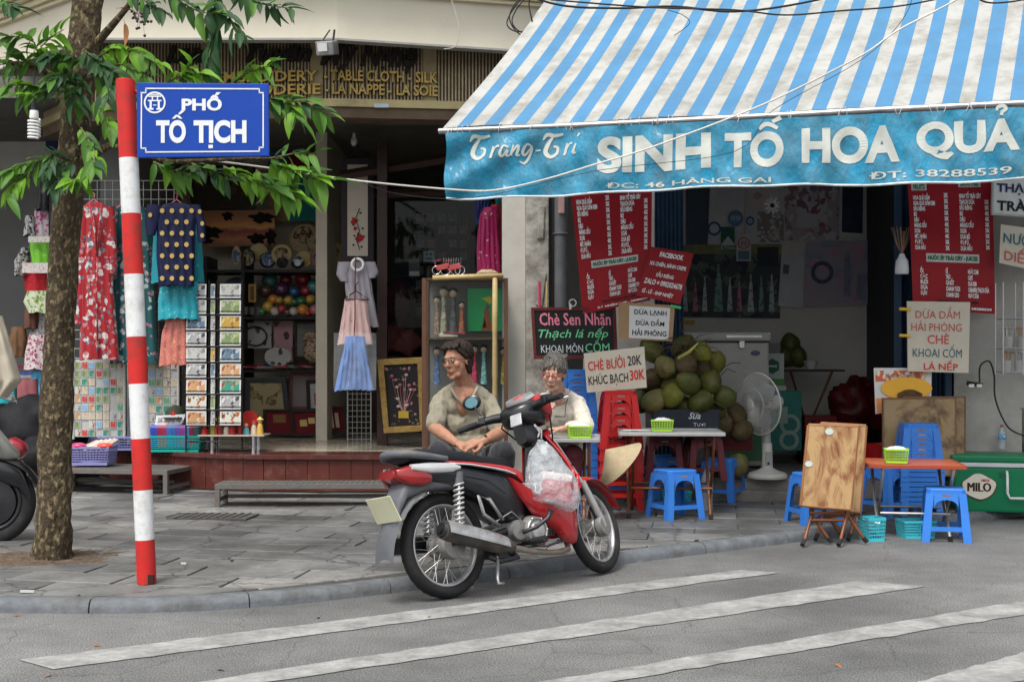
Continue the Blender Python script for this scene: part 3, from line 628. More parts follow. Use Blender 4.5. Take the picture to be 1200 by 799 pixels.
sc += [[(p[0], p[1]-2, p[2]) for p in s] for s in cap_t(637)]+[[(663, 167, .9), (661, 178, 1.6), (660, 180, 1.2), (665, 169, 1), (669, 167, 1.4)], [(673, 168, 1), (670, 178, 1.6), (674, 178, .7)], [(675, 160, .6), (678, 156, 1.2)], [(626, 176, .8), (632, 175, 1)]]
sc += [[(888, 152, 2.2), (895, 146.5, 2.6), (902, 146.5, 2.6), (910, 151, 2.2)], [(904, 143, 2.0), (914, 138, 2.8)], [(1167, 130, 1.2), (1168, 126, 2), (1174, 124.5, 2.1), (1177, 128, 2.1), (1173, 131.5, 1.9), (1172, 135.5, 1.8)]]
strokes(sc, lambda x, y: (lambda uv: vf(uv[0], uv[1], -.0052))(vuv(x, y)), LW, aw)
def wire(label, pts, Y, r, m, name='cable'):
    q = [P(x, y, Y if not isinstance(Y, list) else Y[i]) for i, (x, y) in enumerate(pts)]
    mb = MB(); out = []
    for i in range(len(q)-1):
        for t in (0, .2, .4, .6, .8):
            p0, p1, p2, p3 = q[max(0, i-1)], q[i], q[i+1], q[min(len(q)-1, i+2)]
            out.append(.5*((2*p1)+(-p0+p2)*t+(2*p0-5*p1+4*p2-p3)*t*t+(-p0+3*p1-3*p2+p3)*t**3))
    out.append(q[-1]); mb.tube(out, r, 6); return tag(mb.build(name, m, smooth=True), label, 'cable')
CABW = mat('pale_cable', (.55, .53, .48), .5); CABK = mat('black_cable', (.02, .02, .02), .5)
wire('pale electric cable sagging from the tree across the front of the striped awning', [(255, 189), (330, 199), (420, 212), (527, 222), (580, 223), (640, 210), (700, 192), (760, 174), (859, 137), (920, 111), (1010, 65), (1052, 36), (1121, 0), (1200, -50)], [7.8]+[8.1]*2+[8.2]*7+[8.0]*4, .006, CABW)
wire('thin dark wire running just below the pale cable across the awning', [(420, 212), (470, 228), (560, 231), (700, 200), (860, 178), (905, 130), (1010, 70), (1060, 20), (1072, -20)], 8.15, .0022, CABK)
wire('bundled black cable crossing the top left of the awning', [(560, -30), (645, 4), (720, 10), (790, 8), (860, 14), (940, 4), (1040, -20)], 8.9, .008, CABK)
wire('black cable drooping along the top of the awning', [(645, 0), (760, 9), (860, 12), (920, 18), (985, 13), (1070, 5), (1200, -25)], 8.8, .006, CABK)
wire('short black wire hanging in a hook from the cable bundle', [(782, 12), (800, 18), (808, 28), (790, 42)], 8.85, .0025, CABK)
wire('black cable at the top right corner above the awning', [(1130, -20), (1150, 1), (1180, 3), (1230, -6)], 8.7, .006, CABK)
for i, (dx, dy) in enumerate(((0, 0), (3, 4), (-3, 7))):
    wire(['outer', 'middle', 'inner'][i]+' loop of black cable hanging at the corner beside the awning', [(622+dx, -10), (606+dx, 2+dy), (597+dx, 20+dy), (604+dx, 36), (618+dx, 44-dy), (624, 30), (620, 5), (625, -12)], 10.9, .006, CABK)
wire('grey wire down the face of the cream balcony beam', [(527, -5), (533, 12), (538, 35), (534, 54), (520, 58)], 10.95, .004, mat('grey_cable', (.4, .39, .36), .6))
REDM = mat('menu_red_vinyl', (.27, .008, .014), .4, var=.15, scale=3)
CARD = mat('pale_hardboard', (.55, .50, .40), .7, var=.08, scale=4, dirt=.2, dcol=(.35, .30, .22))
PAPER = mat('white_paper', (.66, .66, .64), .7, var=.04); GRNI = flat('green_ink', (.02, .16, .06)); CBOX = mat('brown_cardboard', (.36, .23, .12), .8, var=.1, scale=5)
CHALKG = flat('green_chalk', (.18, .60, .30)); CHALKP = flat('pink_chalk', (.75, .22, .30)); CHALKW = flat('white_chalk', (.6, .62, .62)); SLATE = mat('black_board', (.012, .014, .014), .5, var=.2, dirt=.15, dcol=(.06, .06, .06))
NAVY = flat('navy_ink', (.015, .025, .10)); TEALI = flat('teal_ink', (.02, .12, .17))
fru = 'HOA QUẢ DẦM\nHOA QUẢ DẦM KEM\nSẦU RIÊNG\nBƠ\nDÂU\nMÃNG CẦU\nXOÀI\nMÍT, NHÃN\nĐU ĐỦ\nDƯA HẤU'
smo = 'SINH TỐ TRÁI CÂY\nTHẠCH DỪA\nSẦU RIÊNG\nBƠ\nDÂU\nMÃNG CẦU\nXOÀI\nDƯA BỞ\nĐU ĐỦ\nDƯA HẤU'
pr1 = '25K\n35K\n50K\n50K\n50K\n40K\n35K\n40K\n30K\n25K'; pr2 = '35K\n50K\n45K\n45K\n35K\n35K\n30K\n25K\n30K'
j1 = 'ỔI\nCÓC\nBƯỞI\nDỨA\nLỰU'; j2 = 'LÊ\nTÁO\nCÀ RỐT\nCHANH TƯƠI\nCHANH LEO'; j3 = 'NƯỚC CAM\nCAFÉ\nDƯA KEM\nCARAMEN THẠCH DỪA\nNƯỚC DỪA'
MT = dict(bold=.04, line=.98)
def menu(label, cs, Y, full, bow=.012):
    T = []
    if full:
        T += [('FRUITS', .06, .10, .20, .14, GRNI, dict(bold=.05)), ('SMOOTHIES', .62, .08, .84, .12, GRNI, dict(bold=.05))]; a, b = .165, .57
    else: a, b = .055, .56
    T += [(fru, .05, a, .31, b, INKW, MT), (pr1, .42, a, .47, b, INKW, MT), (smo, .60, a-.01, .86, b, INKW, MT), (pr2, .90, a+.05, .95, b-.01, INKW, MT)]
    T += [('NƯỚC ÉP TRÁI CÂY - JUICES', .20, b+.03, .80, b+.08, GRNI, dict(bold=.06))]
    T += [(j1, .10, b+.12, .19, .90, INKW, MT), (j2, .41, b+.12, .58, .90, INKW, MT), (j3, .68, b+.12, .93, .90, INKW, MT)]
    T += [('KEM CHUỐI RÁN · KEM CHIÊN', .30, .915, .80, .94, INKB, dict(bold=.05)), ('CÓ NHẬN SHIP - 38288539', .22, .96, .96, .985, INKW, dict(bold=.05))]
    t = qboard('menu_board', label, 'menu', cs, Y, REDM, .003, T, bow=bow)
    f, c_ = qmap(cs, Y, bow); mb = MB()
    for u0, v0, u1, v1 in [(.18, b+.025, .82, b+.085)]+([(.04, .095, .22, .145), (.60, .075, .86, .125)] if full else []): mb.grid(lambda a_, b_: f(u0+(u1-u0)*a_, v0+(v1-v0)*b_, -.0025), 24, 2)
    mb.build('heading_strip', flat('heading_pale', (.55, .52, .50)), t, fix=False)['kind'] = 'stuff'
    return t
menu('glossy red vinyl juice price list hanging left of the shop opening above the chalkboard', [(669, 224), (764, 218), (762, 352), (683, 368)], [11.1, 11.0, 11.0, 11.1], False, .02)
menu('red juice price list with green headings hanging at the right of the shop opening', [(1063, 200), (1162, 198), (1166, 368), (1070, 362)], [10.55, 10.45, 10.45, 10.55], True, .01)
qboard('phone_order_sign', 'small tilted red sign with white phone number overlapping the left price list', 'sign', [(763, 289), (813, 297), (797, 357), (745, 346)], 10.95, REDM, .006,
  [('FACEBOOK', .25, .07, .80, .17, INKW, dict(bold=.04)), ('XX CHIÊN, BÁNH CREPE', .08, .26, .92, .37, INKW, dict(bold=.03)), ('SẦU RIÊNG', .30, .45, .70, .56, INKW, dict(bold=.03)), ('ZALO = 0902024678', .08, .62, .94, .73, INKW, dict(bold=.03)), ('SỈ - LẺ - SHIP NHIỆT', .10, .82, .80, .93, INKW, dict(bold=.03))])
qboard('chalkboard', 'black chalkboard with pink, green and white dessert names in a dark red frame', 'chalkboard', [(626, 364), (718, 364), (720, 416), (629, 417)], 11.1, SLATE, .012,
  [('Chè Sen Nhãn', .06, .05, .97, .33, CHALKP, dict(bold=.015)), ('Thạch lá nếp', .04, .36, .93, .66, CHALKG, dict(shear=.3, bold=.005)), ('KHOAI MÔN', .06, .72, .60, .93, CHALKW, {}), ('CỐM', .63, .62, .94, .93, CHALKG, {})],
  frame=(.07, mat('red_brown_frame', (.12, .02, .02), .5), .012))
mb = MB(); c = P(671, 355, 11.05); mb.ring((c.x, c.y, c.z), .03, .008, 'y', 16, 6); mb.box((c.x-.02, c.y, c.z-.03), (.02, .015, .05)); tag(mb.build('spring_clip', STEEL), 'steel spring clip holding the top edge of the chalkboard', 'clip')
qboard('cardboard_sign', 'brown cardboard sheet carrying a white printed paper about chilled coconut', 'sign', [(725, 354), (791, 358), (788, 400), (725, 397)], 10.9, CBOX, .006,
  [('DỪA LẠNH', .28, .13, .86, .34, INKB, dict(bold=.02)), ('DỪA DẦM', .31, .40, .83, .60, INKB, dict(bold=.02)), ('HẢI PHÒNG', .25, .68, .88, .88, INKB, dict(bold=.02))], patches=[('paper', .19, .08, .92, .96, PAPER, .0028)])
mb = MB(); mb.tube([P(786, 358.5, 10.88), P(798, 361, 10.88)], .012, 8); tag(mb.build('green_clip', flat('green_plastic_clip', (.10, .55, .18), .4)), 'bright green plastic peg on the corner of the brown cardboard sign', 'peg')
qboard('dessert_sign', 'cream hardboard with hand painted red and black lettering leaning on the red stools', 'sign', [(684, 414), (755, 406), (758, 454), (688, 460)], 10.4, CARD, .01,
  [('CHÈ BƯỞI', .05, .14, .66, .46, INKR, dict(bold=.012)), ('20K', .71, .19, .94, .43, INKB, dict(bold=.008)), ('KHÚC BẠCH', .04, .54, .70, .88, INKB, dict(bold=.008)), ('30K', .73, .54, .98, .80, INKR, dict(bold=.02))])
RD2 = flat('faded_red_paint', (.50, .10, .09))
qboard('flavour_sign', 'large cream hardboard with five hand painted lines hanging on the blue shutter', 'sign', [(1063, 353), (1137, 354), (1135, 437), (1064, 435)], 10.4, CARD, .012,
  [('DỪA DẦM', .13, .07, .84, .24, RD2, {}), ('HẢI PHÒNG', .06, .27, .87, .42, RD2, {}), ('CHÈ', .32, .44, .67, .60, RD2, dict(bold=.012)), ('KHOAI CỐM', .08, .60, .88, .79, TEALI, {}), ('LÁ NẾP', .26, .82, .82, .97, INKR, dict(bold=.01))])
for y in (362, 393):
    mb = MB(); mb.tube([P(1054, y, 10.36), P(1067, y+.5, 10.36)], .013, 8); tag(mb.build('yellow_peg', flat('yellow_plastic', (.65, .42, .06), .4)), ('upper' if y < 380 else 'lower')+' yellow plastic peg clipped to the large cream painted sign', 'peg')
qboard('shop_sign', 'white enamel sign in a grey frame with navy capital letters at far right', 'sign', [(1165, 207), (1262, 210), (1262, 256), (1164, 250)], 10.3, mat('sign_white', (.62, .62, .58), .5, dirt=.2, dcol=(.4, .38, .33)), .02,
  [('THẠCH DỪA', .03, .10, .99, .48, NAVY, dict(bold=.03)), ('TRÀ SỮA', .04, .56, .78, .92, INKB, dict(bold=.03))], frame=(.05, mat('sign_grey_frame', (.4, .4, .37), .5), .008))
qboard('drink_sign', 'tilted cream hand painted sign hanging below the white enamel sign', 'sign', [(1173, 263), (1262, 275), (1259, 327), (1171, 308)], 10.3, CARD, .008,
  [('NƯỚC RAU', .04, .12, .86, .46, TEALI, dict(bold=.008)), ('DIẾP CÁ', .06, .52, .72, .90, RD2, dict(bold=.012))])
ORJ = patmat('mousse_photo', (.68, .66, .62), [(.80, .42, .06), (.45, .12, .04)], 7, .42, kind='noise')
qboard('food_poster', 'crumpled white poster showing a yellow fruit dessert above the leaning table tops', 'poster', [(1024, 431), (1092, 431), (1091, 478), (1026, 485)], 10.5, PAPER, .006,
  [('Mousse Chanh Leo', .2, .12, .8, .22, flat('brown_ink', (.25, .12, .05)), {})], patches=[('picture', .02, .06, .98, .3, patmat('poster_fruit_band', (.7, .68, .64), [(.6, .15, .06), (.72, .5, .3)], 9, .45, kind='noise'), .0015), ('picture', .02, .66, .30, .99, patmat('poster_orange_corner', (.75, .30, .10), [(.7, .5, .4)], 9, .4, kind='noise'), .002)])
mb = MB(); c = P(1062, 452, 10.49); mb.prism([(c.x+.21*math.cos(a), c.z+.09*math.sin(a)-.02) for a in [i*PI/12 for i in range(24)]], .003, 'y', c.y-.008); o = mb.build('poster_dish', flat('mango_yellow', (.78, .42, .05), .5)); tag(o, 'yellow oval dessert cut-out printed on the white food poster', 'print')
o.parent = bpy.data.objects['food_poster']; o.matrix_parent_inverse = Matrix.Translation(-bpy.data.objects['food_poster'].location); del o['category']
mb = MB(); c = P(1066, 464, 10.47); mb.prism([(c.x+.1*math.cos(a)*(1+.1*math.sin(5*a)), c.z+.055*math.sin(a)) for a in [i*PI/8 for i in range(17)]][:9]+[(c.x-.1, c.z-.05), (c.x+.09, c.z-.05)], .002, 'y', c.y-.005); o = mb.build('poster_cake', mat('cake_brown', (.10, .055, .02), .7, var=.4, scale=20)); o.parent = bpy.data.objects['food_poster']; o.matrix_parent_inverse = Matrix.Translation(-bpy.data.objects['food_poster'].location)
py_ = BY-.02
def pst(label, r, m, dy=0.0, **k): return qboard('poster', label, 'poster', r, py_-dy, m, .004, **k)
pst('tall dark blue curtain sheet at the left end of the rear wall', [(804, 205), (833, 205), (829, 288), (804, 287)], mat('dark_sheet', (0.0786, 0.101, 0.134), .7))
pst('white certificate with a round blue and red seal on the rear wall', [(831, 214), (872, 214), (871, 289), (830, 288)], mat('grey_paper', (0.58, 0.58, 0.58), .8), patches=[('print', .2, .1, .9, .35, mat('faint_print', (0.54, 0.54, 0.58), .8))])
def badge(label, px, py, r, m1, m2, dy, inner=.66):
    c = P(px, py, py_-dy); t = thing('round_logo', label, 'logo', c); s = r*13.7/1500
    mb = MB(); mb.prism([(s*math.cos(i*PI/14), s*1.05*math.sin(i*PI/14)) for i in range(28)], .003); mb.build('disc', m1, t)
    mb = MB(); mb.prism([(s*inner*math.cos(i*PI/14), s*inner*math.sin(i*PI/14)) for i in range(28)], .002, c=-.003); mb.build('centre', m2, t); return t
GP = mat('grey_paper_light', (0.58, 0.58, 0.58), .8); NB = mat('dull_navy', (0.0674, 0.134, 0.292), .7); DR = mat('dull_red_print', (0.58, 0.112, 0.112), .7)
badge('navy ring with a red flame on the white certificate', 837, 268, 8, NB, GP, .03, .7)
t = badge('solid blue round logo with pale letters on a small white sheet', 862, 256, 9, mat('round_blue', (0.112, 0.224, 0.383), .7), mat('round_blue_in', (0.134, 0.27, 0.449), .7), .03)
text('lettering', 'ITGI', (-.05, .05, -.02, .025), GP, t, y=-.008, bold=.03)
badge('small dark blue round sticker to the right of the blue logo', 879, 259, 5, NB, mat('pale_blue_print', (0.337, 0.449, 0.58), .7), .03)
t = qboard('leaf_logo_sheet', 'dark green and white triangle logo sheet reading KTSVN', 'poster', [(845, 266), (861, 266), (861, 294), (845, 294)], py_-.035, mat('dark_green_paper', (0.0449, 0.157, 0.112), .8), .003, [('KTSVN', .0, .80, 1, .97, GP, dict(bold=.03))])
mb = MB(); mb.add([(-.08, -.008, -.07), (.08, -.008, -.07), (0, -.008, .03)], [(0, 1, 2)]); mb.build('triangle', GP, t, fix=False)
t = qboard('red_seal_sheet', 'white sheet with a red ringed gate emblem above a teal square', 'poster', [(863, 274), (880, 274), (880, 306), (863, 306)], py_-.05, GP, .003, patches=[('print', .1, .62, .9, .95, mat('teal_square', (0.134, 0.248, 0.292), .8))])
mb = MB(); mb.ring((0, -.006, .045), .058, .006, 'y', 24, 4, sz=.3); mb.box((0, -.006, .06), (.07, .003, .008)); mb.box((0, -.006, .04), (.055, .003, .008)); mb.box((-.02, -.006, .03), (.008, .003, .05)); mb.box((.02, -.006, .03), (.008, .003, .05)); mb.build('emblem', DR, t)
pst('grey photograph sheet of people beside the round logos', [(875, 214), (921, 214), (921, 290), (872, 290)], mat('dim_photo_paper', (0.54, 0.54, 0.54), .8), patches=[('photo', .3, .45, .95, .92, patmat('group_photo', (0.27, 0.248, 0.248), [(0.561, 0.404, 0.359), (0.58, 0.58, 0.58)], 14, .4), .003), ('photo', .05, .05, .6, .38, patmat('pale_photo', (0.58, 0.54, 0.494), [(0.449, 0.337, 0.27)], 10, .42), .003)])
pst('pink and grey poster of a pagoda with seated figures', [(919, 206), (984, 206), (983, 281), (920, 282)], patmat('pagoda_poster', (0.449, 0.383, 0.404), [(0.224, 0.18, 0.248), (0.58, 0.54, 0.561), (0.359, 0.18, 0.2)], 7, .47, kind='noise'), .004, patches=[('print', .22, .35, .78, .8, patmat('pagoda_figures', (0.54, 0.517, 0.54), [(0.314, 0.112, 0.134), (0.157, 0.157, 0.224)], 9, .43, kind='noise'), .003)])
pst('dark navy portrait poster with a white border', [(985, 205), (1014, 205), (1013, 279), (984, 277)], GP, .006, patches=[('print', .08, .02, .92, .93, mat('navy_portrait', (0.0337, 0.0449, 0.0786), .6, var=.5, scale=9), .003)])
FIG = [patmat('robe_'+n_, c, [tuple(x*.5 for x in c)], 22, .4) for n_, c in (('pink', (0.58, 0.224, 0.292)), ('grey', (0.494, 0.54, 0.54)), ('green', (0.224, 0.404, 0.337)), ('cream', (0.58, 0.58, 0.58)))]
t = pst('large dark religious painting with a row of robed figures', [(793, 287), (916, 286), (914, 373), (793, 371)], patmat('dark_painting', (0.0674, 0.0786, 0.0786), [(0.134, 0.18, 0.134), (0.0449, 0.0449, 0.0674)], 5, .45, kind='noise'), .01, patches=[('sky_band', .0, .0, 1, .13, mat('olive_band', (0.248, 0.248, 0.112), .8, var=.3), .002), ('small_shrine', .77, .04, .97, .30, mat('shrine_dark', (0.0449, 0.0561, 0.0674), .7), .004)])
for k, (u, hh, w_) in enumerate(((.08, .5, .028), (.18, .42, .026), (.27, .48, .024), (.40, .66, .045), (.51, .48, .026), (.60, .42, .026), (.71, .52, .03), (.81, .5, .026), (.91, .52, .028))):
    W_, H_ = 1.12, .78; x = (u-.5)*W_; zb = -.42*H_; h = hh*H_
    mb = MB(); mb.prism([(x-w_*W_, zb), (x+w_*W_, zb), (x+w_*W_*.5, zb+h*.72), (x+w_*W_*.25, zb+h*.8), (x+w_*W_*.3, zb+h*.95), (x, zb+h), (x-w_*W_*.3, zb+h*.95), (x-w_*W_*.25, zb+h*.8), (x-w_*W_*.5, zb+h*.72)], .002, c=-.006-.0025*(k % 2)); mb.build('painted_figure', FIG[(k*3+1) % 4], t)
pst('pale document with a tiny portrait hanging crooked between the paintings', [(916, 297), (944, 301), (940, 362), (912, 358)], mat('dim_doc', (0.58, 0.58, 0.58), .8, var=.1), .03, patches=[('photo', .1, .2, .35, .38, mat('tiny_photo', (0.18, 0.157, 0.157), .7))])
t = pst('pink and blue watercolour drawing with a dark wreath', [(944, 284), (1023, 281), (1022, 357), (943, 360)], patmat('watercolour', (0.449, 0.383, 0.427), [(0.292, 0.359, 0.449), (0.54, 0.337, 0.404)], 4, .45, kind='noise'), .012)
mb = MB(); mb.ring((-.18, -.006, .01), .10, .022, 'y', 30, 4, sz=.12); mb.build('wreath', mat('wreath_ink', (0.112, 0.123, 0.167), .8, var=.4, scale=30), t)
mb = MB(); mb.prism([(.05, -.25), (.13, -.25), (.12, .2), (.09, .25), (.06, .2)], .002, c=-.0065); mb.prism([(.18, -.28), (.33, -.28), (.30, 0), (.2, 0)], .002, c=-.006); mb.build('painted_figure', mat('ink_figure', (0.27, 0.292, 0.383), .8, var=.3, scale=12), t)['kind'] = 'stuff'
c = P(807, 378, py_); MB().box((0, 0, 0), (.13, .004, .05)).build('tape', mat('orange_tape', (0.58, 0.337, 0.0898), .6), None, loc=c); tag(bpy.data.objects['tape'], 'small strip of orange tape on the rear wall above the freezer', 'tape')
c = P(905, 241, 12.6); t = thing('snowflake_ornament', 'white paper snowflake hanging in front of the rear wall posters', 'ornament', c)
for k in range(5):
    a = k*PI/5+.2; mb = MB(); mb.box((0, 0, 0), (.17, .003, .02), rot=(0, a, 0)); mb.build('arm', mat('paper_star', (0.58, 0.58, 0.58), .6), t)
mb = MB(); mb.tube([(0, 0, .02), (0, 0, 1.2)], .0015, 4); mb.build('thread', CABW, t)
c = P(1057, 310, 10.6); t = thing('dried_twig_bottle', 'white hanging bottle holding dried brown twigs beside the right price list', 'bottle', c)
mb = MB(); mb.lathe([(.0, -.08), (.055, -.08), (.058, -.05), (.05, .03), (.03, .06), (.02, .09), (0, .09)], n=16); mb.build('bottle', mat('white_bottle', (0.58, 0.58, 0.58), .4), t, smooth=50)
mb = MB(); ra = random.Random(2)
for k in range(16):
    a = ra.uniform(-1, 1); b = ra.uniform(-1, 1); mb.tube([(0, 0, .08), (a*.04, b*.04, .16), (a*.09, b*.07, .27+.06*ra.random())], .002, 4)
mb.build('twigs', mat('dry_twig', (0.359, 0.2, 0.112), .8), t)
t = thing('street_sign', 'blue street name plate on a red and white banded leaning pole', 'street sign', G(172, 683, ZP))
o0 = t.location.copy(); bt = P(147, 95, 6.98)-o0
REDP = mat('red_pole_paint', (.50, .022, .02), .45, var=.12, scale=5, dirt=.55, dcol=(.20, .04, .03), dscale=12); WHP = mat('white_pole_paint', (.62, .63, .63), .45, var=.05, dirt=.5, dcol=(.36, .34, .30), dscale=12)
ys = [683, 632, 574, 514, 450, 395, 322, 251, 186, 95]
def pz(y): return (683-y)/(683-95)
for i in range(9):
    a, b = bt*pz(ys[i]), bt*pz(ys[i+1]); MB().tube([a, b], .0515, 20).build('pole_band', REDP if i % 2 == 0 else WHP, t, smooth=40)
mb = MB(); mb.lathe([(.0515, 0), (.05, .006), (0, .008)], c=bt, n=20); mb.build('pole_cap', REDP, t)
BLUE = mat('enamel_blue', (.004, .045, .30), .45, var=.06, dirt=.12, dcol=(.03, .05, .2)); EW = mat('enamel_white', (.62, .64, .66), .35, var=.04, dirt=.1, dcol=(.4, .42, .45))
s = 6.92/1500
f, ctr = qmap([(160, 97), (314.5, 98), (315, 183), (160.5, 185)], 6.92)
pl = MB(); cs = [f(0, 0), f(1, 0), f(1, 1), f(0, 1)]; off_ = ctr-o0
pl.add([c+off_ for c in cs]+[c+off_+Vector((0, .025, 0)) for c in cs], [(0, 3, 2, 1), (4, 5, 6, 7), (0, 1, 5, 4), (1, 2, 6, 5), (2, 3, 7, 6), (3, 0, 4, 7)]); pl.build('name_plate', BLUE, t, bevel=.004)
mp_ = lambda px, py, d=-.003: P(px, py, 6.92)+Vector((0, d, 0))-o0
bd = MB(); bp = [(171, 104), (304, 104.5), (304, 109), (308.5, 109), (308.5, 173), (304, 173), (304, 177.5), (171, 178.5), (171, 174), (166, 174), (165.5, 109), (171, 109)]
for (x0, y0), (x1, y1) in zip(bp, bp[1:]+bp[:1]):
    h = .75
    if abs(x1-x0) > abs(y1-y0): q = [(x0-h, y0-h), (x1+h, y1-h), (x1+h, y1+h), (x0-h, y0+h)] if x1 > x0 else [(x1-h, y1-h), (x0+h, y0-h), (x0+h, y0+h), (x1-h, y1+h)]
    else: q = [(x0-h, min(y0, y1)), (x0+h, min(y0, y1)), (x1+h, max(y0, y1)), (x1-h, max(y0, y1))]
    bd.add([mp_(x, y) for x, y in q], [(0, 1, 2, 3)])
bd.build('border_line', EW, t, fix=False)
def st(s_, x0, y0, x1, y1, **k): text('lettering', s_, (x0, x1, -y1, -y0), EW, t, mapf=lambda p: mp_(p.x, -p.z), **k)
st('PHỐ', 213, 108.5, 260, 130, bold=.04, res=5); st('TO', 183, 141, 218, 168, bold=.045, res=5); st('TICH', 227, 141, 289, 168, bold=.045, res=5)
ac = MB()
for q in ([(201.5, 139.5), (206, 135), (209.5, 135), (214, 139.5), (210.5, 139.5), (207.7, 137), (205, 139.5)], [(209, 133.5), (213, 129.5), (216.5, 130.5), (211, 134.8)], [(244.5, 170), (249.5, 170), (249.5, 174), (244.5, 174)]): ac.add([mp_(x, y) for x, y in q], [tuple(range(len(q)))])
ac.build('accent_marks', EW, t, fix=False)['kind'] = 'stuff'
em = MB(); c0 = mp_(181.5, 120.5)
em.ring(c0, 11.8*s, 1.0*s, 'y', 32, 4, sz=.1)
for (x0, y0, x1, y1) in ((174, 112.5, 189, 114), (176, 110.5, 187, 111.7), (173.5, 117.5, 189.5, 119), (175.5, 119, 178, 127), (185, 119, 187.5, 127), (174, 127, 180, 129), (183.5, 127, 189.5, 129), (178, 114, 179.5, 117.5), (184, 114, 185.5, 117.5), (179.5, 123, 183.5, 124)): em.add([mp_(x0, y0), mp_(x1, y0), mp_(x1, y1), mp_(x0, y1)], [(0, 1, 2, 3)])
em.build('gate_emblem', EW, t, fix=False)
for y in (105, 176):
    mb = MB(); mb.tube([mp_(150, y, .07), mp_(166, y, .06)], .012, 8); mb.build('bracket', REDP, t)
mb = MB(); a = G(180, 679, ZP)-o0; mb.box((.035, -.04, .03), (.03, .02, .045)); mb.build('rust_hole', mat('rust_dark', (.03, .015, .01), .9), t)

tree = thing('street_tree', 'mottled bark street tree with broad glossy green leaves beside the street sign', 'tree', G(62, 655, ZP-.01))
to = tree.location.copy()
BARK = mat('mottled_bark', (.105, .078, .045), .9, var=.6, scale=14, dirt=1.0, dcol=(.018, .013, .009), dscale=7, bump=3.5, bscale=38, stretch=(1, 1, .55))
n = BARK.node_tree   # pale lichen flakes
nz = n.nodes.new('ShaderNodeTexNoise'); nz.inputs['Scale'].default_value = 42; nz.inputs['Detail'].default_value = 7; tc = [x for x in n.nodes if x.type == 'MAPPING'][0]; n.links.new(tc.outputs[0], nz.inputs['Vector'])
rr = n.nodes.new('ShaderNodeValToRGB'); rr.color_ramp.elements[0].position = .52; rr.color_ramp.elements[1].position = .72; n.links.new(nz.outputs[0], rr.inputs[0])
mx = n.nodes.new('ShaderNodeMix'); mx.data_type = 'RGBA'; bs = n.nodes['Principled BSDF']; l_ = bs.inputs['Base Color'].links[0].from_socket
n.links.new(rr.outputs[0], mx.inputs[0]); n.links.new(l_, mx.inputs[6]); mx.inputs[7].default_value = (.28, .22, .12, 1); n.links.new(mx.outputs[2], bs.inputs['Base Color'])
from mathutils import noise as NZ
def limb(path, name, seed=0, n=26, rough_=.09, m=BARK, seg=None):
    """path: list of (Vector local, radius)"""
    pts = []; rad = []; k = len(path)
    for i in range(k-1):
        L = (path[i+1][0]-path[i][0]).length; q = max(2, int(L/(seg or .05)))
        for j in range(q):
            t_ = j/q; pts.append(path[i][0].lerp(path[i+1][0], t_)); rad.append(path[i][1]*(1-t_)+path[i+1][1]*t_)
    pts.append(path[-1][0]); rad.append(path[-1][1]); mb = MB(); mb.tube(pts, rad, n)
    for i, v in enumerate(mb.v[:len(pts)*n]):
        c = pts[i//n]; d = v-c; f_ = 1+rough_*NZ.noise(v*9+Vector((seed, 0, 0)))*1.6+rough_*.7*NZ.noise(v*28)
        mb.v[i] = c+d*f_
    return mb.build(name, m, tree, smooth=True)
W = lambda px, py, Y=7.8: P(px, py, Y)-to
limb([(Vector((0, 0, -.03)), .142), (W(62, 645, 7.79), .118), (W(63, 600, 7.79), .103), (W(65, 520, 7.79), .098), (W(69, 400, 7.79), .090), (W(75, 300, 7.79), .087), (W(83, 200, 7.8), .086), (W(95, 90, 7.8), .088), (W(103, 0, 7.8), .09), (W(112, -160, 7.8), .09), (W(120, -330, 7.8), .085)], 'trunk', n=44)
limb([(W(98, 130), .04), (W(80, 100, 7.7), .03), (W(45, 80, 7.6), .018), (W(-10, 70, 7.5), .012)], 'branch', n=10)
limb([(W(106, 60), .03), (W(140, 20, 7.7), .02), (W(180, -30, 7.6), .014)], 'branch', n=10)
limb([(W(112, -60), .05), (W(180, -90, 7.6), .035), (W(260, -60, 7.4), .02), (W(330, -20, 7.3), .012)], 'branch', n=10)
limb([(W(92, 190), .035), (W(130, 170, 7.6), .02), (W(200, 190, 7.4), .014), (W(290, 186, 7.3), .009), (W(330, 186, 7.25), .006)], 'branch', n=10)
limb([(W(108, -100), .05), (W(60, -90, 7.6), .03), (W(-10, -70, 7.5), .02)], 'branch', n=10)
def leafmat(name, c, c2):
    m = mat(name, c, .5, var=.25, scale=7, translucent=.35); n = m.node_tree
    oi = n.nodes.new('ShaderNodeObjectInfo'); rp = n.nodes.new('ShaderNodeValToRGB'); rp.color_ramp.elements[0].color = c+(1,); rp.color_ramp.elements[1].color = c2+(1,); n.links.new(oi.outputs['Random'], rp.inputs[0])
    bs = n.nodes['Principled BSDF']; src = bs.inputs['Base Color'].links[0].from_socket
    mx = n.nodes.new('ShaderNodeMix'); mx.data_type = 'RGBA'; mx.inputs[0].default_value = .65; n.links.new(src, mx.inputs[6]); n.links.new(rp.outputs[0], mx.inputs[7])
    n.links.new(mx.outputs[2], bs.inputs['Base Color']); [n.links.new(mx.outputs[2], x.inputs[0]) for x in n.nodes if x.type == 'BSDF_TRANSLUCENT']; return m
LF = [leafmat('leaf_dark', (.028, .075, .028), (.06, .13, .045)), leafmat('leaf_mid', (.065, .17, .025), (.13, .26, .04)), leafmat('leaf_bright', (.13, .30, .02), (.22, .42, .05))]
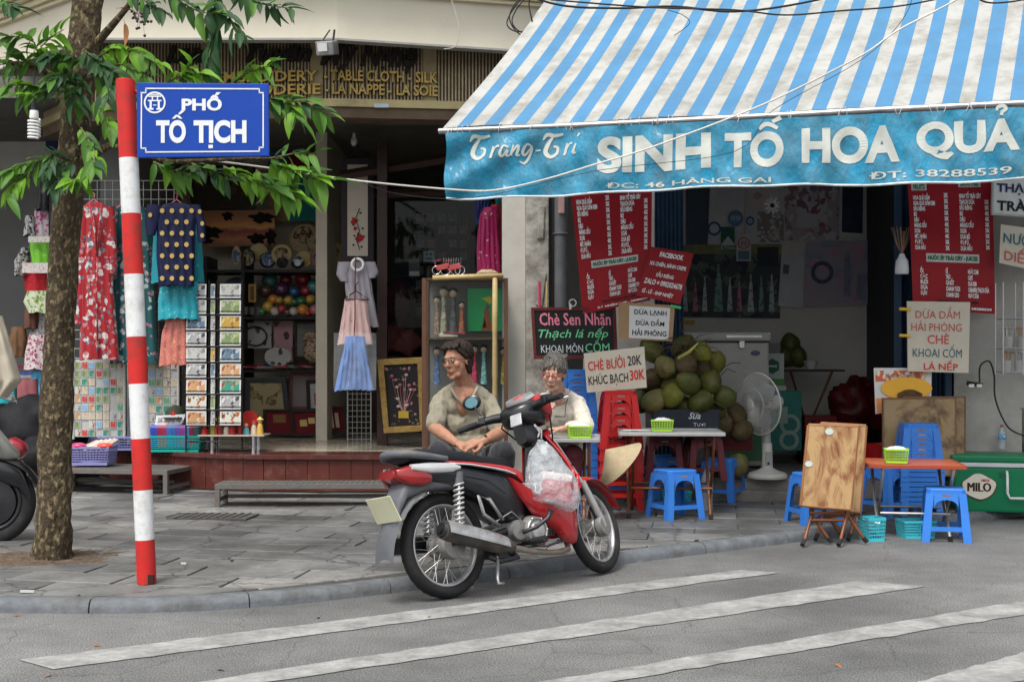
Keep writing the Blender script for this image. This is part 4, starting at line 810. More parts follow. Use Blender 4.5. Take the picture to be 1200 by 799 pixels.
def leafmesh(L, Wd, fold, droop, m, nm):
    mb = MB(); vs = []; fs = []; K = 8
    for i in range(K+1):
        t_ = i/K; w_ = Wd*math.sin(PI*min(1, t_**.8))**.9*(1-.15*t_); x = L*t_; z = -droop*t_*t_*L
        wv = .05*Wd*math.sin(i*2.2)
        vs += [(x, -w_, z+fold*w_+wv), (x, -w_*.5, z+fold*w_*.35), (x, 0, z), (x, w_*.5, z+fold*w_*.35), (x, w_, z+fold*w_-wv)]
    for i in range(K):
        for j in range(4): fs.append((i*5+j, (i+1)*5+j, (i+1)*5+j+1, i*5+j+1))
    mb.add(vs, fs); mb.tube([(-.02, 0, 0), (0, 0, 0)], .0015, 4); return mb.mesh(nm, m, smooth=True, fix=False)
LM = [leafmesh(.15+.03*(i % 3), .030+.006*(i % 2), .45-.1*(i % 3), .2+.35*(i % 4)/3, LF[[0, 1, 1, 2, 0, 1, 2, 0][i]], 'leaf') for i in range(8)]
TW = mat('green_twig', (.13, .12, .06), .7)
rl = random.Random(11); nleaf = 0
fol = {}
def twig(path, nl, Y0, Y1, size=1.0, tone=None, hang=.25):
    """leafy twig through the listed columns and rows"""
    global nleaf
    q = [W(x, y, Y0+(Y1-Y0)*i/(len(path)-1)) for i, (x, y) in enumerate(path)]
    MB().tube(q, [.006-.004*i/(len(q)-1) for i in range(len(q))], 5).build('twig', TW, tree, smooth=True)
    T = sum((b-a).length for a, b in zip(q, q[1:]))
    for k in range(int(nl*2.1)):
        d = T*(k+.6)/nl/2.1; i = 0
        while i < len(q)-2 and d > (q[i+1]-q[i]).length: d -= (q[i+1]-q[i]).length; i += 1
        e = (q[i+1]-q[i]).normalized(); p = q[i]+e*d
        side = e.cross(Vector((0, 1, 0))) if k % 2 else -e.cross(Vector((0, 1, 0)))
        dr = (e*rl.uniform(.3, 1.1)+side*rl.uniform(.3, 1.0)+Vector((0, rl.uniform(-.9, .5), -hang*rl.uniform(.2, 1.6)))).normalized()
        up = Vector((rl.uniform(-.5, .5), rl.uniform(-.9, .1), 1)); yy = up.cross(dr).normalized(); zz = dr.cross(yy)
        sc_l = size*rl.uniform(.6, 1.08); M = Matrix((dr, yy, zz)).transposed().to_4x4(); me = LM[rl.choice(tone) if tone else rl.randrange(8)]
        T_ = Matrix.Translation(p) @ M @ Matrix.Scale(sc_l, 4); nleaf += 1
        if nleaf % 2 and nleaf < 598: o = link('leaf', me, tree); o.matrix_local = T_
        else: mb_ = fol.setdefault(me.materials[0].name, MB()); mb_.add([T_ @ v.co for v in me.vertices], [tuple(q_.vertices) for q_ in me.polygons])
DK = [0, 4, 7, 1, 0]; BR = [3, 6, 3, 1, 5]; MX = [0, 1, 2, 3, 5, 1]
twig([(52, 78), (40, 50), (25, 42), (5, 45)], 9, 7.55, 7.4, .9, BR); twig([(52, 78), (48, 55), (62, 42), (75, 35)], 7, 7.55, 7.45, .95, BR); twig([(40, 75), (20, 72), (-5, 78)], 6, 7.5, 7.4, .9, [1, 5, 2])
twig([(-20, -15), (0, 2), (22, 10)], 9, 7.4, 7.2, .9, DK); twig([(100, 75), (85, 66), (62, 62), (50, 70)], 8, 7.6, 7.3, 1.0, DK)
twig([(100, 120), (70, 100), (45, 110), (20, 112)], 10, 7.6, 7.3, .8, MX); twig([(95, 110), (75, 85), (60, 95)], 8, 7.5, 7.3, .9, DK); twig([(60, 105), (30, 100), (5, 100)], 8, 7.5, 7.3, .8, BR)
twig([(85, 200), (55, 188), (30, 192), (0, 205)], 10, 7.6, 7.25, .85, MX); twig([(85, 190), (60, 180), (55, 200)], 7, 7.5, 7.3, .85, DK); twig([(40, 200), (18, 215), (8, 235)], 6, 7.4, 7.2, .9, BR)
twig([(90, 185), (70, 205), (62, 225)], 5, 7.5, 7.3, .9, DK); twig([(95, 150), (110, 175), (112, 200)], 8, 7.4, 7.1, .85, MX); twig([(110, 195), (95, 210), (80, 212)], 6, 7.4, 7.2, .85, BR)
twig([(110, 70), (135, 55), (165, 62), (190, 78)], 9, 7.6, 7.2, .95, BR); twig([(110, 95), (140, 75), (165, 85), (170, 90)], 9, 7.6, 7.2, .95, MX); twig([(108, 85), (130, 95), (125, 120)], 8, 7.5, 7.2, .9, DK)
twig([(100, 60), (115, 72), (135, 85)], 8, 7.6, 7.3, .95, DK); twig([(110, 120), (125, 135), (130, 160)], 7, 7.5, 7.1, .8, BR); twig([(85, 85), (92, 100), (88, 125)], 7, 7.55, 7.4, .9, DK)
twig([(150, -15), (175, 5), (195, 15)], 6, 7.4, 7.2, .9, DK); twig([(190, -15), (215, 5), (235, 15), (262, 18)], 9, 7.4, 7.2, .95, DK); twig([(250, -20), (255, 20), (246, 60), (243, 92)], 9, 7.3, 7.2, 1.15, [0, 4, 7], .9)
twig([(270, -20), (300, 3), (320, 8), (342, 10)], 10, 7.3, 7.1, .8, DK); twig([(262, 10), (275, 30), (285, 45)], 4, 7.2, 7.1, 1.0, DK, .8)
twig([(190, 100), (220, 85), (245, 88)], 7, 7.3, 7.15, .8, BR); twig([(270, 100), (290, 85), (310, 80), (325, 72)], 9, 7.3, 7.15, .8, BR); twig([(210, 95), (225, 75)], 4, 7.25, 7.2, .8, BR)
twig([(300, 115), (335, 118), (358, 120), (385, 135)], 10, 7.25, 7.1, .9, MX); twig([(315, 120), (340, 125), (350, 142)], 7, 7.25, 7.1, .9, MX)
twig([(180, 190), (205, 200), (228, 205)], 9, 7.3, 7.1, .8, MX); twig([(225, 192), (250, 200), (268, 212)], 7, 7.3, 7.1, .85, DK); twig([(262, 195), (290, 208), (318, 225)], 8, 7.25, 7.1, .85, BR)
twig([(315, 186), (345, 180), (372, 180)], 6, 7.2, 7.1, .75, MX); twig([(318, 190), (350, 205), (385, 212)], 9, 7.2, 7.1, 1.0, BR); twig([(300, 200), (330, 222), (355, 235)], 8, 7.2, 7.1, 1.0, BR)
rl = random.Random(5)
for k in range(1000):  # unseen crown above the view, added to shade the upper trunk
    a = rl.uniform(0, 2*PI); r_ = 1.7*math.sqrt(rl.random()); zz_ = rl.uniform(3.55, 5.6); p = Vector((-2.55+r_*math.cos(a), 7.75+r_*.8*math.sin(a), zz_))
    if zz_ < 3.1+.28*p.y*1.04-.6+.35: continue
    M = Euler((rl.uniform(-.9, .9), rl.uniform(-.2, 1.2), rl.uniform(0, 6.3))).to_matrix().to_4x4(); me = LM[rl.randrange(8)]; mb_ = fol.setdefault(me.materials[0].name, MB()); T_ = Matrix.Translation(p-to) @ M @ Matrix.Scale(1.2, 4); mb_.add([T_ @ v.co for v in me.vertices], [tuple(q_.vertices) for q_ in me.polygons])
fm_ = MB(); mats_ = [bpy.data.materials[k] for k in fol]
for k, v in enumerate(fol.values()): fm_.cm = k; fm_.add(v.v, v.f)
fm_.build('foliage', mats_, tree, smooth=True, fix=False)['kind'] = 'stuff'
mb = MB(); rb = random.Random(4)
for k in range(26):
    x, y = 165+rb.gauss(0, 9), 22+rb.gauss(0, 9); mb.ball(W(x, y, 7.3), .009, 6, 4); mb.tube([W(x, y, 7.3), W(165, 8, 7.35)], .001, 3, cap=False)
o = mb.build('berries', mat('dark_berry', (.03, .012, .015), .3), tree, smooth=True); o['kind'] = 'stuff'
dm = leafmesh(.13, .02, .2, .4, mat('dead_leaf', (.24, .11, .04), .6, var=.4), 'withered_leaf')
for x, y, a in ((140, 10, 0), (146, 27, 1.2), (60, 108, .5)):
    o = link('withered_leaf', dm, tree, W(x, y, 7.3), (0, a, a))
fl = [(108, 755), (215, 712), (264, 784), (62, 789), (978, 777), (15, 720), (372, 723), (705, 662), (505, 721)]
WH = ['near the left corner of the first crossing stripe', 'by the kerb below the red and white pole', 'at the very bottom of the road left of the second stripe', 'at the lower left on the end of the first stripe', 'lying between the two lowest stripes on the right', 'in the gutter at the far left', 'in the gutter midway to the motorbike', 'under the front wheel of the motorbike', 'just below the rear wheel of the motorbike']
for k, (x, y) in enumerate(fl):
    p = G(x, y, .008 if y > 705 else ZP+.01); o = link('fallen_leaf', dm, None, p, (.2, 0, k*1.3)); o.scale = (.45, .45, .45)
    tag(o, 'dry brown leaf '+WH[k], 'leaf', 'fallen leaves')
c = P(40, 130, 9.5); t = thing('spiral_bulb', 'white spiral energy saving bulb hanging from a black holder near the tree', 'lamp', c)
mb = MB(); mb.tube([(0, 0, .45), (0, 0, .05)], .004, 5); mb.lathe([(0, .06), (.018, .06), (.022, 0), (0, 0)], n=12); mb.build('holder', BLACKP, t, smooth=50)
mb = MB(); mb.lathe([(.03, 0), (.034, -.05), (.03, -.06), (0, -.06)], n=14); mb.build('ballast', WHITE, t, smooth=50)
mb = MB(); mb.tube([(.04*math.cos(a), .04*math.sin(a), -.065-.024*a/2/PI*1.0) for a in [i*PI/8 for i in range(0, 16*6)]], .009, 6); mb.build('spiral_tube', WHITE, t, smooth=True)
c = P(383, 56, 10.9); t = thing('floodlight', 'small silver floodlight fixed under the edge of the cream balcony beam', 'floodlight', c)
MB().box((0, .02, 0), (.16, .13, .12), rot=(R(15), 0, R(-15))).build('housing', mat('cast_aluminium', (.3, .3, .3), .4, .7, var=.3), t, bevel=.012)
MB().box((-.03, -.055, -.01), (.085, .01, .07), rot=(R(15), 0, R(-15))).build('lens', mat('lamp_glass', (.6, .6, .58), .2), t)
mb = MB(); mb.tube([(.05, .02, .05), (.06, .04, .16)], .01, 6); mb.tube([(-.05, .02, .05), (.02, .04, .16)], .008, 6); mb.build('bracket', DARKMETAL, t)
gr, gf = G(527, 701, 0), G(697, 673, 0)
HD = math.atan2(gf.y-gr.y, gf.x-gr.x); WB = (gf-gr).length; print('wheelbase', WB, 'heading', math.degrees(HD))
bike = thing('motorbike', 'red and black underbone motorbike with wire wheels parked at the kerb', 'motorbike', (gr.x, gr.y, 0.0), rot=(R(-10.5), 0, HD))
WB = 1.165
BRED = mat('bike_red', (.42, .010, .014), .28, var=.08, coat=.6, dirt=.12, dcol=(.2, .06, .05), dscale=5)
BBLK = mat('bike_black', (.008, .009, .011), .3, var=.2, coat=.25, dirt=.2, dcol=(.04, .04, .04), dscale=6)
BGRY = mat('bike_grey_plastic', (.09, .095, .105), .5, var=.15, dirt=.4, dcol=(.15, .145, .13), dscale=7)
SILV = mat('bike_silver', (.48, .48, .48), .35, .7, var=.15, dirt=.45, dcol=(.20, .17, .14), dscale=11)
ALLOY = mat('engine_alloy', (.34, .34, .33), .5, .6, var=.3, dirt=.6, dcol=(.10, .085, .07), dscale=12, bump=.3)
SEATM = mat('seat_vinyl', (.012, .013, .016), .45, var=.2, bump=.3, bscale=200, dirt=.25, dcol=(.04, .04, .04))
TAILR = mat('tail_lens_red', (.22, .006, .008), .15, coat=.6, var=.1); LENS = mat('clear_lens', (.55, .55, .55), .15, .3, coat=.5, var=.15)
SPOKE = mat('spoke_steel', (.5, .48, .45), .35, .9, var=.3)
def ssec(x, yw, z0, z1, p=.55, n=20, yo=0.0, tilt=0.0):
    """rounded cross-section in the yz plane"""
    out = []
    for i in range(n):
        a = 2*PI*i/n; c, s_ = math.cos(a), math.sin(a); yy = yo+math.copysign(abs(c)**p, c)*yw; zz = (z0+z1)/2+math.copysign(abs(s_)**p, s_)*(z1-z0)/2
        out.append((x+tilt*(zz-(z0+z1)/2), yy, zz))
    return out
def bloft(name, secs, m, parent=bike, M=None, **k): return MB(M).loft([ssec(s[0] if s[0] < 0 else s[0]*.91, *s[1:]) if not isinstance(s, dict) else ssec(**s) for s in secs]).build(name, m, parent, smooth=45, **k)
def wheel(cx, Ro, tw, M, nm):
    c = (cx, 0, Ro); tt = MB(M); prof = []
    rim = Ro-.062; vs = []; fs = []; n, m = 64, 12
    for i in range(n):
        a = 2*PI*i/n
        for j in range(m):
            b = 2*PI*j/m; rr = rim+.028+ (Ro-rim-.028)*math.cos(b)*1.0; h = tw*math.sin(b)*(1.0)
            if math.cos(b) > .3: rr += -.0025*(i % 2)
            vs.append((cx+rr*math.cos(a), h, Ro+rr*math.sin(a)))
    for i in range(n):
        for j in range(m): fs.append((i*m+j, ((i+1) % n)*m+j, ((i+1) % n)*m+(j+1) % m, i*m+(j+1) % m))
    tt.add(vs, fs); w_ = tt.build(nm, RUBBER, bike, smooth=50); w_['label'] = 'black ribbed tyre of the wire wheel'
    MB(M).ring((cx, 0, Ro), rim-.006, .017, 'y', 64, 10, sx=.75, sz=1.5).build('rim', SILV, w_, smooth=True)
    mb = MB(M); hr = .055
    for i in range(36):
        a = 2*PI*i/36; sd_ = 1 if i % 2 else -1; b = a+(.55 if (i//2) % 2 else -.55)
        mb.tube([(cx+hr*math.cos(b), sd_*.035, Ro+hr*math.sin(b)), (cx+(rim-.012)*math.cos(a), sd_*.004, Ro+(rim-.012)*math.sin(a))], .0017, 4, cap=False)
    o = mb.build('spokes', SPOKE, w_); o['kind'] = 'stuff'
    MB(M).lathe([(0, -.075), (.018, -.075), (.02, -.045), (.06, -.04), (.064, -.03), (.05, -.02), (.05, .03), (.068, .04), (.07, .062), (.02, .07), (0, .07)], c=c, n=24, axis='y').build('hub', ALLOY, w_, smooth=35)
    return w_
wheel(0, .283, .043, None, 'rear_wheel')
sp = Vector((1.135, 0, .28)); ax = Vector((-math.sin(R(26.5)), 0, math.cos(R(26.5))))
SM = Matrix.Translation(sp) @ Matrix.Rotation(R(17), 4, ax) @ Matrix.Translation(-sp)
wheel(WB, .272, .036, SM, 'front_wheel')
MB().lathe([(0, -.11), (.075, -.10), (.08, -.08), (.08, -.05), (0, -.05)], c=(0, 0, .283), n=24, axis='y').build('brake_drum', ALLOY, bike, smooth=35)
for sg in (-1, 1):
    MB().tube([(-.03, sg*.10, .285), (.18, sg*.10, .29), (.42, sg*.07, .32)], [.016, .02, .022], 8).build('swing_arm', DARKMETAL, bike)
    a, b = Vector((.005, sg*.135, .33)), Vector((.055, sg*.125, .64))
    s_ = MB().tube([a, b], .010, 8).build('shock', CHROME, bike); s_['label'] = 'white coil shock absorber'
    mb = MB(); pts = []
    for i in range(0, 9*12+1):
        q = 2*PI*i/12; t_ = i/(9*12); c = a.lerp(b, .12+.76*t_); pts.append(c+Vector((math.cos(q)*.026, math.sin(q)*.026, 0)))
    mb.tube(pts, .0062, 6); mb.build('spring', mat('spring_white', (.42, .42, .41), .45, .3, dirt=.4, dcol=(.2, .17, .14), dscale=14), s_, smooth=True)
    MB().tube([a-Vector((0, 0, .02)), a+(b-a)*.1], .024, 12).build('shock_foot', BGRY, s_, smooth=40); MB().tube([a+(b-a)*.84, b+Vector((.002, 0, .02))], .028, 12).build('shock_cap', BGRY, s_, smooth=40)
CX = lambda x: x if x < 0 else x*.91
bloft('seat', [(-.235, .03, .765, .79), (-.225, .085, .735, .80), (-.15, .115, .715, .805), (.0, .118, .70, .795), (.15, .125, .685, .775), (.25, .13, .665, .75), (.38, .125, .65, .735), (.48, .105, .635, .725), (.555, .075, .625, .70), (.58, .03, .63, .68)], SEATM)
mb = MB(); mb.tube([(-.02, -.135, .735), (-.15, -.14, .755), (-.25, -.115, .775), (-.295, -.05, .785), (-.30, 0, .785), (-.295, .05, .785), (-.25, .115, .775), (-.15, .14, .755), (-.02, .135, .735)], [.014, .018, .021, .022, .022, .022, .021, .018, .014], 10); mb.build('grab_rail', BGRY, bike, smooth=40)
bloft('body_cover', [(-.27, .05, .655, .715), (-.20, .10, .63, .725), (-.08, .125, .605, .72), (.08, .14, .56, .705), (.22, .145, .50, .685), (.34, .145, .42, .67), (.44, .14, .36, .655), (.53, .125, .34, .635), (.60, .10, .36, .60), (.64, .06, .42, .55)], BBLK)
for sg in (-1, 1):
    def ribbon(pts, m, nm, y0=.146):
        mb = MB(); n = len(pts); vs = []
        for (x, zt, zb, y) in pts:
            x = CX(x); vs += [(x, sg*y, zt), (x, sg*(y+.004), (zt+zb)/2), (x, sg*y, zb), (x, sg*(y-.02), zb), (x, sg*(y-.02), zt)]
        fs = [(i*5+j, (i+1)*5+j, (i+1)*5+(j+1) % 5, i*5+(j+1) % 5) for i in range(n-1) for j in range(5)]+[(0, 1, 2, 3, 4), tuple((n-1)*5+j for j in (4, 3, 2, 1, 0))]
        mb.add(vs, fs); return mb.build(nm, m, bike, smooth=40)
    ribbon([(-.02, .725, .715, .128), (.15, .708, .695, .142), (.30, .69, .668, .148), (.42, .672, .645, .146), (.52, .65, .61, .134), (.58, .625, .57, .118)], BRED, 'side_stripe')
    ribbon([(-.02, .716, .709, .131), (.15, .697, .690, .146), (.30, .672, .665, .151), (.42, .65, .642, .149), (.50, .628, .620, .140)], mat('stripe_white', (.6, .6, .6), .4), 'side_stripe')
    mb = MB(); mb.loft([ssec(-.315, .018, .66, .70, n=12, yo=sg*.06), ssec(-.26, .035, .615, .715, n=12, yo=sg*.085), ssec(-.18, .032, .60, .71, n=12, yo=sg*.105), ssec(-.13, .01, .62, .66, n=12, yo=sg*.12)]); mb.build('tail_light', TAILR, bike, smooth=50)
    mb = MB(); mb.loft([ssec(-.25, .015, .69, .72, n=12, yo=sg*.115), ssec(-.14, .022, .665, .722, n=12, yo=sg*.125), ssec(.0, .02, .66, .712, n=12, yo=sg*.135), ssec(.06, .006, .675, .69, n=12, yo=sg*.142)]); mb.build('indicator_lens', LENS, bike, smooth=50)
mb = MB(); mb.loft([ssec(-.32, .05, .655, .70, n=14), ssec(-.26, .08, .62, .715, n=14), ssec(-.18, .09, .61, .70, n=14)]); mb.build('tail_light', TAILR, bike, smooth=50)
mb = MB()
def mg(u, v):
    a = R(70+v*115); r = .335+.012*v+(.03*max(0, v-.6)/.4); wy = (u-.5)*2; wd = .095-.015*v
    return (r*math.cos(a)*1.02-.02*v, wy*wd, .283+r*math.sin(a)*1.05-.035*wy*wy*1.0)
mb.grid(mg, 10, 22); mb.build('rear_mudguard', BGRY, bike, smooth=True, fix=False)
mb = MB(); mb.loft([ssec(.10, .11, .56, .62, n=16), ssec(0, .115, .575, .63, n=16), ssec(-.14, .10, .575, .64, n=16), ssec(-.26, .08, .54, .64, n=16), ssec(-.31, .07, .47, .56, n=16), ssec(-.345, .065, .38, .46, n=16), ssec(-.365, .06, .32, .37, n=16)]); mb.build('tail_fairing', BGRY, bike, smooth=50)
pm = Matrix.Translation((-.385, -.02, .50)) @ Matrix.Rotation(R(-24), 4, 'Y')
MB(pm).box((0, 0, 0), (.006, .21, .145)).build('number_plate', mat('plate_cream', (.55, .55, .38), .5, var=.1, dirt=.5, dcol=(.4, .36, .25), dscale=12), bike, bevel=.002)
bloft('frame_tunnel', [dict(x=.56, yw=.09, z0=.36, z1=.56), dict(x=.64, yw=.085, z0=.33, z1=.50), dict(x=.69, yw=.08, z0=.36, z1=.54), dict(x=.72, yw=.08, z0=.42, z1=.70), dict(x=.75, yw=.07, z0=.5, z1=.86)], BBLK)
def shield(dx, sc_, ztop, zbot):
    def f(u, v):
        wy = (u-.5)*2; z = ztop+(zbot-ztop)*v
        w_ = (.085+.15*math.sin(min(1, v*1.6)*PI/2)-.09*max(0, v-.55)/.45)*sc_
        xc = .955-.02*v+.10*math.sin(v*PI)*.9-.10*max(0, v-.7)
        return (xc+dx-.095-.115*abs(wy)**1.7*(1-.25*v), wy*w_, z-.03*wy*wy*(1 if v < .5 else -1))
    return f
mb = MB(); mb.grid(shield(.02, 1.0, .88, .24), 16, 24); mb.build('leg_shield', BRED, bike, smooth=True, fix=False)
mb = MB(); mb.grid(shield(-.004, .93, .86, .40), 16, 24); mb.build('shield_lining', BBLK, bike, smooth=True, fix=False)
for sg in (-1, 1):   # red wing edges of the shield and the low side cowls
    f = shield(.008, 1.0, .88, .24); e = 1.0 if sg > 0 else 0.0
    MB().tube([Vector(f(e, v/14)) for v in range(15)], [.007+.006*math.sin(PI*v/14) for v in range(15)], 8).build('shield_edge', BRED, bike, smooth=True)
    mb = MB(); poly = [(.40, .615), (.47, .56), (.56, .49), (.66, .45), (.78, .455), (.81, .50), (.865, .46), (.885, .34), (.87, .24), (.85, .195), (.78, .215), (.73, .285), (.65, .335), (.56, .40), (.47, .50)]
    cx_ = sum(p[0] for p in poly)/len(poly); cz_ = sum(p[1] for p in poly)/len(poly); n = len(poly)
    o_ = [(x, sg*(.115 if x > .5 else .13), z) for x, z in poly]; m1 = [(cx_+(x-cx_)*.93, sg*(.165 if x > .5 else .15), cz_+(z-cz_)*.93) for x, z in poly]; m2 = [(cx_+(x-cx_)*.6, sg*.185, cz_+(z-cz_)*.6) for x, z in poly]
    mb.add(o_+m1+m2+[(cx_, sg*.188, cz_)], [(i, (i+1) % n, n+(i+1) % n, n+i) for i in range(n)]+[(n+i, n+(i+1) % n, 2*n+(i+1) % n, 2*n+i) for i in range(n)]+[(2*n+i, 2*n+(i+1) % n, 3*n) for i in range(n)]+[tuple(range(n))]); mb.build('side_cowl', BRED, bike, smooth=60)
MB().ring((.75, -.10, .78), .017, .005, 'x', 16, 6).build('ignition_ring', CHROME, bike)
MB().box((.745, -.085, .75), (.012, .05, .05), rot=(0, .3, 0)).build('keyhole_sticker', mat('sticker_cream', (.6, .58, .45), .5), bike)
mb = MB()
for k in range(4): mb.tube([(.60+.045*k, -.085, .56), (.59+.045*k, -.095, .47), (.625+.045*k, -.09, .455), (.64+.045*k, -.08, .53)], .0045, 5)
mb.tube([(.58, -.09, .475), (.78, -.09, .475)], .0045, 5); mb.tube([(.60, -.085, .56), (.62, -.08, .62), (.66, -.08, .60)], .0045, 5)
mb.tube([(.60, .0, .575), (.59, -.08, .565), (.74, -.08, .565), (.74, 0, .575)], .004, 5)
mb.build('wire_rack', mat('rack_white', (.6, .6, .6), .35, .3), bike, smooth=True)
e = MB(); e.lathe([(0, -.15), (.06, -.15), (.078, -.14), (.085, -.115), (.088, -.08), (.088, .10), (.06, .125), (0, .13)], c=(.56, 0, .30), n=28, axis='y'); e.lathe([(0, -.135), (.055, -.13), (.06, -.1), (.06, .09), (0, .1)], c=(.45, 0, .315), n=22, axis='y')
e.box((.50, 0, .30), (.2, .17, .12)); e.build('crankcase', ALLOY, bike, smooth=35, bevel=0)
e = MB(); e.lathe([(0, -.163), (.045, -.16), (.05, -.15), (0, -.15)], c=(.56, 0, .30), n=24, axis='y'); e.ring((.56, -.15, .30), .07, .006, 'y', 28, 6); e.build('clutch_cover', SILV, bike, smooth=40)
for k in range(6): MB().box((.665+.02*k, 0, .315), (.008, .13, .11)).build('cooling_fin', ALLOY, bike)
e = MB(); e.box((.73, 0, .315), (.14, .085, .085)); e.build('cylinder', ALLOY, bike, bevel=.01)
e = MB(); e.box((.815, 0, .32), (.06, .12, .10)); e.build('cylinder_head', ALLOY, bike, bevel=.012)
e = MB(); e.tube([(.70, .02, .37), (.68, .02, .44), (.62, .02, .47)], .022, 10); e.build('carburettor', ALLOY, bike)
for a in range(6): MB().ball((.56+.074*math.cos(a), -.152, .30+.074*math.sin(a)), .007, 8, 5).build('bolt', CHROME, bike, smooth=True)
for q in ([(-.08, .128, .655), (.1, .143, .63), (.24, .149, .60), (.36, .149, .52)], [(.30, .148, .66), (.38, .149, .56), (.42, .145, .46), (.44, .14, .38)]):
    MB().tube([(x, -y-.0015, z) for x, y, z in q], .0016, 4).build('panel_seam', flat('seam_black', (.003, .003, .003), .8), bike)
MB().tube([(.62, -.10, .30), (.66, -.13, .38), (.60, -.14, .50), (.50, -.12, .52)], .004, 6).build('breather_hose', BLACKP, bike, smooth=True)
MB().tube([(.50, -.10, .36), (.40, -.13, .42), (.30, -.12, .38), (.12, -.12, .30)], .0045, 6).build('brake_rod', SILV, bike, smooth=True)
ex = mat('exhaust_pipe', (.30, .26, .22), .45, .8, var=.3, dirt=.5, dcol=(.12, .07, .04), dscale=12)
MB().tube([(.82, -.04, .27), (.83, -.09, .22), (.80, -.13, .175), (.70, -.155, .165), (.58, -.165, .175), (.46, -.17, .195), (.36, -.172, .22), (.28, -.175, .24)], .0165, 12).build('exhaust_pipe', ex, bike, smooth=True)
mu = MB().tube([(.34, -.178, .225), (.28, -.18, .243), (.2, -.182, .262), (.05, -.19, .305), (-.12, -.198, .353), (-.155, -.2, .363)], [.024, .042, .05, .053, .053, .049], 22).build('muffler', mat('muffler_black', (.06, .055, .05), .5, .4, var=.4, dirt=.5, dcol=(.16, .12, .09), dscale=9), bike, smooth=40)
mb = MB(); mb.tube([(-.15, -.2, .362), (-.168, -.2, .367)], [.046, .036], 20); mb.tube([(-.15, -.2, .362), (-.178, -.2, .37)], .02, 14); mb.build('muffler_tip', DARKMETAL, mu, smooth=40)
mb = MB(); d_ = (Vector((-.15, -.2, .362))-Vector((.28, -.18, .243))); a0 = Vector((.30, -.18, .238))
def hsh(u, v):
    c = a0+d_*(u*1.0); r = .047+.012*min(1, u*4); q = R(15+v*85); return (c.x-.02*math.sin(q), c.y-r*math.cos(q-R(10))*1.0 if False else c.y-r*math.sin(q), c.z+r*math.cos(q))
mb.grid(hsh, 16, 8); mb.build('heat_shield', SILV, mu, smooth=True, fix=False)
mb = MB(); mb.tube([(.30, -.13, .35), (.18, -.15, .42), (.16, -.15, .52), (.24, -.14, .50), (.33, -.13, .38)], .011, 6); mb.build('peg_bracket', SILV, bike, smooth=True)
mb = MB(); mb.tube([(.17, -.14, .335), (.165, -.235, .35)], .015, 8); mb.build('rear_footpeg', RUBBER, bike)
mb = MB(); mb.tube([(.50, .23, .24), (.50, -.23, .24)], .012, 8); mb.build('footpeg_bar', DARKMETAL, bike)
for sg in (-1, 1): MB().tube([(.50, sg*.17, .245), (.50, sg*.27, .25)], .02, 10).build('footpeg', RUBBER, bike)
mb = MB(); mb.tube([(.44, -.16, .30), (.52, -.19, .32), (.59, -.215, .36), (.615, -.22, .40)], [.012, .012, .012, .018], 8); mb.build('kick_start', DARKMETAL, bike, smooth=True)
mb = MB(); mb.tube([(.46, -.14, .22), (.58, -.20, .21), (.68, -.21, .225)], .008, 6); mb.box((.69, -.21, .23), (.05, .05, .012)); mb.build('brake_pedal', DARKMETAL, bike)
mb = MB(); mb.tube([(.30, -.08, .27), (.38, -.12, .20), (.42, -.12, .17), (.30, -.10, .16), (.26, -.06, .19)], .016, 6); mb.box((.35, -.03, .20), (.12, .16, .05)); mb.build('stand_bracket', DARKMETAL, bike)
mb = MB(); mb.tube([(.36, .10, .22), (.33, .17, .06), (.31, .185, .035)], .010, 8); mb.box((.30, .19, .03), (.05, .04, .008)); mb.build('side_stand', SILV, bike)
mb = MB(); mb.tube([(.30, -.09, .19), (.25, -.12, .08), (.24, -.13, .045), (.28, -.13, .04)], .010, 8); mb.build('centre_stand', SILV, bike, smooth=True)
MB().box((-.06, .12, .30), (.5, .02, .09), rot=(0, R(2), 0)).build('chain_case', BBLK, bike, bevel=.01)
for sg in (-1, 1):
    MB(SM).tube([(WB, sg*.072, .265), (WB-.015, sg*.072, .32), (1.04, sg*.068, .54)], [.022, .023, .022], 12).build('fork_leg', SILV, bike, smooth=40)
    MB(SM).tube([(1.03, sg*.068, .54), (.80, sg*.06, .83)], .015, 10).build('fork_tube', CHROME, bike)
mb = MB(SM)
def fm(u, v):
    a = R(172-v*150); r = .305+(.02 if v < .2 else 0); wy = (u-.5)*2; return (WB+r*math.cos(a), wy*(.06+.01*math.sin(v*PI)), .272+r*math.sin(a)*1.03-.03*wy*wy)
mb.grid(fm, 8, 22); mb.build('front_mudguard', BRED, bike, smooth=True, fix=False)
MB(SM).box((1.13, -.055, .36), (.05, .02, .09), rot=(0, R(-20), 0)).build('brake_caliper', DARKMETAL, bike, bevel=.008)
mb = MB(SM); mb.lathe([(0, -.09), (.06, -.088), (.064, -.07), (.064, -.05), (0, -.05)], c=(WB, 0, .272), n=24, axis='y'); mb.build('front_drum', mat('drum_dull', (.3, .3, .29), .5, .6, dirt=.4), bike, smooth=40)
HS = SM @ Matrix.Translation((-.215, 0, -.012))
hb = MB(HS); hb.loft([ssec(.75, .03, .955, 1.00, n=18), ssec(.78, .095, .93, 1.02, n=18), ssec(.83, .12, .90, 1.04, n=18), ssec(.89, .115, .90, 1.05, n=18), ssec(.95, .10, .90, 1.03, n=18), ssec(1.0, .075, .90, 1.01, n=18), ssec(1.035, .04, .92, .98, n=18)]); hb.build('handlebar_cover', BBLK, bike, smooth=50)
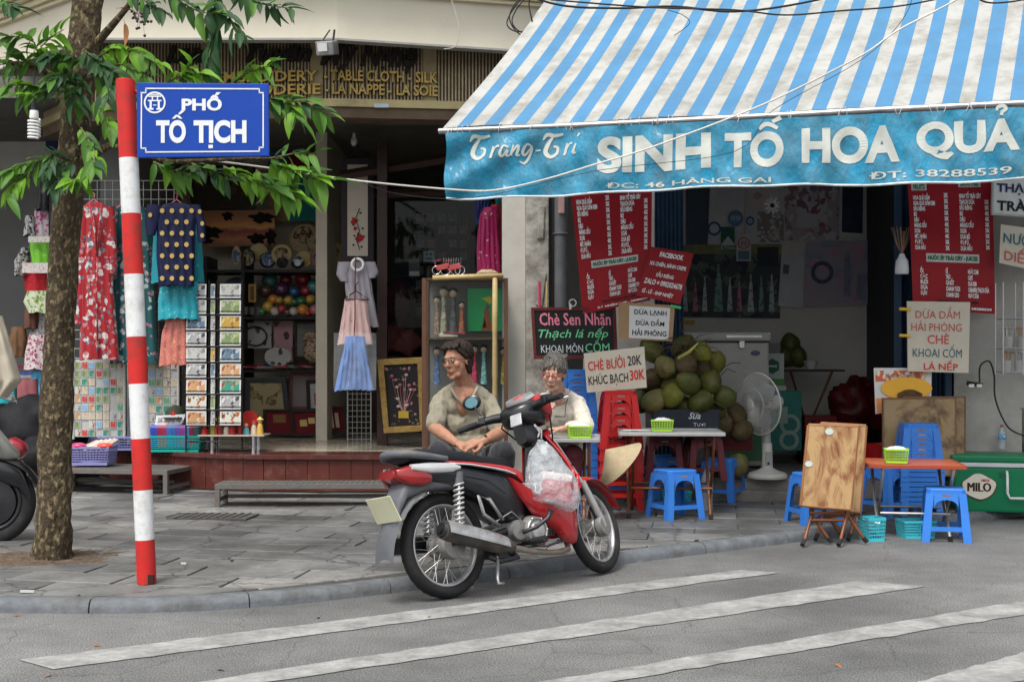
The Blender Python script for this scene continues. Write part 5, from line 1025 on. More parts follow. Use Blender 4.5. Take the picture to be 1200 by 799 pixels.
hb = MB(HS); hb.loft([ssec(.86, .06, 1.035, 1.06, n=18), ssec(.90, .115, 1.01, 1.075, n=18), ssec(.97, .125, .97, 1.08, n=18), ssec(1.03, .11, .93, 1.06, n=18), ssec(1.08, .07, .93, 1.02, n=18), ssec(1.10, .03, .95, .98, n=18)]); hb.build('headlamp_cowl', BRED, bike, smooth=50)
hb = MB(HS); hb.loft([ssec(1.06, .06, .93, 1.0, n=18), ssec(1.115, .035, .95, .985, n=18)]); hb.build('headlamp', LENS, bike, smooth=50)
dash = MB(HS @ Matrix.Translation((.885, 0, 1.062)) @ Matrix.Rotation(R(-28), 4, 'Y')); dash.loft([[( .055*math.cos(a)*1.0, .10*math.sin(a), 0) for a in [i*PI/12 for i in range(24)]], [(.05*math.cos(a), .092*math.sin(a), .018) for a in [i*PI/12 for i in range(24)]]]); d1 = dash.build('speedometer', mat('dash_glass', (.30, .31, .32), .08, var=.2, coat=.8), bike, smooth=30)
dash = MB(HS @ Matrix.Translation((.885, 0, 1.062)) @ Matrix.Rotation(R(-28), 4, 'Y')); dash.ring((0, 0, .0185), .03, .003, 'z', 20, 5); dash.box((.0, .02, .019), (.006, .04, .003)); dash.build('dial', mat('dial_red', (.5, .04, .03), .4), d1)
hb = MB(HS); hb.loft([ssec(.80, .04, .80, .95, n=14), ssec(.86, .055, .78, .96, n=14), ssec(.92, .05, .80, .95, n=14)]); hb.build('steering_neck', BBLK, bike, smooth=50)
for sg in (-1, 1):
    MB(HS).tube([(.85, sg*.08, .985), (.82, sg*.17, .995), (.775, sg*.25, .99)], [.032, .026, .02], 12).build('bar_shroud', BBLK, bike, smooth=50)
    MB(HS).tube([(.785, sg*.235, .992), (.725, sg*.36, .975)], .0175, 12).build('grip', RUBBER, bike, smooth=40)
    MB(HS).box((.79, sg*.225, 1.0), (.06, .04, .05), rot=(0, 0, sg*R(25))).build('switch_block', BBLK, bike, bevel=.008)
    MB(HS).tube([(.85, sg*.19, .995), (.845, sg*.24, .985), (.80, sg*.36, .975)], [.009, .008, .007], 8, flat=.6).build('brake_lever' if sg < 0 else 'lever', mat('lever_white', (.62, .62, .62), .35, .3) if sg < 0 else DARKMETAL, bike, smooth=True)
m_ = MB(HS).tube([(.82, .21, 1.01), (.83, .26, 1.06), (.84, .29, 1.11)], .006, 8).build('mirror_stem', DARKMETAL, bike, smooth=True)
MM = HS @ Matrix.Translation((.84, .30, 1.135)) @ Matrix.Rotation(R(-12), 4, 'Y') @ Matrix.Rotation(R(20), 4, 'Z')
MB(MM).lathe([(0, -.012), (.04, -.01), (.05, 0), (.046, .006)], n=24, axis='x', sx=1.15, sy=.9).build('mirror_shell', BBLK, m_, smooth=50)
MB(MM @ Matrix.Translation((-.014, 0, 0))).lathe([(0, 0), (.035, .0), (.035, .002), (0, .002)], n=24, axis='x', sx=1.1, sy=.85).build('mirror_glass', mat('mirror_reflection_teal', (.30, .62, .70), .08, .9), m_)  # teal reflection put into the colour of the glass
mb = MB(HS); mb.tube([(.85, -.10, 1.0), (.90, -.16, .93), (.98, -.10, .82), (1.0, -.06, .7)], .005, 6); mb.tube([(.84, .10, 1.0), (.89, .17, .94), (.97, .10, .82)], .005, 6); mb.build('control_cable', CABK, bike, smooth=True)
mb = MB(HS); mb.box((.74, -.03, .93), (.01, .075, .07), rot=(0, R(15), 0)); mb.build('lock_plate', SILV, bike, bevel=.003)
BW = bike.matrix_world.copy() if False else (Matrix.Translation(bike.location) @ bike.rotation_euler.to_matrix().to_4x4())
hk = BW @ Vector((.83, -.06, .74))
bag = thing('carrier_bag', 'thin white plastic carrier bag holding a red box hanging from the motorbike', 'bag', P(645, 556, 7.18))
s_ = 6.3/1500
PLB = mat('thin_white_plastic', (.66, .70, .74), .3, alpha=.34, var=.2, scale=14, bump=2.5, bscale=22, coat=.3)
def bagf(u, v):
    a = 2*PI*u; zt = [47, 40, 25, 5, -20, -38, -42]; wd = [3, 9, 22, 29, 33, 34, 22]; dp = [2, 4, 10, 16, 19, 18, 8]
    t_ = v*6; i = min(5, int(t_)); q = t_-i; z = zt[i]*(1-q)+zt[i+1]*q; w_ = wd[i]*(1-q)+wd[i+1]*q; d = dp[i]*(1-q)+dp[i+1]*q
    cr = 1+.30*NZ.noise(Vector((math.cos(a)*2, math.sin(a)*2, v*4)))+.16*NZ.noise(Vector((math.cos(a)*6, math.sin(a)*6, v*9)))
    return ((w_*math.cos(a)*cr+(-14*(1-v)**2+4*v))*s_, d*math.sin(a)*cr*s_, (z-8*v*math.cos(a))*s_)
mb = MB(); mb.grid(bagf, 36, 30); mb.build('bag_skin', PLB, bag, smooth=True, fix=False)
mb = MB(); mb.box((.035, 0, -.085), (.165, .08, .115), rot=(R(5), R(8), .1)); mb.build('red_box', mat('box_red', (.42, .03, .03), .5, var=.1), bag, bevel=.01)
mb = MB(); mb.box((.035, -.0, -.01), (.17, .085, .035), rot=(R(5), R(8), .1)); mb.build('box_lid', mat('box_pink', (.62, .52, .48), .5, var=.1), bag, bevel=.01)
mb = MB(); mb.tube([(-.07, 0, .21), (-.06, 0, .24), (-.09, 0, .28)], .006, 6); mb.tube([(-.05, .01, .20), (-.05, .01, .25), (-.09, .0, .28)], .005, 6); mb.build('bag_handle', PLB, bag)
def remesh(mb, name, m, parent, voxel=.006, it=4, fac=.5, fold=0.0, sc=(14, 14, 5)):
    me = mb.mesh('tmp', m); ob = bpy.data.objects.new('tmp', me); COL.objects.link(ob)
    r = ob.modifiers.new('r', 'REMESH'); r.mode = 'VOXEL'; r.voxel_size = voxel; r.use_smooth_shade = True
    s_ = ob.modifiers.new('s', 'SMOOTH'); s_.iterations = it; s_.factor = fac
    dg = bpy.context.evaluated_depsgraph_get(); dg.update(); me2 = bpy.data.meshes.new_from_object(ob.evaluated_get(dg)); bpy.data.objects.remove(ob); bpy.data.meshes.remove(me)
    
    if fold:
        nn_ = [v.normal.copy() for v in me2.vertices]; co = [v.co.copy() for v in me2.vertices]; out = []
        for c, n_ in zip(co, nn_):
            q = Vector((c.x*sc[0]+c.z*4, c.y*sc[1], c.z*sc[2]-c.x*5)); k = NZ.noise(q)+.5*NZ.noise(q*2.3); out += list(c+n_*fold*(1-2.2*abs(k)))
        me2.vertices.foreach_set('co', out)
    me2.name = name; me2.materials.clear(); me2.materials.append(m); me2.polygons.foreach_set('use_smooth', [True]*len(me2.polygons)); return link(name, me2, parent)
def cap(mb, a, b, ra, rb, n=14):
    a, b = Vector(a), Vector(b); d = (b-a); L = d.length or 1e-6; d = d/L; pts = []; rs = []
    for t_ in (-1, -.85, -.5, 0): pts.append(a+d*ra*t_); rs.append(max(.001, ra*math.sqrt(max(0, 1-t_*t_))))
    for t_ in (0, .5, .85, 1): pts.append(b+d*rb*t_); rs.append(max(.001, rb*math.sqrt(max(0, 1-t_*t_))))
    mb.tube(pts, rs, n); return mb
def chain(mb, pts, rs, n=14):
    for i in range(len(pts)-1): cap(mb, pts[i], pts[i+1], rs[i], rs[i+1], n)
def hand(mb, wrist, dirv, palmn, thumb, curl=.6, s=1.0):
    """palm, four unequal bent fingers and a thumb; dirv along the hand, palmn out of the palm, thumb +-1 side"""
    d = Vector(dirv).normalized(); nrm = Vector(palmn); nrm = (nrm-d*nrm.dot(d)).normalized(); sd_ = d.cross(nrm)*thumb
    w_ = Vector(wrist); k = w_+d*.085*s
    cap(mb, w_+d*.012*s, w_+d*.07*s+sd_*.018*s, .021*s, .019*s, 10); cap(mb, w_+d*.012*s, w_+d*.07*s-sd_*.02*s, .02*s, .017*s, 10)
    for i, (o, L, r) in enumerate(((.030, .072, .0088), (.010, .08, .0092), (-.010, .074, .0088), (-.028, .058, .0078))):
        p = k+sd_*o*s; a = curl*(1+.12*i); q = []; c = p; ang_ = a*.4
        for f_, ln in ((.45, L), (.30, L), (.25, L)):
            v = d*math.cos(ang_)+nrm*math.sin(ang_)+sd_*o*1.2; c2 = c+v.normalized()*ln*f_*1.05*s; q.append((c, c2)); c = c2; ang_ += a
        for j, (x, y) in enumerate(q): cap(mb, x, y, r*s*(1-.08*j), r*s*(.95-.1*j), 8)
    b0 = w_+d*.025*s+sd_*.028*s; b1 = b0+(d*.75+sd_*.65+nrm*.25).normalized()*.04*s; b2 = b1+(d*.95+sd_*.1+nrm*.4).normalized()*.032*s
    cap(mb, b0, b1, .0125*s, .0105*s, 8); cap(mb, b1, b2, .0105*s, .0085*s, 8)
def head(t, M, skin, hairm, hairparts, glass_m, female=False):
    """M: head frame (x = face's left, -y = the way the face looks, z up) centred between the ears"""
    mb = MB(M)
    mb.ball((0, .012, .035), 1, 24, 16, (.074, .092, .088)); mb.ball((0, -.018, -.03), 1, 20, 14, (.060, .068, .075))
    cap(mb, (-.03, -.045, -.082), (.03, -.045, -.082), .022, .022); mb.ball((0, -.066, -.098), .019, 12, 8, (1.2, .9, .8))
    cap(mb, (-.03, -.072, .032), (.03, -.072, .032), .013, .013)                                   # brow
    cap(mb, (0, -.084, .018), (0, -.104, -.020), .0085, .0125); cap(mb, (-.010, -.094, -.024), (.010, -.094, -.024), .0085, .0085)   # nose
    for s_ in (-1, 1):
        mb.ball((s_*.04, -.058, -.018), 1, 12, 8, (.024, .022, .022)); mb.ball((s_*.074, .012, 0), 1, 10, 8, (.009, .018, .030))      # cheek, ear
        mb.ball((s_*.029, -.076, .011), 1, 10, 8, (.014, .009, .008))
    mb.ball((0, -.079, -.055), 1, 12, 8, (.026, .014, .007)); mb.ball((0, -.077, -.067), 1, 12, 8, (.022, .013, .007)); mb.ball((0, .02, -.06), 1, 14, 10, (.052, .055, .06)); mb.M = Matrix()
    return mb
def facebits(t, M, lip, glassm, gl=(.026, .018), lens=None):
    e = MB(M)
    for s_ in (-1, 1): e.ball((s_*.029, -.0835, .010), 1, 12, 8, (.010, .005, .0048))
    e.build('eye_whites', mat('eye_white', (.45, .42, .38), .3), t, smooth=True)
    e = MB(M)
    for s_ in (-1, 1): e.ball((s_*.029-.002, -.0875, .010), .0042, 10, 6)
    e.build('irises', flat('iris_dark', (.02, .015, .012), .2), t, smooth=True)
    e = MB(M); e.tube([(-.024, -.086, -.0595), (-.01, -.0925, -.058), (0, -.0925, -.0595), (.01, -.0925, -.058), (.024, -.086, -.0595)], [.001, .0035, .0035, .0035, .001], 6); e.tube([(-.02, -.086, -.066), (0, -.0905, -.068), (.02, -.086, -.066)], [.001, .004, .001], 6); e.build('lips', lip, t, smooth=True)
    g = MB(M); a, b = gl
    for s_ in (-1, 1):
        pts = [(s_*.032+a*math.copysign(abs(math.cos(q))**.7, math.cos(q)), -.1, .012+b*math.copysign(abs(math.sin(q))**.7, math.sin(q))) for q in [i*PI/10 for i in range(21)]]; g.tube(pts, .0022, 6)
        g.tube([(s_*(.032+a), -.1, .018), (s_*.076, -.06, .016), (s_*.08, .01, .010)], .002, 6)
    g.tube([(-.008, -.1, .016), (.008, -.1, .016)], .002, 6); go = g.build('glasses', glassm, t, smooth=True)
    for s_ in (-1, 1): MB(M).prism([(s_*.032+a*.95*math.cos(q), .012+b*.95*math.sin(q)) for q in [i*PI/8 for i in range(16)]], .001, c=-.1).build('lens', GLASS, go)
SKIN1 = mat('tanned_skin', (.36, .18, .115), .55, var=.22, scale=30, bump=.4, bscale=150); SKIN2 = mat('fair_skin', (.46, .27, .20), .55, var=.2, scale=30, bump=.4, bscale=150); LIP = mat('lip', (.27, .10, .075), .55)
def cloth(name, c, sc_=30): return mat(name, c, .85, var=.10, scale=5, bump=1.0, bscale=9, sheen=.2, dirt=.15, dcol=tuple(x*.7 for x in c), dscale=8)
def strands(HM_, m, t, n, L, seed, c0=(0, .030, .055), rr=(.086, .092, .086), face=-.35):
    mb = MB(HM_); r = random.Random(seed)
    for k in range(n):
        th = r.uniform(0, 1.7); a = r.uniform(0, 2*PI); d = Vector((math.sin(th)*math.cos(a), math.sin(th)*math.sin(a), math.cos(th)))
        if d.y < face and d.z < .45: continue
        tg = (Vector((0, 0, -1))-d*(-d.z)+Vector((r.uniform(-.5, .5), r.uniform(-.3, .5), 0))*.7); tg = (tg-d*tg.dot(d)).normalized(); pts = []
        for i in range(4): q = (d+tg*(L*i/3/.088)).normalized(); e = 1.0+.05*math.sin(PI*i/3)+.03*i/3*r.random(); pts.append((c0[0]+q.x*rr[0]*e, c0[1]+q.y*rr[1]*e, c0[2]+q.z*rr[2]*e-.004*i))
        mb.tube(pts, [.0022, .0026, .002, .0007], 4, cap=False)
    mb.build('hair_strands', m, t, smooth=True)['kind'] = 'stuff'
Y0 = 8.3; man = thing('person', 'seated man in a khaki polo shirt and thin glasses looking aside behind the motorbike', 'person', (P(545, 0, Y0+.12).x, Y0+.12, ZP)); mo = man.location.copy()
J = lambda px, py, Y: P(px, py, Y)-mo
HM = Matrix.Translation(J(536, 423.5, 8.26)) @ Matrix.Rotation(R(-38), 4, 'Z') @ Matrix.Rotation(R(-3), 4, 'Y') @ Matrix.Rotation(R(4), 4, 'X')
b = head(man, HM, None, None, None, None)
nk = J(545, 453, 8.36); sR, sL = J(517, 469, 8.33), J(571, 471, 8.43); eR, eL = J(509, 501, 8.16), J(587, 506, 8.26); wR, wL = J(534, 519, 7.98), J(567, 517, 7.98)
cap(b, nk, J(540, 436, 8.29), .062, .055); cap(b, nk, J(545, 466, 8.37), .07, .09); chain(b, [J(545, 480, 8.4), J(547, 510, 8.42), J(548, 535, 8.44)], [.08, .09, .09])
chain(b, [sR, eR, eR.lerp(wR, .5), wR], [.05, .043, .039, .027]); chain(b, [sL, eL, eL.lerp(wL, .5), wL], [.05, .043, .039, .027]); b.ball(J(542, 470, 8.31), 1, 16, 12, (.045, .07, .10))
hand(b, wR, J(556, 523, 7.95)-wR, (.3, .2, -1), -1, .55); hand(b, wL, J(545, 521, 7.93)-wL, (-.2, .5, -.8), 1, .75)
remesh(b, 'body', SKIN1, man, .0052, 2, .5)
facebits(man, HM, LIP, flat('thin_brown_frame', (.07, .045, .03), .3), (.021, .0185))
POLO = cloth('khaki_jersey', (.225, .205, .15))
s_ = MB(); chain(s_, [J(527, 468, 8.37), J(561, 470, 8.43)], [.062, .062]); chain(s_, [nk, sR], [.058, .055]); chain(s_, [nk, sL], [.058, .055]); chain(s_, [J(531, 476, 8.37), J(558, 478, 8.41)], [.098, .098]); chain(s_, [J(532, 497, 8.36), J(557, 499, 8.4)], [.102, .102]); chain(s_, [J(534, 520, 8.38), J(560, 522, 8.4)], [.115, .115]); chain(s_, [J(534, 540, 8.42), J(564, 540, 8.44)], [.13, .13])
chain(s_, [sR, sR.lerp(eR, .5), sR.lerp(eR, .86)], [.058, .057, .058]); chain(s_, [sL, sL.lerp(eL, .5), sL.lerp(eL, .86)], [.058, .057, .058]); s_.tube([J(537, 455, 8.33), J(552, 456, 8.4)], .062, 12)
sh = remesh(s_, 'shirt', POLO, man, .007, 5, .5, .011)
cv = MB(); cv.loft([[J(x, y, Yd) for x, y, Yd in ((529, 453, 8.255), (557, 455, 8.28), (552, 463, 8.26), (545, 475, 8.252), (536, 464, 8.25))], [J(x, y, 8.33) for x, y in ((529, 453), (557, 455), (552, 463), (545, 475), (536, 464))]]); cv.build('chest', SKIN1, man, smooth=40)
for q, nm in (([(527, 451), (534, 464), (545, 477)], 'collar'), ([(560, 453), (554, 464), (546, 477)], 'collar')):
    mb = MB(); mb.tube([J(x, y, 8.262-.012*i) for i, (x, y) in enumerate(q)], [.019, .017, .009], 8, flat=.5); mb.build(nm, POLO, man, smooth=True)
for y in (481, 489): MB().ball(J(547, y, 8.255), .006, 8, 5).build('button', flat('shirt_button', (.2, .18, .12), .4), man)
HAIRD = mat('dark_brown_hair', (.022, .014, .011), .55, var=.6, scale=40, bump=1.0, bscale=70, stretch=(1, 1, .25))
h = MB(HM); h.ball((0, .032, .062), 1, 26, 18, (.083, .088, .082)); h.ball((0, .055, .0), 1, 20, 14, (.078, .062, .085)); cap(h, (-.045, -.055, .098), (.045, -.052, .098), .022, .022); cap(h, (-.058, -.05, .075), (-.075, .0, .03), .013, .018); cap(h, (.058, -.05, .075), (.075, .0, .03), .013, .018); cap(h, (.07, .02, .0), (.06, .045, -.07), .022, .018); cap(h, (-.07, .02, .0), (-.06, .045, -.07), .022, .018)
for k in range(12): a = R(-60+k*11); cap(h, (.06*math.sin(a), -.03, .125), (.075*math.sin(a)*1.05, -.078, .085+.006*(k % 3)), .011, .008)
remesh(h, 'hair', HAIRD, man, .0045, 2, .4)
strands(HM, HAIRD, man, 420, .07, 3)
TRO = mat('black_trousers', (.02, .021, .025), .8, var=.2, bump=.6, bscale=14, sheen=.2)
l_ = MB(); kR, kL = J(515, 531, 7.95), J(590, 531, 7.93); chain(l_, [J(530, 545, 8.42), kR], [.10, .075]); chain(l_, [J(566, 545, 8.42), kL], [.10, .075]); chain(l_, [kR, Vector((kR.x+.02, kR.y+.05, .12))], [.07, .05]); chain(l_, [kL, Vector((kL.x-.02, kL.y+.05, .12))], [.07, .05]); cap(l_, J(532, 543, 8.45), J(565, 543, 8.45), .12, .12)
remesh(l_, 'trousers', TRO, man, .010, 3, .5, .008)
for k_ in (kR, kL): mb = MB(); cap(mb, (k_.x, k_.y+.05, .04), (k_.x, k_.y-.14, .03), .04, .035); mb.build('shoe', mat('dark_shoe', (.03, .025, .02), .5), man, smooth=True)
mb = MB(); mb.ring(wL.lerp(eL, .10), .031, .008, 'x', 16, 6, sx=.6, sz=1.3); mb.build('watch', BLACKP, man, smooth=True)
wom = thing('person', 'woman with short grey hair, red glasses and cream shirt leaning at a small table', 'person', (P(655, 0, 9.75).x, 9.75, ZP)); mo = wom.location.copy()
HW = Matrix.Translation(J(649, 438.5, 9.22)) @ Matrix.Rotation(R(-14), 4, 'Z') @ Matrix.Rotation(R(5), 4, 'Y') @ Matrix.Rotation(R(13), 4, 'X') @ Matrix.Scale(1.02, 4)
b = head(wom, HW, None, None, None, None, True)
nk = J(655, 459, 9.36); sR, sL = J(630, 473, 9.38), J(676, 473, 9.42); eR, eL = J(621, 504, 9.18), J(687, 500, 9.22); wR, wL = J(641, 491, 9.05), J(657, 503, 9.05)
cap(b, nk, J(652, 448, 9.28), .05, .047); cap(b, nk, J(654, 466, 9.38), .052, .07); chain(b, [J(655, 480, 9.45), J(657, 510, 9.55), J(658, 535, 9.65)], [.07, .08, .09])
chain(b, [sR, eR, wR], [.04, .036, .025]); chain(b, [sL, eL, wL], [.04, .036, .025])
hand(b, wR, J(643, 475, 9.02)-wR, (.6, -.2, .3), 1, 1.0, .95); hand(b, wL, J(638, 503, 9.02)-wL, (0, 0, -1), 1, .5, .92)
remesh(b, 'body', SKIN2, wom, .0052, 2, .5)
facebits(wom, HW, LIP, flat('red_spectacle_frame', (.38, .02, .02), .3), (.025, .0165))
LIN = cloth('cream_linen', (.50, .46, .39))
s_ = MB(); chain(s_, [J(637, 473, 9.42), J(669, 473, 9.44)], [.058, .058]); chain(s_, [nk, sR], [.048, .05]); chain(s_, [nk, sL], [.048, .05]); chain(s_, [J(640, 484, 9.42), J(668, 484, 9.44)], [.10, .10]); chain(s_, [J(641, 510, 9.5), J(670, 510, 9.52)], [.11, .11]); chain(s_, [J(642, 535, 9.6), J(670, 535, 9.62)], [.12, .12])
chain(s_, [sR, eR, eR.lerp(wR, .55)], [.060, .052, .044]); chain(s_, [sL, eL, eL.lerp(wL, .6)], [.060, .052, .044])
remesh(s_, 'shirt', LIN, wom, .007, 5, .5, .011)
cv = MB(); cv.loft([[J(x, y, Yd) for x, y, Yd in ((647, 459, 9.29), (661, 459, 9.30), (654, 473, 9.305))], [J(x, y, 9.4) for x, y in ((647, 459), (661, 459), (654, 473))]]); cv.build('chest', SKIN2, wom, smooth=40)
for q in ([(644, 455), (644, 464), (650, 472)], [(666, 455), (667, 464), (658, 472)]):
    mb = MB(); a = [J(x, y, 9.30) for x, y in q]; mb.tube([a[0], a[1], a[2]], [.012, .019, .008], 8, flat=.4); mb.build('collar', LIN, wom, smooth=True)
HAIRG = mat('grey_streaked_hair', (.13, .12, .105), .6, var=.6, scale=45, bump=1.0, bscale=80, stretch=(1, 1, .3), col2=(.035, .03, .026))
h = MB(HW); h.ball((0, .028, .062), 1, 26, 18, (.088, .092, .084)); h.ball((0, .045, .0), 1, 20, 14, (.082, .065, .08))
ra = random.Random(9)
for k in range(34):
    a = R(-100+k*6); x0 = .07*math.sin(a); y0 = -.02-.03*math.cos(a); cap(h, (x0*.7, y0*.6, .135), (x0*1.15+ra.uniform(-.01, .01), -.055*math.cos(a)-.028, .075+ra.uniform(-.02, .012)-.03*abs(math.sin(a))), .011, .006, 8)
for k in range(30): a = ra.uniform(0, 2*PI); cap(h, (.06*math.cos(a), .03+.06*math.sin(a), .125), (.085*math.cos(a), .03+.085*math.sin(a), .10+ra.uniform(0, .04)), .010, .005, 8)
remesh(h, 'hair', HAIRG, wom, .0045, 1, .4)
strands(HW, HAIRG, wom, 420, .05, 8)
strands(HW, mat('pale_grey_hair', (.28, .27, .25), .6), wom, 160, .05, 9)
l_ = MB(); kR, kL = J(632, 532, 9.1), J(672, 532, 9.12); chain(l_, [J(645, 545, 9.65), kR], [.10, .07]); chain(l_, [J(668, 545, 9.65), kL], [.10, .07]); chain(l_, [kR, Vector((kR.x, kR.y+.05, .1))], [.065, .045]); chain(l_, [kL, Vector((kL.x, kL.y+.05, .1))], [.065, .045])
remesh(l_, 'trousers', mat('maroon_trousers', (.09, .02, .025), .8, bump=.5, bscale=14), wom, .010, 3, .5, .006)
for k_ in (kR, kL): mb = MB(); cap(mb, (k_.x, k_.y+.05, .035), (k_.x, k_.y-.12, .03), .035, .032); mb.build('shoe', mat('dark_shoe', (.03, .025, .02), .5), wom, smooth=True)
mb = MB(); mb.tube([J(668, 458, 9.32), J(663, 475, 9.30), J(662, 488, 9.29), J(650, 488, 9.26)], .006, 6, flat=.5); mb.build('bag_strap', BLACKP, wom)
mb = MB(); mb.tube([J(646, 466, 9.0), J(642, 492, 8.99)], .0035, 6); tag(mb.build('spoon', BLACKP, None), 'dark slim spoon held upright in the raised hand of the grey haired woman', 'spoon')
bpy.data.objects['spoon'].location = mo
BLU = mat('blue_plastic', (.035, .17, .55), .38, var=.07, dirt=.15, dcol=(.08, .14, .3), dscale=9); REDPL = mat('red_plastic', (.48, .014, .014), .35, var=.08, dirt=.12, dcol=(.25, .04, .03)); MARP = mat('maroon_plastic', (.13, .025, .03), .5, var=.1, dirt=.2)
def make_stool(name, label, m, loc, rz, group, h=.37, wt=.26, wb=.335, detail=True):
    t = thing(name, label, 'stool', loc, rz, group); T = wt/2; B = wb/2
    hw = lambda z: B+(T-B)*z/h          # half width of the outer shell
    mb = MB(); mb.loft([[(sx*T*q, sy*T*q, z) for sx, sy in ((-1, -.8), (-.8, -1), (.8, -1), (1, -.8), (1, .8), (.8, 1), (-.8, 1), (-1, .8))] for q, z in ((1.0, h-.03), (1.0, h-.006), (.96, h))])
    za = h*.62
    for k in range(4):   # arched apron on each side
        Mk = Matrix.Rotation(k*PI/2, 4, 'Z'); n = 10; ri = T*.62; vs = []
        for i in range(n+1):
            a = PI*i/n; x = -ri*math.cos(a); zi = za+(h-.075-za)*math.sin(a)**.8 if 0 < i < n else za
            zo = h-.03; vs += [(x, -hw(zi), zi), (x*1.0, -hw(zo), zo), (x, -hw(zi)+.006, zi), (x, -hw(zo)+.006, zo)]
        fs = []
        for i in range(n): a = i*4; fs += [(a, a+4, a+5, a+1), (a+2, a+3, a+7, a+6), (a, a+2, a+6, a+4)]
        m2 = MB(Mk); m2.add(vs, fs); mb.add(m2.v, m2.f)
    mb.build('seat', m, t)
    if detail:
        c = MB()
        for q in range(2): c.box((0, -hw(h-.03)-.0015, h-.045-.012*0), (.06, .003, .014))
        c.build('moulded_badge', mat('badge_tan', (.35, .22, .2), .5), t)
    leg = None
    for k in range(4):
        m2 = MB(Matrix.Rotation(k*PI/2, 4, 'Z')); Lw0, Lw1 = .055, T*.40
        rings = []
        for z, lw in ((0, Lw0), (h*.30, Lw0*1.02), (za, Lw1*.98), (h-.03, Lw1)):
            o = hw(z); th = .006; rings.append([(-o, -o, z), (-o+lw, -o, z), (-o+lw, -o+th, z), (-o+th, -o+th, z), (-o+th, -o+lw, z), (-o, -o+lw, z)])
        m2.loft(rings); m2.build('leg', m, t)
        m2 = MB(Matrix.Rotation(k*PI/2, 4, 'Z')); z = h*.25; o = hw(z); m2.bx(-o+.05, o-.05, -o+.001, -o+.010, z-.016, z+.016); m2.build('rail', m, t)
    return t
ORD = ['first', 'second', 'third', 'fourth', 'fifth', 'sixth', 'seventh', 'eighth', 'ninth', 'tenth']
S0 = make_stool('plastic_stool', 'blue plastic stool standing in front of the grey topped table', BLU, G(791, 606, ZP), R(24), 'blue plastic stools')
def gp(px, py, z=ZP): return G(px, py, z)
dup(S0, gp(846, 586), R(-30), 'blue plastic stool on the right of the grey topped table below the coconuts')
dup(S0, gp(783, 583), R(8), 'blue plastic stool under the far side of the grey topped table')
dup(S0, gp(726, 583), R(15), 'blue plastic stool half hidden under the conical hat')
dup(S0, gp(1040, 602), R(30), 'blue plastic stool behind the orange folding table')
dup(S0, gp(1107, 632, 0.0), R(-14), 'blue plastic stool on the road in front of the orange folding table')
dup(S0, gp(954, 612), R(12), 'blue plastic stool mostly hidden behind the folded tables')
dup(S0, gp(556, 560), R(5), 'blue plastic stool under the seated man'); dup(S0, (P(655, 0, 9.75).x, 9.78, ZP-.0), R(5), 'blue plastic stool under the seated woman')
for k in range(10):
    dup(S0, P(1076, 0, 10.05)*Vector((1, 1, 0))+Vector((0, 0, ZP+.001+k*.038)), R(-6)+R(.6)*(k % 3), ['lowest blue stool of the tall stack by the leaning table tops', 'topmost blue stool of the tall stack by the leaning table tops'][k == 9] if k in (0, 9) else '%s blue stool from the bottom of the tall stack by the leaning table tops' % ORD[k], 'stack of blue stools at the right')
for k in range(10):
    dup(S0, P(675, 0, 10.7)*Vector((1, 1, 0))+Vector((0, 0, ZP+.2+k*.062)), R(2), 'topmost blue stool of the stack behind the woman' if k == 9 else '%s blue stool from the bottom of the stack behind the woman' % ORD[k], 'stack of blue stools behind the woman')
RS = make_stool('plastic_stool', 'lowest red stool of the stack below the cream dessert sign', REDPL, P(725, 0, 10.45)*Vector((1, 1, 0))+Vector((0, 0, ZP)), R(4), 'stack of red stools', h=.47, wt=.25, wb=.36)
for k in range(1, 6): dup(RS, RS.location+Vector((0, 0, .098*k)), R(4), 'topmost red stool of the stack below the cream dessert sign' if k == 5 else '%s red stool from the bottom of the stack below the dessert sign' % ORD[k], 'stack of red stools')
MS = make_stool('plastic_stool', 'dull maroon stool under the coconut crate on the left', MARP, P(777, 0, 11.0)*Vector((1, 1, 0))+Vector((0, 0, .25)), 0, 'maroon stools', h=.37)
dup(MS, P(824, 0, 10.95)*Vector((1, 1, 0))+Vector((0, 0, .25)), .1, 'dull maroon stool under the coconut crate on the right')
TUBE = mat('brown_tube', (.17, .065, .03), .4, .3, var=.2, dirt=.3); TUBES = mat('silver_tube', (.45, .44, .42), .35, .8, var=.2, dirt=.3)
def folding_table(label, c, w_, d, z, rz, top, edge, tube, zl=0.0):
    t = thing('folding_table', label, 'table', c, rz)
    MB().box((0, 0, z-.012), (w_-.012, d-.012, .018)).build('tabletop', top, t)
    mb = MB()
    for q in ((0, -d/2, w_, .014), (0, d/2, w_, .014), (-w_/2, 0, .014, d-.014), (w_/2, 0, .014, d-.014)): mb.box((q[0], q[1], z-.012), (q[2], q[3], .026))
    mb.build('edge_trim', edge, t, bevel=.003)
    for sx in (-1, 1):
        x = sx*(w_/2-.09)
        for sy in (-1, 1):
            x2 = x-(sy*.018); MB().tube([(x2, sy*(d/2-.08), z-.025), (x2, sy*.02, z*.5), (x2, -sy*(d/2-.02), .03), (x2, -sy*(d/2+.005), .0)], .0125, 10).build('leg', tube, t, smooth=True)
            MB().tube([(x2, -sy*(d/2-.0), .035), (x2, -sy*(d/2+.01), .0)], .016, 10).build('rubber_foot', RUBBER, t)
    for sy in (-1, 1): MB().tube([(-(w_/2-.09), sy*(d/2-.10), z*.34 if sy < 0 else z*.34), ((w_/2-.09), sy*(d/2-.10), z*.34)], .010, 8).build('cross_bar', tube, t)
    return t
GTOP = mat('grey_laminate', (.34, .35, .34), .4, var=.1, dirt=.2, dcol=(.2, .2, .19)); ALE = mat('aluminium_edge', (.42, .42, .41), .4, .6)
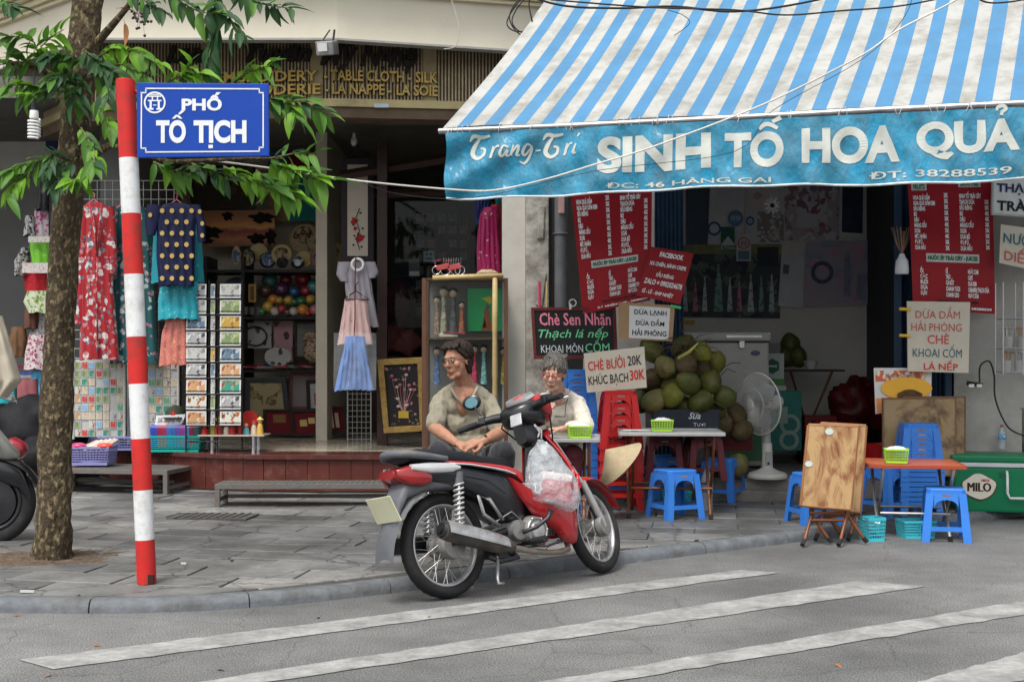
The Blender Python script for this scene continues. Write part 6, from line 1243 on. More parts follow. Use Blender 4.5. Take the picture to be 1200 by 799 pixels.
c = P(785, 0, 10.05); folding_table('low table with a pale grey top holding a green napkin basket below the coconuts', (c.x, c.y, ZP), .80, .60, .655, R(-4), GTOP, ALE, TUBE)
c = P(668, 0, 9.22); folding_table('small grey topped table at the elbow of the woman', (c.x, c.y, ZP), .42, .55, .66, R(-4), GTOP, ALE, TUBE)
ORT = mat('orange_laminate', (.42, .11, .05), .35, var=.2, scale=3, dirt=.25, dcol=(.5, .4, .33), dscale=3)
c = P(1068, 0, 9.3); folding_table('folding table with an orange red top and silver legs at the right', (c.x, c.y, 0), .66, .62, .53, R(-10), ORT, mat('orange_edge', (.30, .055, .025), .4), TUBES)
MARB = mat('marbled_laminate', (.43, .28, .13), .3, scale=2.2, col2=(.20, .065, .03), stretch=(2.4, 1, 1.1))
def folded(label, cs, Y, zb):
    f, ctr = qmap(cs, Y); t = thing('folded_table', label, 'table', ctr, 0, 'folded tables leaning upright')
    mb = MB(); a = [f(0, 0), f(1, 0), f(1, 1), f(0, 1)]; mb.add(a+[p+Vector((0, .022, 0)) for p in a], [(0, 3, 2, 1), (4, 5, 6, 7), (0, 1, 5, 4), (1, 2, 6, 5), (2, 3, 7, 6), (3, 0, 4, 7)]); mb.build('tabletop', MARB, t)
    for u0, u1, v0, v1 in ((0, 1, 0, 0), (0, 1, 1, 1), (0, 0, 0, 1), (1, 1, 0, 1)): MB().tube([f(u0, v0, .011), f(u1, v1, .011)], .013, 6).build('edge_trim', mat('wood_edge', (.26, .12, .05), .4, var=.2), t)
    dn = zb-ctr.z
    for u in (.16, .88):
        b = f(u, .8, .05)
        MB().tube([b, Vector((b.x+.02, b.y+.02, dn+.18)), Vector((b.x-.05, b.y-.10, dn+.04)), Vector((b.x-.07, b.y-.13, dn+.0))], .0125, 8).build('leg', TUBE, t, smooth=True)
        MB().tube([b+Vector((.03, .03, 0)), Vector((b.x+.03, b.y+.03, dn+.18)), Vector((b.x+.12, b.y+.0, dn+.04)), Vector((b.x+.15, b.y+.0, dn))], .0125, 8).build('leg', TUBE, t, smooth=True)
        MB().tube([Vector((b.x-.055, b.y-.105, dn+.03)), Vector((b.x-.078, b.y-.14, dn))], .016, 8).build('rubber_foot', RUBBER, t); MB().tube([Vector((b.x+.13, b.y, dn+.03)), Vector((b.x+.155, b.y, dn))], .016, 8).build('rubber_foot', RUBBER, t)
    mb = MB(); l_, r_ = f(.16, .8, .05), f(.88, .8, .05); mb.tube([Vector((l_.x, l_.y, dn+.2)), Vector((r_.x, r_.y, dn+.2))], .011, 8); mb.tube([Vector((l_.x, l_.y, dn+.15)), Vector((r_.x, r_.y, dn+.15))], .011, 8); mb.build('cross_bar', TUBE, t)
    return t
ft = folded('front folded table of the upright pair, amber marbled top facing the road', [(948, 498), (1006, 500), (997, 597), (939, 592)], 8.75, 0.02)
folded('rear folded table of the upright pair, only its right edge showing', [(962, 496), (1015, 499), (1008, 600), (955, 594)], 9.0, 0.02)
f, _ = qmap([(948, 498), (1006, 500), (997, 597), (939, 592)], 8.75)
for u, v, r in ((.42, .07, .022), (.07, .48, .02)): mb = MB(); mb.prism([(f(u, v).x+r*math.cos(a)*1.3, f(u, v).z+r*math.sin(a)) for a in [i*PI/8 for i in range(16)]], .002, c=-.003); mb.build('sticker', mat('pale_sticker', (.5, .58, .55), .4), ft)
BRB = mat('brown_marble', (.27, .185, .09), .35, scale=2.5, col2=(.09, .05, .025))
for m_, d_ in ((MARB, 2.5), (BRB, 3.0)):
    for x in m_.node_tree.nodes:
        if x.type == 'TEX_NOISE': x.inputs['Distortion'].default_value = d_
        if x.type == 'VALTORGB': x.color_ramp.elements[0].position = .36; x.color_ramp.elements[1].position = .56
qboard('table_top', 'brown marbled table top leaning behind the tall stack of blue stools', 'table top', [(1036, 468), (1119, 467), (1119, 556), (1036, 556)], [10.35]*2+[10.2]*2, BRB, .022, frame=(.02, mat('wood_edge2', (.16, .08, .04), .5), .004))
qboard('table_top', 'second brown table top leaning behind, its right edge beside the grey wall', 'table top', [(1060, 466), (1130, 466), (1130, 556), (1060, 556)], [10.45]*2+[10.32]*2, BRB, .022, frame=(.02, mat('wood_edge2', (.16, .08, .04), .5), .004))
GB = mat('lime_plastic', (.32, .55, .05), .4, var=.06)
def basket(name, label, c, w_, d, h, m, rz=0, cat='basket', group=None, taper=.88, nx=8, nz=4, tissue=True, cells=True):
    t = thing(name, label, cat, c, rz, group)
    wb, db = w_*taper, d*taper; side = lambda z: (wb/2+(w_-wb)/2*z/h, db/2+(d-db)/2*z/h)
    mb = MB(); mb.box((0, 0, .003), (wb, db, .006))
    for k in range(4):
        L, D = (w_, d) if k % 2 == 0 else (d, w_); Mk = Matrix.Rotation(k*PI/2, 4, 'Z'); q = MB(Mk)
        lb, db2 = L*taper/2, D*taper/2; o = lambda z: db2+(D/2-db2)*z/h; lw = lambda z: lb+(L/2-lb)*z/h; n = nx if k % 2 == 0 else max(2, int(nx*d/w_))
        for j in range(nz+1): z = h*(.12+.76*j/nz); q.box((0, -o(z), z), (2*lw(z), .003, h*.045))
        for i in range(n+1): x = -1+2*i/n; q.tube([(x*lw(h*.08), -o(h*.08), h*.08), (x*lw(h*.92), -o(h*.92), h*.92)], .0022, 4)
        q.box((0, -o(h*.06), h*.06), (2*lw(0), .004, h*.14)); q.box((0, -o(h*.95), h*.95), (2*lw(h), .006, h*.12))
        mb.add(q.v, q.f)
    mb.build('basket_shell', m, t)
    if tissue:
        mb = MB(); ra_ = random.Random(int(c[0]*100))
        mb.grid(lambda u, v: ((u-.5)*w_*.86, (v-.5)*d*.86, h*.96+.022*math.sin(u*PI)*math.sin(v*PI)+.012*NZ.noise(Vector((u*6, v*6, c[0])))), 14, 10); mb.build('napkins', mat('napkin_white', (.62, .62, .62), .8, bump=.4, bscale=60), t, fix=False, smooth=True)
    return t
def on(px, Y, z): return (P(px, 0, Y).x, Y, z)
basket('napkin_basket', 'lime green basket of white napkins on the small table by the woman', on(679, 9.02, ZP+.663), .16, .12, .085, GB, R(5))
basket('napkin_basket', 'lime green basket of white napkins on the grey topped table below the coconuts', on(776, 9.95, ZP+.658), .17, .12, .085, GB, R(-5))
basket('napkin_basket', 'lime green basket of white napkins on the orange red table', on(1050, 9.2, .533), .165, .13, .10, GB, R(-12))
t = thing('paper_menu', 'stack of white paper sheets lying on the grey topped table', 'paper', on(745, 10.0, ZP+.657))
for k in range(2): MB().box((.01*k, .01, .002+.002*k), (.2, .14, .0015), rot=(0, 0, .25*k)).build('sheet', PAPER, t)
CYB = mat('cyan_plastic', (.05, .42, .50), .4, var=.08)
t = basket('slop_basket', 'round turquoise slatted waste basket standing by the folded tables', G(1022, 633, 0), .135, .135, .165, CYB, .3, nx=9, nz=5, tissue=False); mb = MB(); mb.tube([(-.07, 0, .15), (0, -.09, .13), (.07, 0, .15)], .005, 6); mb.build('handle', WHITE, t, smooth=True)
basket('waste_basket', 'wide turquoise slatted basket under the orange red table', G(1073, 629, 0), .235, .18, .125, CYB, .1, nx=14, nz=5, tissue=False)
basket('waste_basket', 'turquoise basket standing on the pavement under the grey topped table', G(793, 588, ZP), .22, .18, .10, CYB, .1, nx=10, nz=4, tissue=False)
BOT = mat('clear_bottle', (.50, .58, .62), .08, alpha=.48, var=.1); CAPR = flat('red_cap', (.4, .03, .03), .4); CAPB = flat('blue_cap', (.05, .2, .5), .4); LAB = patmat('bottle_label', (.10, .35, .62), [(.6, .65, .7)], 30, .3)
def bottle(label, c, h=.30, capm=CAPB, lab=LAB):
    t = thing('water_bottle', label, 'bottle', c, 0, 'clear water bottles'); r = h*.14
    pr = [(0, 0), (r, 0), (r, h*.1)]+[(r*(.93 if k % 2 else 1), h*(.12+.05*k)) for k in range(9)]+[(r, h*.62), (r*.9, h*.7), (r*.42, h*.86), (r*.35, h*.92), (0, h*.92)]
    MB().lathe(pr, n=18).build('bottle_body', BOT, t, smooth=60); MB().lathe([(r*1.02, h*.42), (r*1.02, h*.60)], n=18).build('label', lab, t, fix=False, smooth=True); MB().lathe([(r*.42, h*.92), (r*.42, h), (0, h)], n=14).build('bottle_cap', capm, t); return t
bottle('clear water bottle with a blue label on the pavement left of the conical hat', G(697, 583, ZP), .34)
bottle('clear water bottle right of the stool under the grey topped table', G(828, 597, ZP), .36)
bottle('clear bottle with a red cap on the green cooler by the grey wall', on(1174, 10.6, .53), .2, CAPR)
HAT = mat('palm_leaf', (.36, .29, .18), .75, var=.12, scale=20, bump=.3, bscale=90); t = thing('conical_hat', 'pale conical palm leaf hat hanging on its side below the red stools', 'hat', P(726, 542, 9.75), rot=(R(8), R(-47), 0))
mb = MB(); mb.lathe([(.001, .15), (.06, .105), (.13, .05), (.215, -.012), (.218, -.018), (.212, -.018), (.13, .042), (.06, .097), (.001, .142)], n=40); mb.build('hat_cone', HAT, t, smooth=60)
for k in range(1, 8): MB().ring((0, 0, .15-.165*k/8), .218*k/8-.004, .0015, 'z', 40, 4).build('hoop', mat('hat_hoop', (.36, .29, .17), .7), t)
COC = mat('green_coconut', (.075, .105, .016), .4, var=.6, scale=4, dirt=.9, dcol=(.06, .036, .018), dscale=6, bump=.25)
COC2 = mat('pale_coconut', (.16, .165, .05), .55, var=.4, scale=5, dirt=.85, dcol=(.09, .055, .028), dscale=6, bump=.25)
def cocomesh(m, seed):
    mb = MB(); n, k = 18, 12; vs = []; fs = []
    for i in range(k+1):
        th = PI*i/k
        for j in range(n):
            a = 2*PI*j/n; r = .098*(1+.07*math.cos(3*a+seed)*math.sin(th)+.07*NZ.noise(Vector((math.cos(a)*2+seed, math.sin(a)*2, th*2)))); vs.append((r*math.sin(th)*math.cos(a), r*math.sin(th)*math.sin(a), r*1.13*math.cos(th)*(1+.08*math.cos(th))))
    for i in range(k):
        for j in range(n): fs.append((i*n+j, (i+1)*n+j, (i+1)*n+(j+1) % n, i*n+(j+1) % n))
    return mb.add(vs, fs).mesh('coconut', m, smooth=True)
CM = [cocomesh(COC, 0), cocomesh(COC, 2), cocomesh(COC2, 4), cocomesh(COC, 5), cocomesh(mat('yellow_coconut', (.15, .16, .02), .45, var=.5, scale=4, dirt=.7, dcol=(.07, .05, .02), dscale=7, bump=.3), 7), cocomesh(mat('brown_and_shaded_coconut', (.10, .075, .03), .6, var=.5, scale=5, dirt=.8, dcol=(.035, .02, .012), dscale=7, bump=.4), 9)]
cl = MB(); cl.lathe([(0, .106), (.022, .104), (.030, .112), (.018, .122), (0, .124)], n=8); CALYX = cl.mesh('calyx', mat('calyx_brown', (.13, .075, .03), .8, var=.3), smooth=40)
spots = [(780, 430, 10.78, 2, 'pale coconut at the front of the pile just right of the cream sign'), (804, 427, 10.75, 0, 'coconut in the top row at the middle of the pile'), (822, 413, 10.85, 2, 'large pale coconut at the top right of the pile'), (765, 412, 10.95, 0, 'coconut at the top left of the pile under the cardboard'), (807, 449, 10.66, 1, 'round green coconut at the very front of the pile'), (833, 449, 10.72, 1, 'bright green coconut on the right shoulder of the pile'), (788, 464, 10.70, 0, 'dark coconut low in the middle of the pile'), (767, 471, 10.74, 2, 'pale coconut at the lower left corner of the crate'), (820, 471, 10.70, 0, 'coconut low on the right side above the crate edge'), (762, 446, 10.92, 3, 'coconut behind the right edge of the cream sign'), (785, 449, 10.92, 3, 'coconut wedged behind the front rows'), (849, 466, 10.80, 1, 'coconut hanging over the right edge of the crate'), (800, 407, 11.05, 3, 'coconut at the top of the pile behind the stalks'), (775, 455, 11.1, 3, 'coconut deep at the back left of the pile'), (838, 425, 11.1, 0, 'shaded coconut at the back right of the pile'), (800, 476, 10.85, 3, 'coconut sunk in the crate between the front ones'), (840, 478, 10.9, 0, 'dark coconut right above the crate corner'), (845, 497, 11.0, 3, 'shade-browned coconut below the pile at the right of the crate'), (862, 486, 11.05, 3, 'shaded coconut by the fan, upper of the three'), (868, 505, 11.0, 0, 'shaded coconut by the fan, lowest of the three'), (752, 470, 11.05, 3, 'coconut behind the left end of the crate'), (820, 436, 11.1, 3, 'coconut hidden in the middle of the pile')]
rc = random.Random(8)
for k, (px, py, Y, mi, lb) in enumerate(spots):
    mi = [mi, mi, 4, 5][(k*7) % 4] if k not in (4, 5) else mi; o = link('coconut', CM[5 if 16 < k < 20 else mi], None, P(px, py, Y), (rc.uniform(-1.2, .9), rc.uniform(-.9, .9), rc.uniform(0, 6))); o.scale = (rc.uniform(.88, 1.04), rc.uniform(.9, 1.02), rc.uniform(.9, 1.12)); tag(o, lb, 'coconut', 'green coconuts'); link('calyx', CALYX, o)  # the three low ones by the fan take brown as painted shade
for px, py, lb in ((926, 403, 'topmost coconut on the rear table in the shop'), (920, 419, 'left lower coconut on the rear table in the shop'), (935, 419, 'right lower coconut on the rear table in the shop')):
    o = link('coconut', CM[0], None, P(px, py, 12.9), (.3, .4, px)); tag(o, lb, 'coconut', 'green coconuts'); link('calyx', CALYX, o)
o = link('coconut', CM[2], None, P(864, 546, 11.05), (.5, .3, 0)); tag(o, 'single orange brown coconut on the step beside the foot of the fan', 'coconut', 'green coconuts')
t = thing('coconut_stalks', 'tangle of dry brown coconut stalks sprouting from the top of the pile', 'stalks', P(805, 405, 10.7))
ra = random.Random(12)
for k in range(26):
    a = ra.uniform(-1.3, 1.3); L = ra.uniform(.15, .42); p0 = Vector((ra.uniform(-.12, .12), ra.uniform(0, .2), ra.uniform(-.08, .02))); q = [p0]
    for i in range(5): a += ra.uniform(-.5, .5); q.append(q[-1]+Vector((math.sin(a)*L/5, ra.uniform(-.02, .02), math.cos(a)*L/6-.012*i)))
    MB().tube(q, [.0055-.0008*i for i in range(6)], 5).build('stalk', mat('dry_stalk', (.07, .045, .025), .85, var=.4), t, smooth=True)
for q in ([(845, 440), (852, 432), (862, 436)], [(848, 430), (858, 425), (868, 425)], [(836, 470), (850, 478), (852, 490)]): MB().tube([P(x, y, 10.6)-t.location for x, y in q], .004, 5).build('stalk', mat('dry_stalk', (.07, .045, .025), .85, var=.4), t)
MB().tube([P(795, 420, 10.6)-t.location, P(808, 412, 10.55)-t.location, P(818, 402, 10.5)-t.location], [.016, .014, .006], 8).build('green_stalk', mat('stalk_yellow_green', (.32, .33, .08), .6), t, smooth=True)
t = thing('coconut_crate', 'black plastic crate packed with green coconuts on maroon stools', 'crate', on(799, 10.95, .625))
CR = mat('black_crate', (.015, .02, .03), .45, var=.3, dirt=.2)
for q in ((0, -.26, .55, .02), (0, .26, .55, .02), (-.275, 0, .02, .50), (.275, 0, .02, .50)): MB().box((q[0], q[1], .115), (q[2], q[3], .23)).build('crate_wall', CR, t, bevel=.004)
MB().box((0, 0, .008), (.53, .5, .014)).build('crate_floor', CR, t)
text('lettering', 'Sữa', (.02, .12, .15, .21), mat('crate_print', (.5, .55, .6), .5), t, y=-.273, shear=.4, bold=.02); text('lettering', 'Tươi', (.06, .16, .09, .12), mat('crate_print', (.5, .55, .6), .5), t, y=-.273)
FW = mat('fan_cream', (.50, .49, .44), .45, var=.06, dirt=.35, dcol=(.26, .24, .19), dscale=8)
t = thing('pedestal_fan', 'cream pedestal fan with a wire cage facing left on the shop step', 'fan', on(899, 11.05, .25))
MB().lathe([(0, 0), (.17, 0), (.175, .02), (.16, .045), (.08, .07), (.05, .09), (0, .09)], n=32).build('base', FW, t, smooth=40)
MB().tube([(0, 0, .08), (0, 0, .30)], [.05, .042], 16).build('control_column', FW, t, smooth=40); MB().box((0, -.05, .17), (.05, .012, .12)).build('switch_panel', mat('fan_panel', (.3, .3, .28), .5), t, bevel=.004)
MB().ball((0, -.058, .13), .011, 10, 6).build('knob', BLACKP, t)
MB().tube([(0, 0, .30), (-.01, 0, .58)], [.035, .02], 14).build('neck', mat('fan_neck', (.26, .26, .24), .5), t, smooth=40)
HF = Matrix.Translation((-.05, 0, .64)) @ Matrix.Rotation(R(33), 4, 'Z') @ Matrix.Rotation(R(-4), 4, 'Y') @ Matrix.Scale(1.13, 4)   # axis -x is the air flow
MB(HF).lathe([(0, .20), (.045, .19), (.058, .15), (.06, .06), (.05, .03), (0, .03)], axis='x', n=20).build('motor_housing', FW, t, smooth=40)
cg = MB(HF)
for k in range(72):
    a = 2*PI*k/72; c_, s_ = math.cos(a), math.sin(a); cg.tube([(-.115, .03*c_, .03*s_), (-.11, .12*c_, .12*s_), (-.085, .2*c_, .2*s_), (-.03, .235*c_, .235*s_), (.02, .2*c_, .2*s_), (.045, .10*c_, .10*s_), (.05, .05*c_, .05*s_)], .0016, 3, cap=False)
o = cg.build('cage_wires', FW, t); o['kind'] = 'stuff'
MB(HF).ring((-.03, 0, 0), .236, .006, 'x', 48, 6).build('cage_rim', FW, t, smooth=True); MB(HF).ring((-.105, 0, 0), .13, .003, 'x', 40, 5).build('cage_ring', FW, t); MB(HF).lathe([(0, -.13), (.035, -.125), (.04, -.112), (0, -.11)], axis='x', n=20).build('cage_badge', FW, t, smooth=40)
for k in range(3):
    b = MB(HF @ Matrix.Rotation(k*2*PI/3, 4, 'X')); b.grid(lambda u, v: (-.03+.05*(v-.5)*(1), .03+.16*u, (v-.5)*(.09+.09*math.sin(u*PI*.8))), 8, 6); b.build('blade', mat('fan_blade', (.32, .33, .33), .3, var=.1, dirt=.3), t, smooth=True, fix=False)
FZ = mat('freezer_enamel', (.36, .35, .31), .4, var=.05, dirt=.3, dcol=(.22, .20, .16), dscale=4)
t = thing('chest_freezer', 'off white chest freezer with a silver lid latch behind the coconut pile', 'freezer', on(838, 12.3, .25))
MB().box((0, 0, .60), (.92, .6, 1.16)).build('cabinet', FZ, t, bevel=.02); MB().box((0, -.005, 1.235), (.95, .64, .085)).build('lid', FZ, t, bevel=.02); MB().box((0, 0, 1.187), (.93, .61, .012)).build('seal', BLACKP, t)
MB().box((.22, -.325, 1.235), (.34, .012, .03)).build('lid_handle', STEEL, t, bevel=.004); MB().box((.20, -.325, 1.16), (.05, .02, .07)).build('latch', STEEL, t, bevel=.005)
MB().prism([(.33+.045*math.cos(a), 1.08+.025*math.sin(a)) for a in [i*PI/10 for i in range(20)]], .006, c=-.303).build('maker_badge', flat('badge_blue_black', (.02, .03, .08), .3), t)
for x, z in ((.06, .66), (.14, .70), (.02, .60)): MB().prism([(x+.03*math.cos(a)*(1 if i % 2 else .45), z+.03*math.sin(a)*(1 if i % 2 else .45)) for i, a in enumerate([k*PI/5 for k in range(10)])], .003, c=-.302).build('star_sticker', NAVY, t)
GRC = mat('green_carton', (.02, .13, .11), .5, var=.15); WHC = mat('white_carton', (.36, .40, .36), .55, var=.1)
def carton(label, px, py0, py1, Y, w_, d, m, rz=0, pic=None):
    z0, z1 = P(px, py1, Y).z, P(px, py0, Y).z; t = thing('carton', label, 'carton', on(px, Y, z0), rz)
    MB().box((0, d/2, (z1-z0)/2), (w_, d, z1-z0)).build('box', m, t, bevel=.004)
    for nm, x0, x1, a, b, pm in (pic or []): MB().box(((x0+x1)/2*w_, -.003, (a+b)/2*(z1-z0)), ((x1-x0)*w_, .004, (b-a)*(z1-z0))).build(nm, pm, t)
    return t
carton('grey plain box on top of the white milk carton', 903, 402, 414, 12.5, .19, .2, mat('grey_box', (.17, .17, .16), .7))
t = carton('white and green milk carton with a dark green hexagon beside the freezer', 905, 414, 452, 12.4, .23, .2, WHC, pic=[('print', -.48, .48, .02, .22, mat('milk_green', (.08, .22, .07), .6))])
MB().prism([(.0+.075*math.sin(k*PI/3), .19+.075*math.cos(k*PI/3)) for k in range(6)], .004, c=-.004).build('hexagon', mat('hexagon_green', (.012, .10, .07), .5), t); MB().box((0, -.0075, .19), (.09, .002, .02)).build('print_band', WHC, t)
carton('thin pale box below the milk carton', 908, 452, 458, 12.35, .22, .2, WHC)
t = carton('large teal green carton with a pale swirl on the shop floor behind the fan', 921, 458, 528, 12.2, .30, .3, GRC)
mb = MB(); mb.ring((.04, -.004, .25), .08, .018, 'y', 24, 5, sz=.1); mb.ring((.03, -.004, .10), .075, .02, 'y', 24, 5, sz=.1); mb.box((-.03, -.004, .34), (.09, .003, .16)); mb.build('swirl_print', mat('swirl_pale', (.20, .27, .22), .6), t)
carton('dim green box on the step behind the grey topped table', 865, 500, 540, 11.35, .42, .25, mat('dim_green_box', (.03, .09, .045), .6), pic=[('print', -.3, .3, .3, .7, mat('dim_red', (.15, .02, .02), .6))])
t = thing('rear_table', 'small dark folding table at the back of the juice shop holding coconuts and a bowl', 'table', on(948, 12.9, .25)); zt = P(0, 434, 12.9).z-.25
MB().box((0, 0, zt), (.62, .4, .02)).build('tabletop', DWOOD, t); MB().tube([(-.22, -.15, zt), (.1, .1, 0)], .012, 6).build('leg', TUBE, t); MB().tube([(.2, -.15, zt), (-.12, .1, 0)], .012, 6).build('leg', TUBE, t)
o = MB().lathe([(0, 0), (.04, 0), (.045, .01), (.078, .085), (.074, .085), (.04, .014), (0, .012)], n=20).build('bowl', mat('white_bowl', (.45, .45, .42), .35), None, loc=(P(950, 0, 12.8).x, 12.8, zt+.262), smooth=40); tag(o, 'white ribbed bowl on the small dark table at the back of the juice shop', 'bowl')
t = thing('red_crate', 'dark red plastic crate on the floor under the rear table', 'crate', on(958, 12.6, .25)); MB().box((0, 0, .36), (.32, .3, .22)).build('crate_body', mat('dim_red_plastic', (.16, .015, .015), .45, var=.2), t, bevel=.015); MB().box((0, 0, .12), (.34, .32, .24)).build('crate_base', mat('dim_grey_crate', (.04, .035, .045), .6), t, bevel=.01)
for x in (-.08, .0, .08): MB().box((x, -.152, .40), (.05, .006, .06)).build('grip_hole', BLACKP, t)
def lump(name, label, c, r, m, cat, seed=0, f=.3):
    mb = MB(); mb.ball((0, 0, 0), 1, 26, 16, r)
    for i, v in enumerate(mb.v): k = 1+f*NZ.noise(Vector((v.x/r[0], v.y/r[1], v.z/r[2]))*1.6+Vector((seed, 0, 0)))+f*.4*NZ.noise(Vector((v.x/r[0], v.y/r[1], v.z/r[2]))*5); mb.v[i] = v*k
    return tag(mb.build(name, m, None, loc=c, smooth=True), label, cat)
RBG = mat('red_bag_plastic', (.09, .007, .009), .4, var=.5, bump=.8, bscale=12)
lump('plastic_bag', 'crumpled dark red plastic bag heaped against the rear wall', P(1003, 478, 12.9), (.28, .2, .27), RBG, 'bag', 1, .45); lump('plastic_bag', 'bunched red plastic bag above the other near the rear door', P(1012, 458, 13.0), (.13, .12, .13), RBG, 'bag', 4); lump('plastic_bag', 'low red plastic bag on the floor of the juice shop', P(985, 505, 12.6), (.25, .18, .15), RBG, 'bag', 7)
t = thing('red_bucket', 'red plastic tub in the shade behind the leaning table tops', 'tub', on(1030, 11.6, .25)); MB().lathe([(0, 0), (.11, 0), (.14, .26), (.13, .26), (.1, .02), (0, .02)], n=24).build('tub', REDPL, t, smooth=40)
t = thing('cooler_box', 'big green cooler box with white lid band and chocolate drink logo by the grey wall', 'cooler', on(1172, 10.33, ZP), R(-13)); GC = mat('cooler_green', (.008, .17, .07), .35, var=.08, dirt=.12, dcol=(.03, .1, .05)); cw, chh = .78, .46
mb = MB(); mb.loft([[(sx*(cw/2-i)*1, sy*(.21-i*.5), z) for sx, sy in ((-1, -1), (1, -1), (1, 1), (-1, 1))] for i, z in ((.03, 0), (.0, .36))]); mb.build('cooler_body', GC, t, bevel=.02)
MB().box((0, 0, .377), (cw+.03, .45, .034)).build('lid_band', mat('cooler_white', (.5, .52, .52), .4, dirt=.2), t, bevel=.006); MB().box((0, 0, .425), (cw+.025, .45, .06)).build('lid', GC, t, bevel=.02)
mb = MB(); mb.prism([(-.185+.125*math.cos(a)*(1+.05*math.sin(5*a)), .205+.095*math.sin(a)*(1+.08*math.sin(4*a+1))) for a in [k*PI/16 for k in range(32)]], .004, c=-.2085); lg = mb.build('logo_splash', mat('logo_cream', (.62, .58, .48), .45), t)
MB().prism([(-.185+.133*math.cos(a)*(1+.05*math.sin(5*a)), .203+.103*math.sin(a)*(1+.08*math.sin(4*a+1))) for a in [k*PI/16 for k in range(32)]], .003, c=-.206).build('logo_rim', mat('logo_dark', (.07, .03, .015), .5), t)
for q in (-.004, 0, .004): text('lettering', 'MILO', (-.272+q, -.098+q, .165, .235), flat('choc_brown', (.03, .012, .006), .4), t, y=-.2125-q*.1); text('lettering', 'NESTLÉ', (-.17, -.11, .245, .268), INKR, t, y=-.2125, bold=.05)
mb = MB(); mb.tube([(.02, -.215, .33), (.02, -.245, .30), (.02, -.25, .16), (.04, -.25, .12), (.30, -.25, .12), (.32, -.25, .16), (.32, -.245, .30), (.32, -.215, .33)], .011, 8); mb.build('carry_handle', mat('handle_white', (.6, .6, .6), .4), t, smooth=True)
MB().box((-.02, -.213, .30), (.02, .012, .04)).build('latch', mat('latch_green', (.02, .09, .04), .4), t)
t = thing('steel_pot', 'tall stainless pot with bowls on its lid behind the cooler at the right edge', 'pot', on(1200, 10.75, .26)); MB().lathe([(0, 0), (.155, 0), (.16, .01), (.16, .60), (.165, .61), (0, .61)], n=32).build('pot_body', mat('stained_steel', (.33, .27, .22), .3, .85, var=.3, dirt=.3), t, smooth=40)
for k, x in enumerate((-.09, .0)): MB().lathe([(0, 0), (.03, 0), (.055, .05), (.05, .05), (0, .01)], c=(x, -.05, .612), n=14).build('bowl', mat('white_bowl', (.45, .45, .42), .35), t, smooth=40)
MB().box((0, 0, .13), (.36, .36, .26)).build('plinth', CONC, t).location = (0, 0, -.26)
t = thing('wire_rack', 'wire wall rack with jars of spoons beside the grey wall at the right', 'rack', on(1183, 10.4, P(0, 436, 10.4).z)); s_ = 10.4/1500; WR = mat('rack_wire', (.42, .42, .42), .35, .8)
mb = MB()
for z in (0, .19, .43): 
    for y in (-.02, -.18): mb.tube([(-.12, y, z), (.2, y, z)], .005, 5)
    for x in (-.12, -.04, .04, .12, .2): mb.tube([(x, -.02, z), (x, -.18, z)], .003, 4)
for x in (-.12, .04): mb.tube([(x, -.18, -.02), (x, -.18, .72)], .006, 6); mb.tube([(x, -.02, -.02), (x, -.02, .72)], .006, 6)
mb.build('frame', WR, t)
for k, (x, z) in enumerate(((-.06, .005), (.04, .005), (.13, .005), (-.05, .20), (.06, .20), (.15, .20))):
    j = MB().lathe([(0, 0), (.035, 0), (.04, .09), (.036, .09), (.032, .01), (0, .01)], c=(x, -.10, z), n=14).build('jar', mat('jar_glass', (.5, .5, .48), .15, alpha=.5), t, smooth=40); mb = MB(); ra = random.Random(k)
    for q in range(7): a = ra.uniform(-.03, .03); mb.tube([(x+a*.4, -.10, z+.02), (x+a*1.6, -.10+ra.uniform(-.02, .02), z+.15)], .0035, 5); mb.ball((x+a*1.6, -.10, z+.155), .010, 6, 4)
    mb.build('spoons', STEEL if k % 2 else mat('wood_spoon', (.35, .2, .1), .6), j)
mb = MB(); c = P(1142, 450, 10.55); mb.box((0, 0, 0), (.12, .04, .035), rot=(0, R(8), 0)); o = mb.build('socket_strip', BLACKP, None, loc=c); tag(o, 'black power strip with two white plugs on the grey wall', 'power strip')
for x in (-.035, .03): MB().box((x, -.025, -.012), (.04, .02, .024)).build('plug', WHITE, o)
wire('black power cord looping down the grey wall behind the green cooler', [(1148, 448), (1148, 432), (1152, 425), (1160, 424), (1165, 440), (1166, 465), (1175, 490), (1187, 505), (1215, 515)], 10.42, .007, CABK)
tag(MB().tube([P(633, 395, 11.3), P(632, 330, 11.35)], .012, 8).build('pink_broom_stick', flat('pink_handle', (.45, .04, .10), .4)), 'pink broom handle standing beside the drain pipe', 'broom')
tag(MB().tube([P(640, 395, 11.3), P(641, 330, 11.35)], .010, 8).build('bamboo_stick', mat('bamboo', (.45, .33, .15), .5, var=.2)), 'pale bamboo stick standing beside the pink broom handle', 'stick')
BLKS = mat('black_shelf', (.015, .013, .012), .5, var=.2)
SY = 14.3   # front of the shelves
t = thing('display_shelves', 'tall black shelves packed with plates, lacquer balls and embroidery', 'shelves', (P(318, 0, SY).x, SY, ZF))
x0, x1 = P(238, 0, SY).x-t.location.x, P(386, 0, SY).x-t.location.x
for py in (316, 371, 433):
    z = P(0, py, SY).z-ZF; MB().bx(x0, x1, 0, .55, z-.03, z).build('shelf', BLKS, t)
for x in (x0, x1-.04, P(282, 0, SY).x-t.location.x): MB().bx(x, x+.04, .01, .54, 0, P(0, 230 if x > 0 else 300, SY).z-ZF).build('upright', BLKS, t)
zS = lambda py: P(0, py, SY).z
def at_(px, py, Y=14.45): return P(px, py, Y)
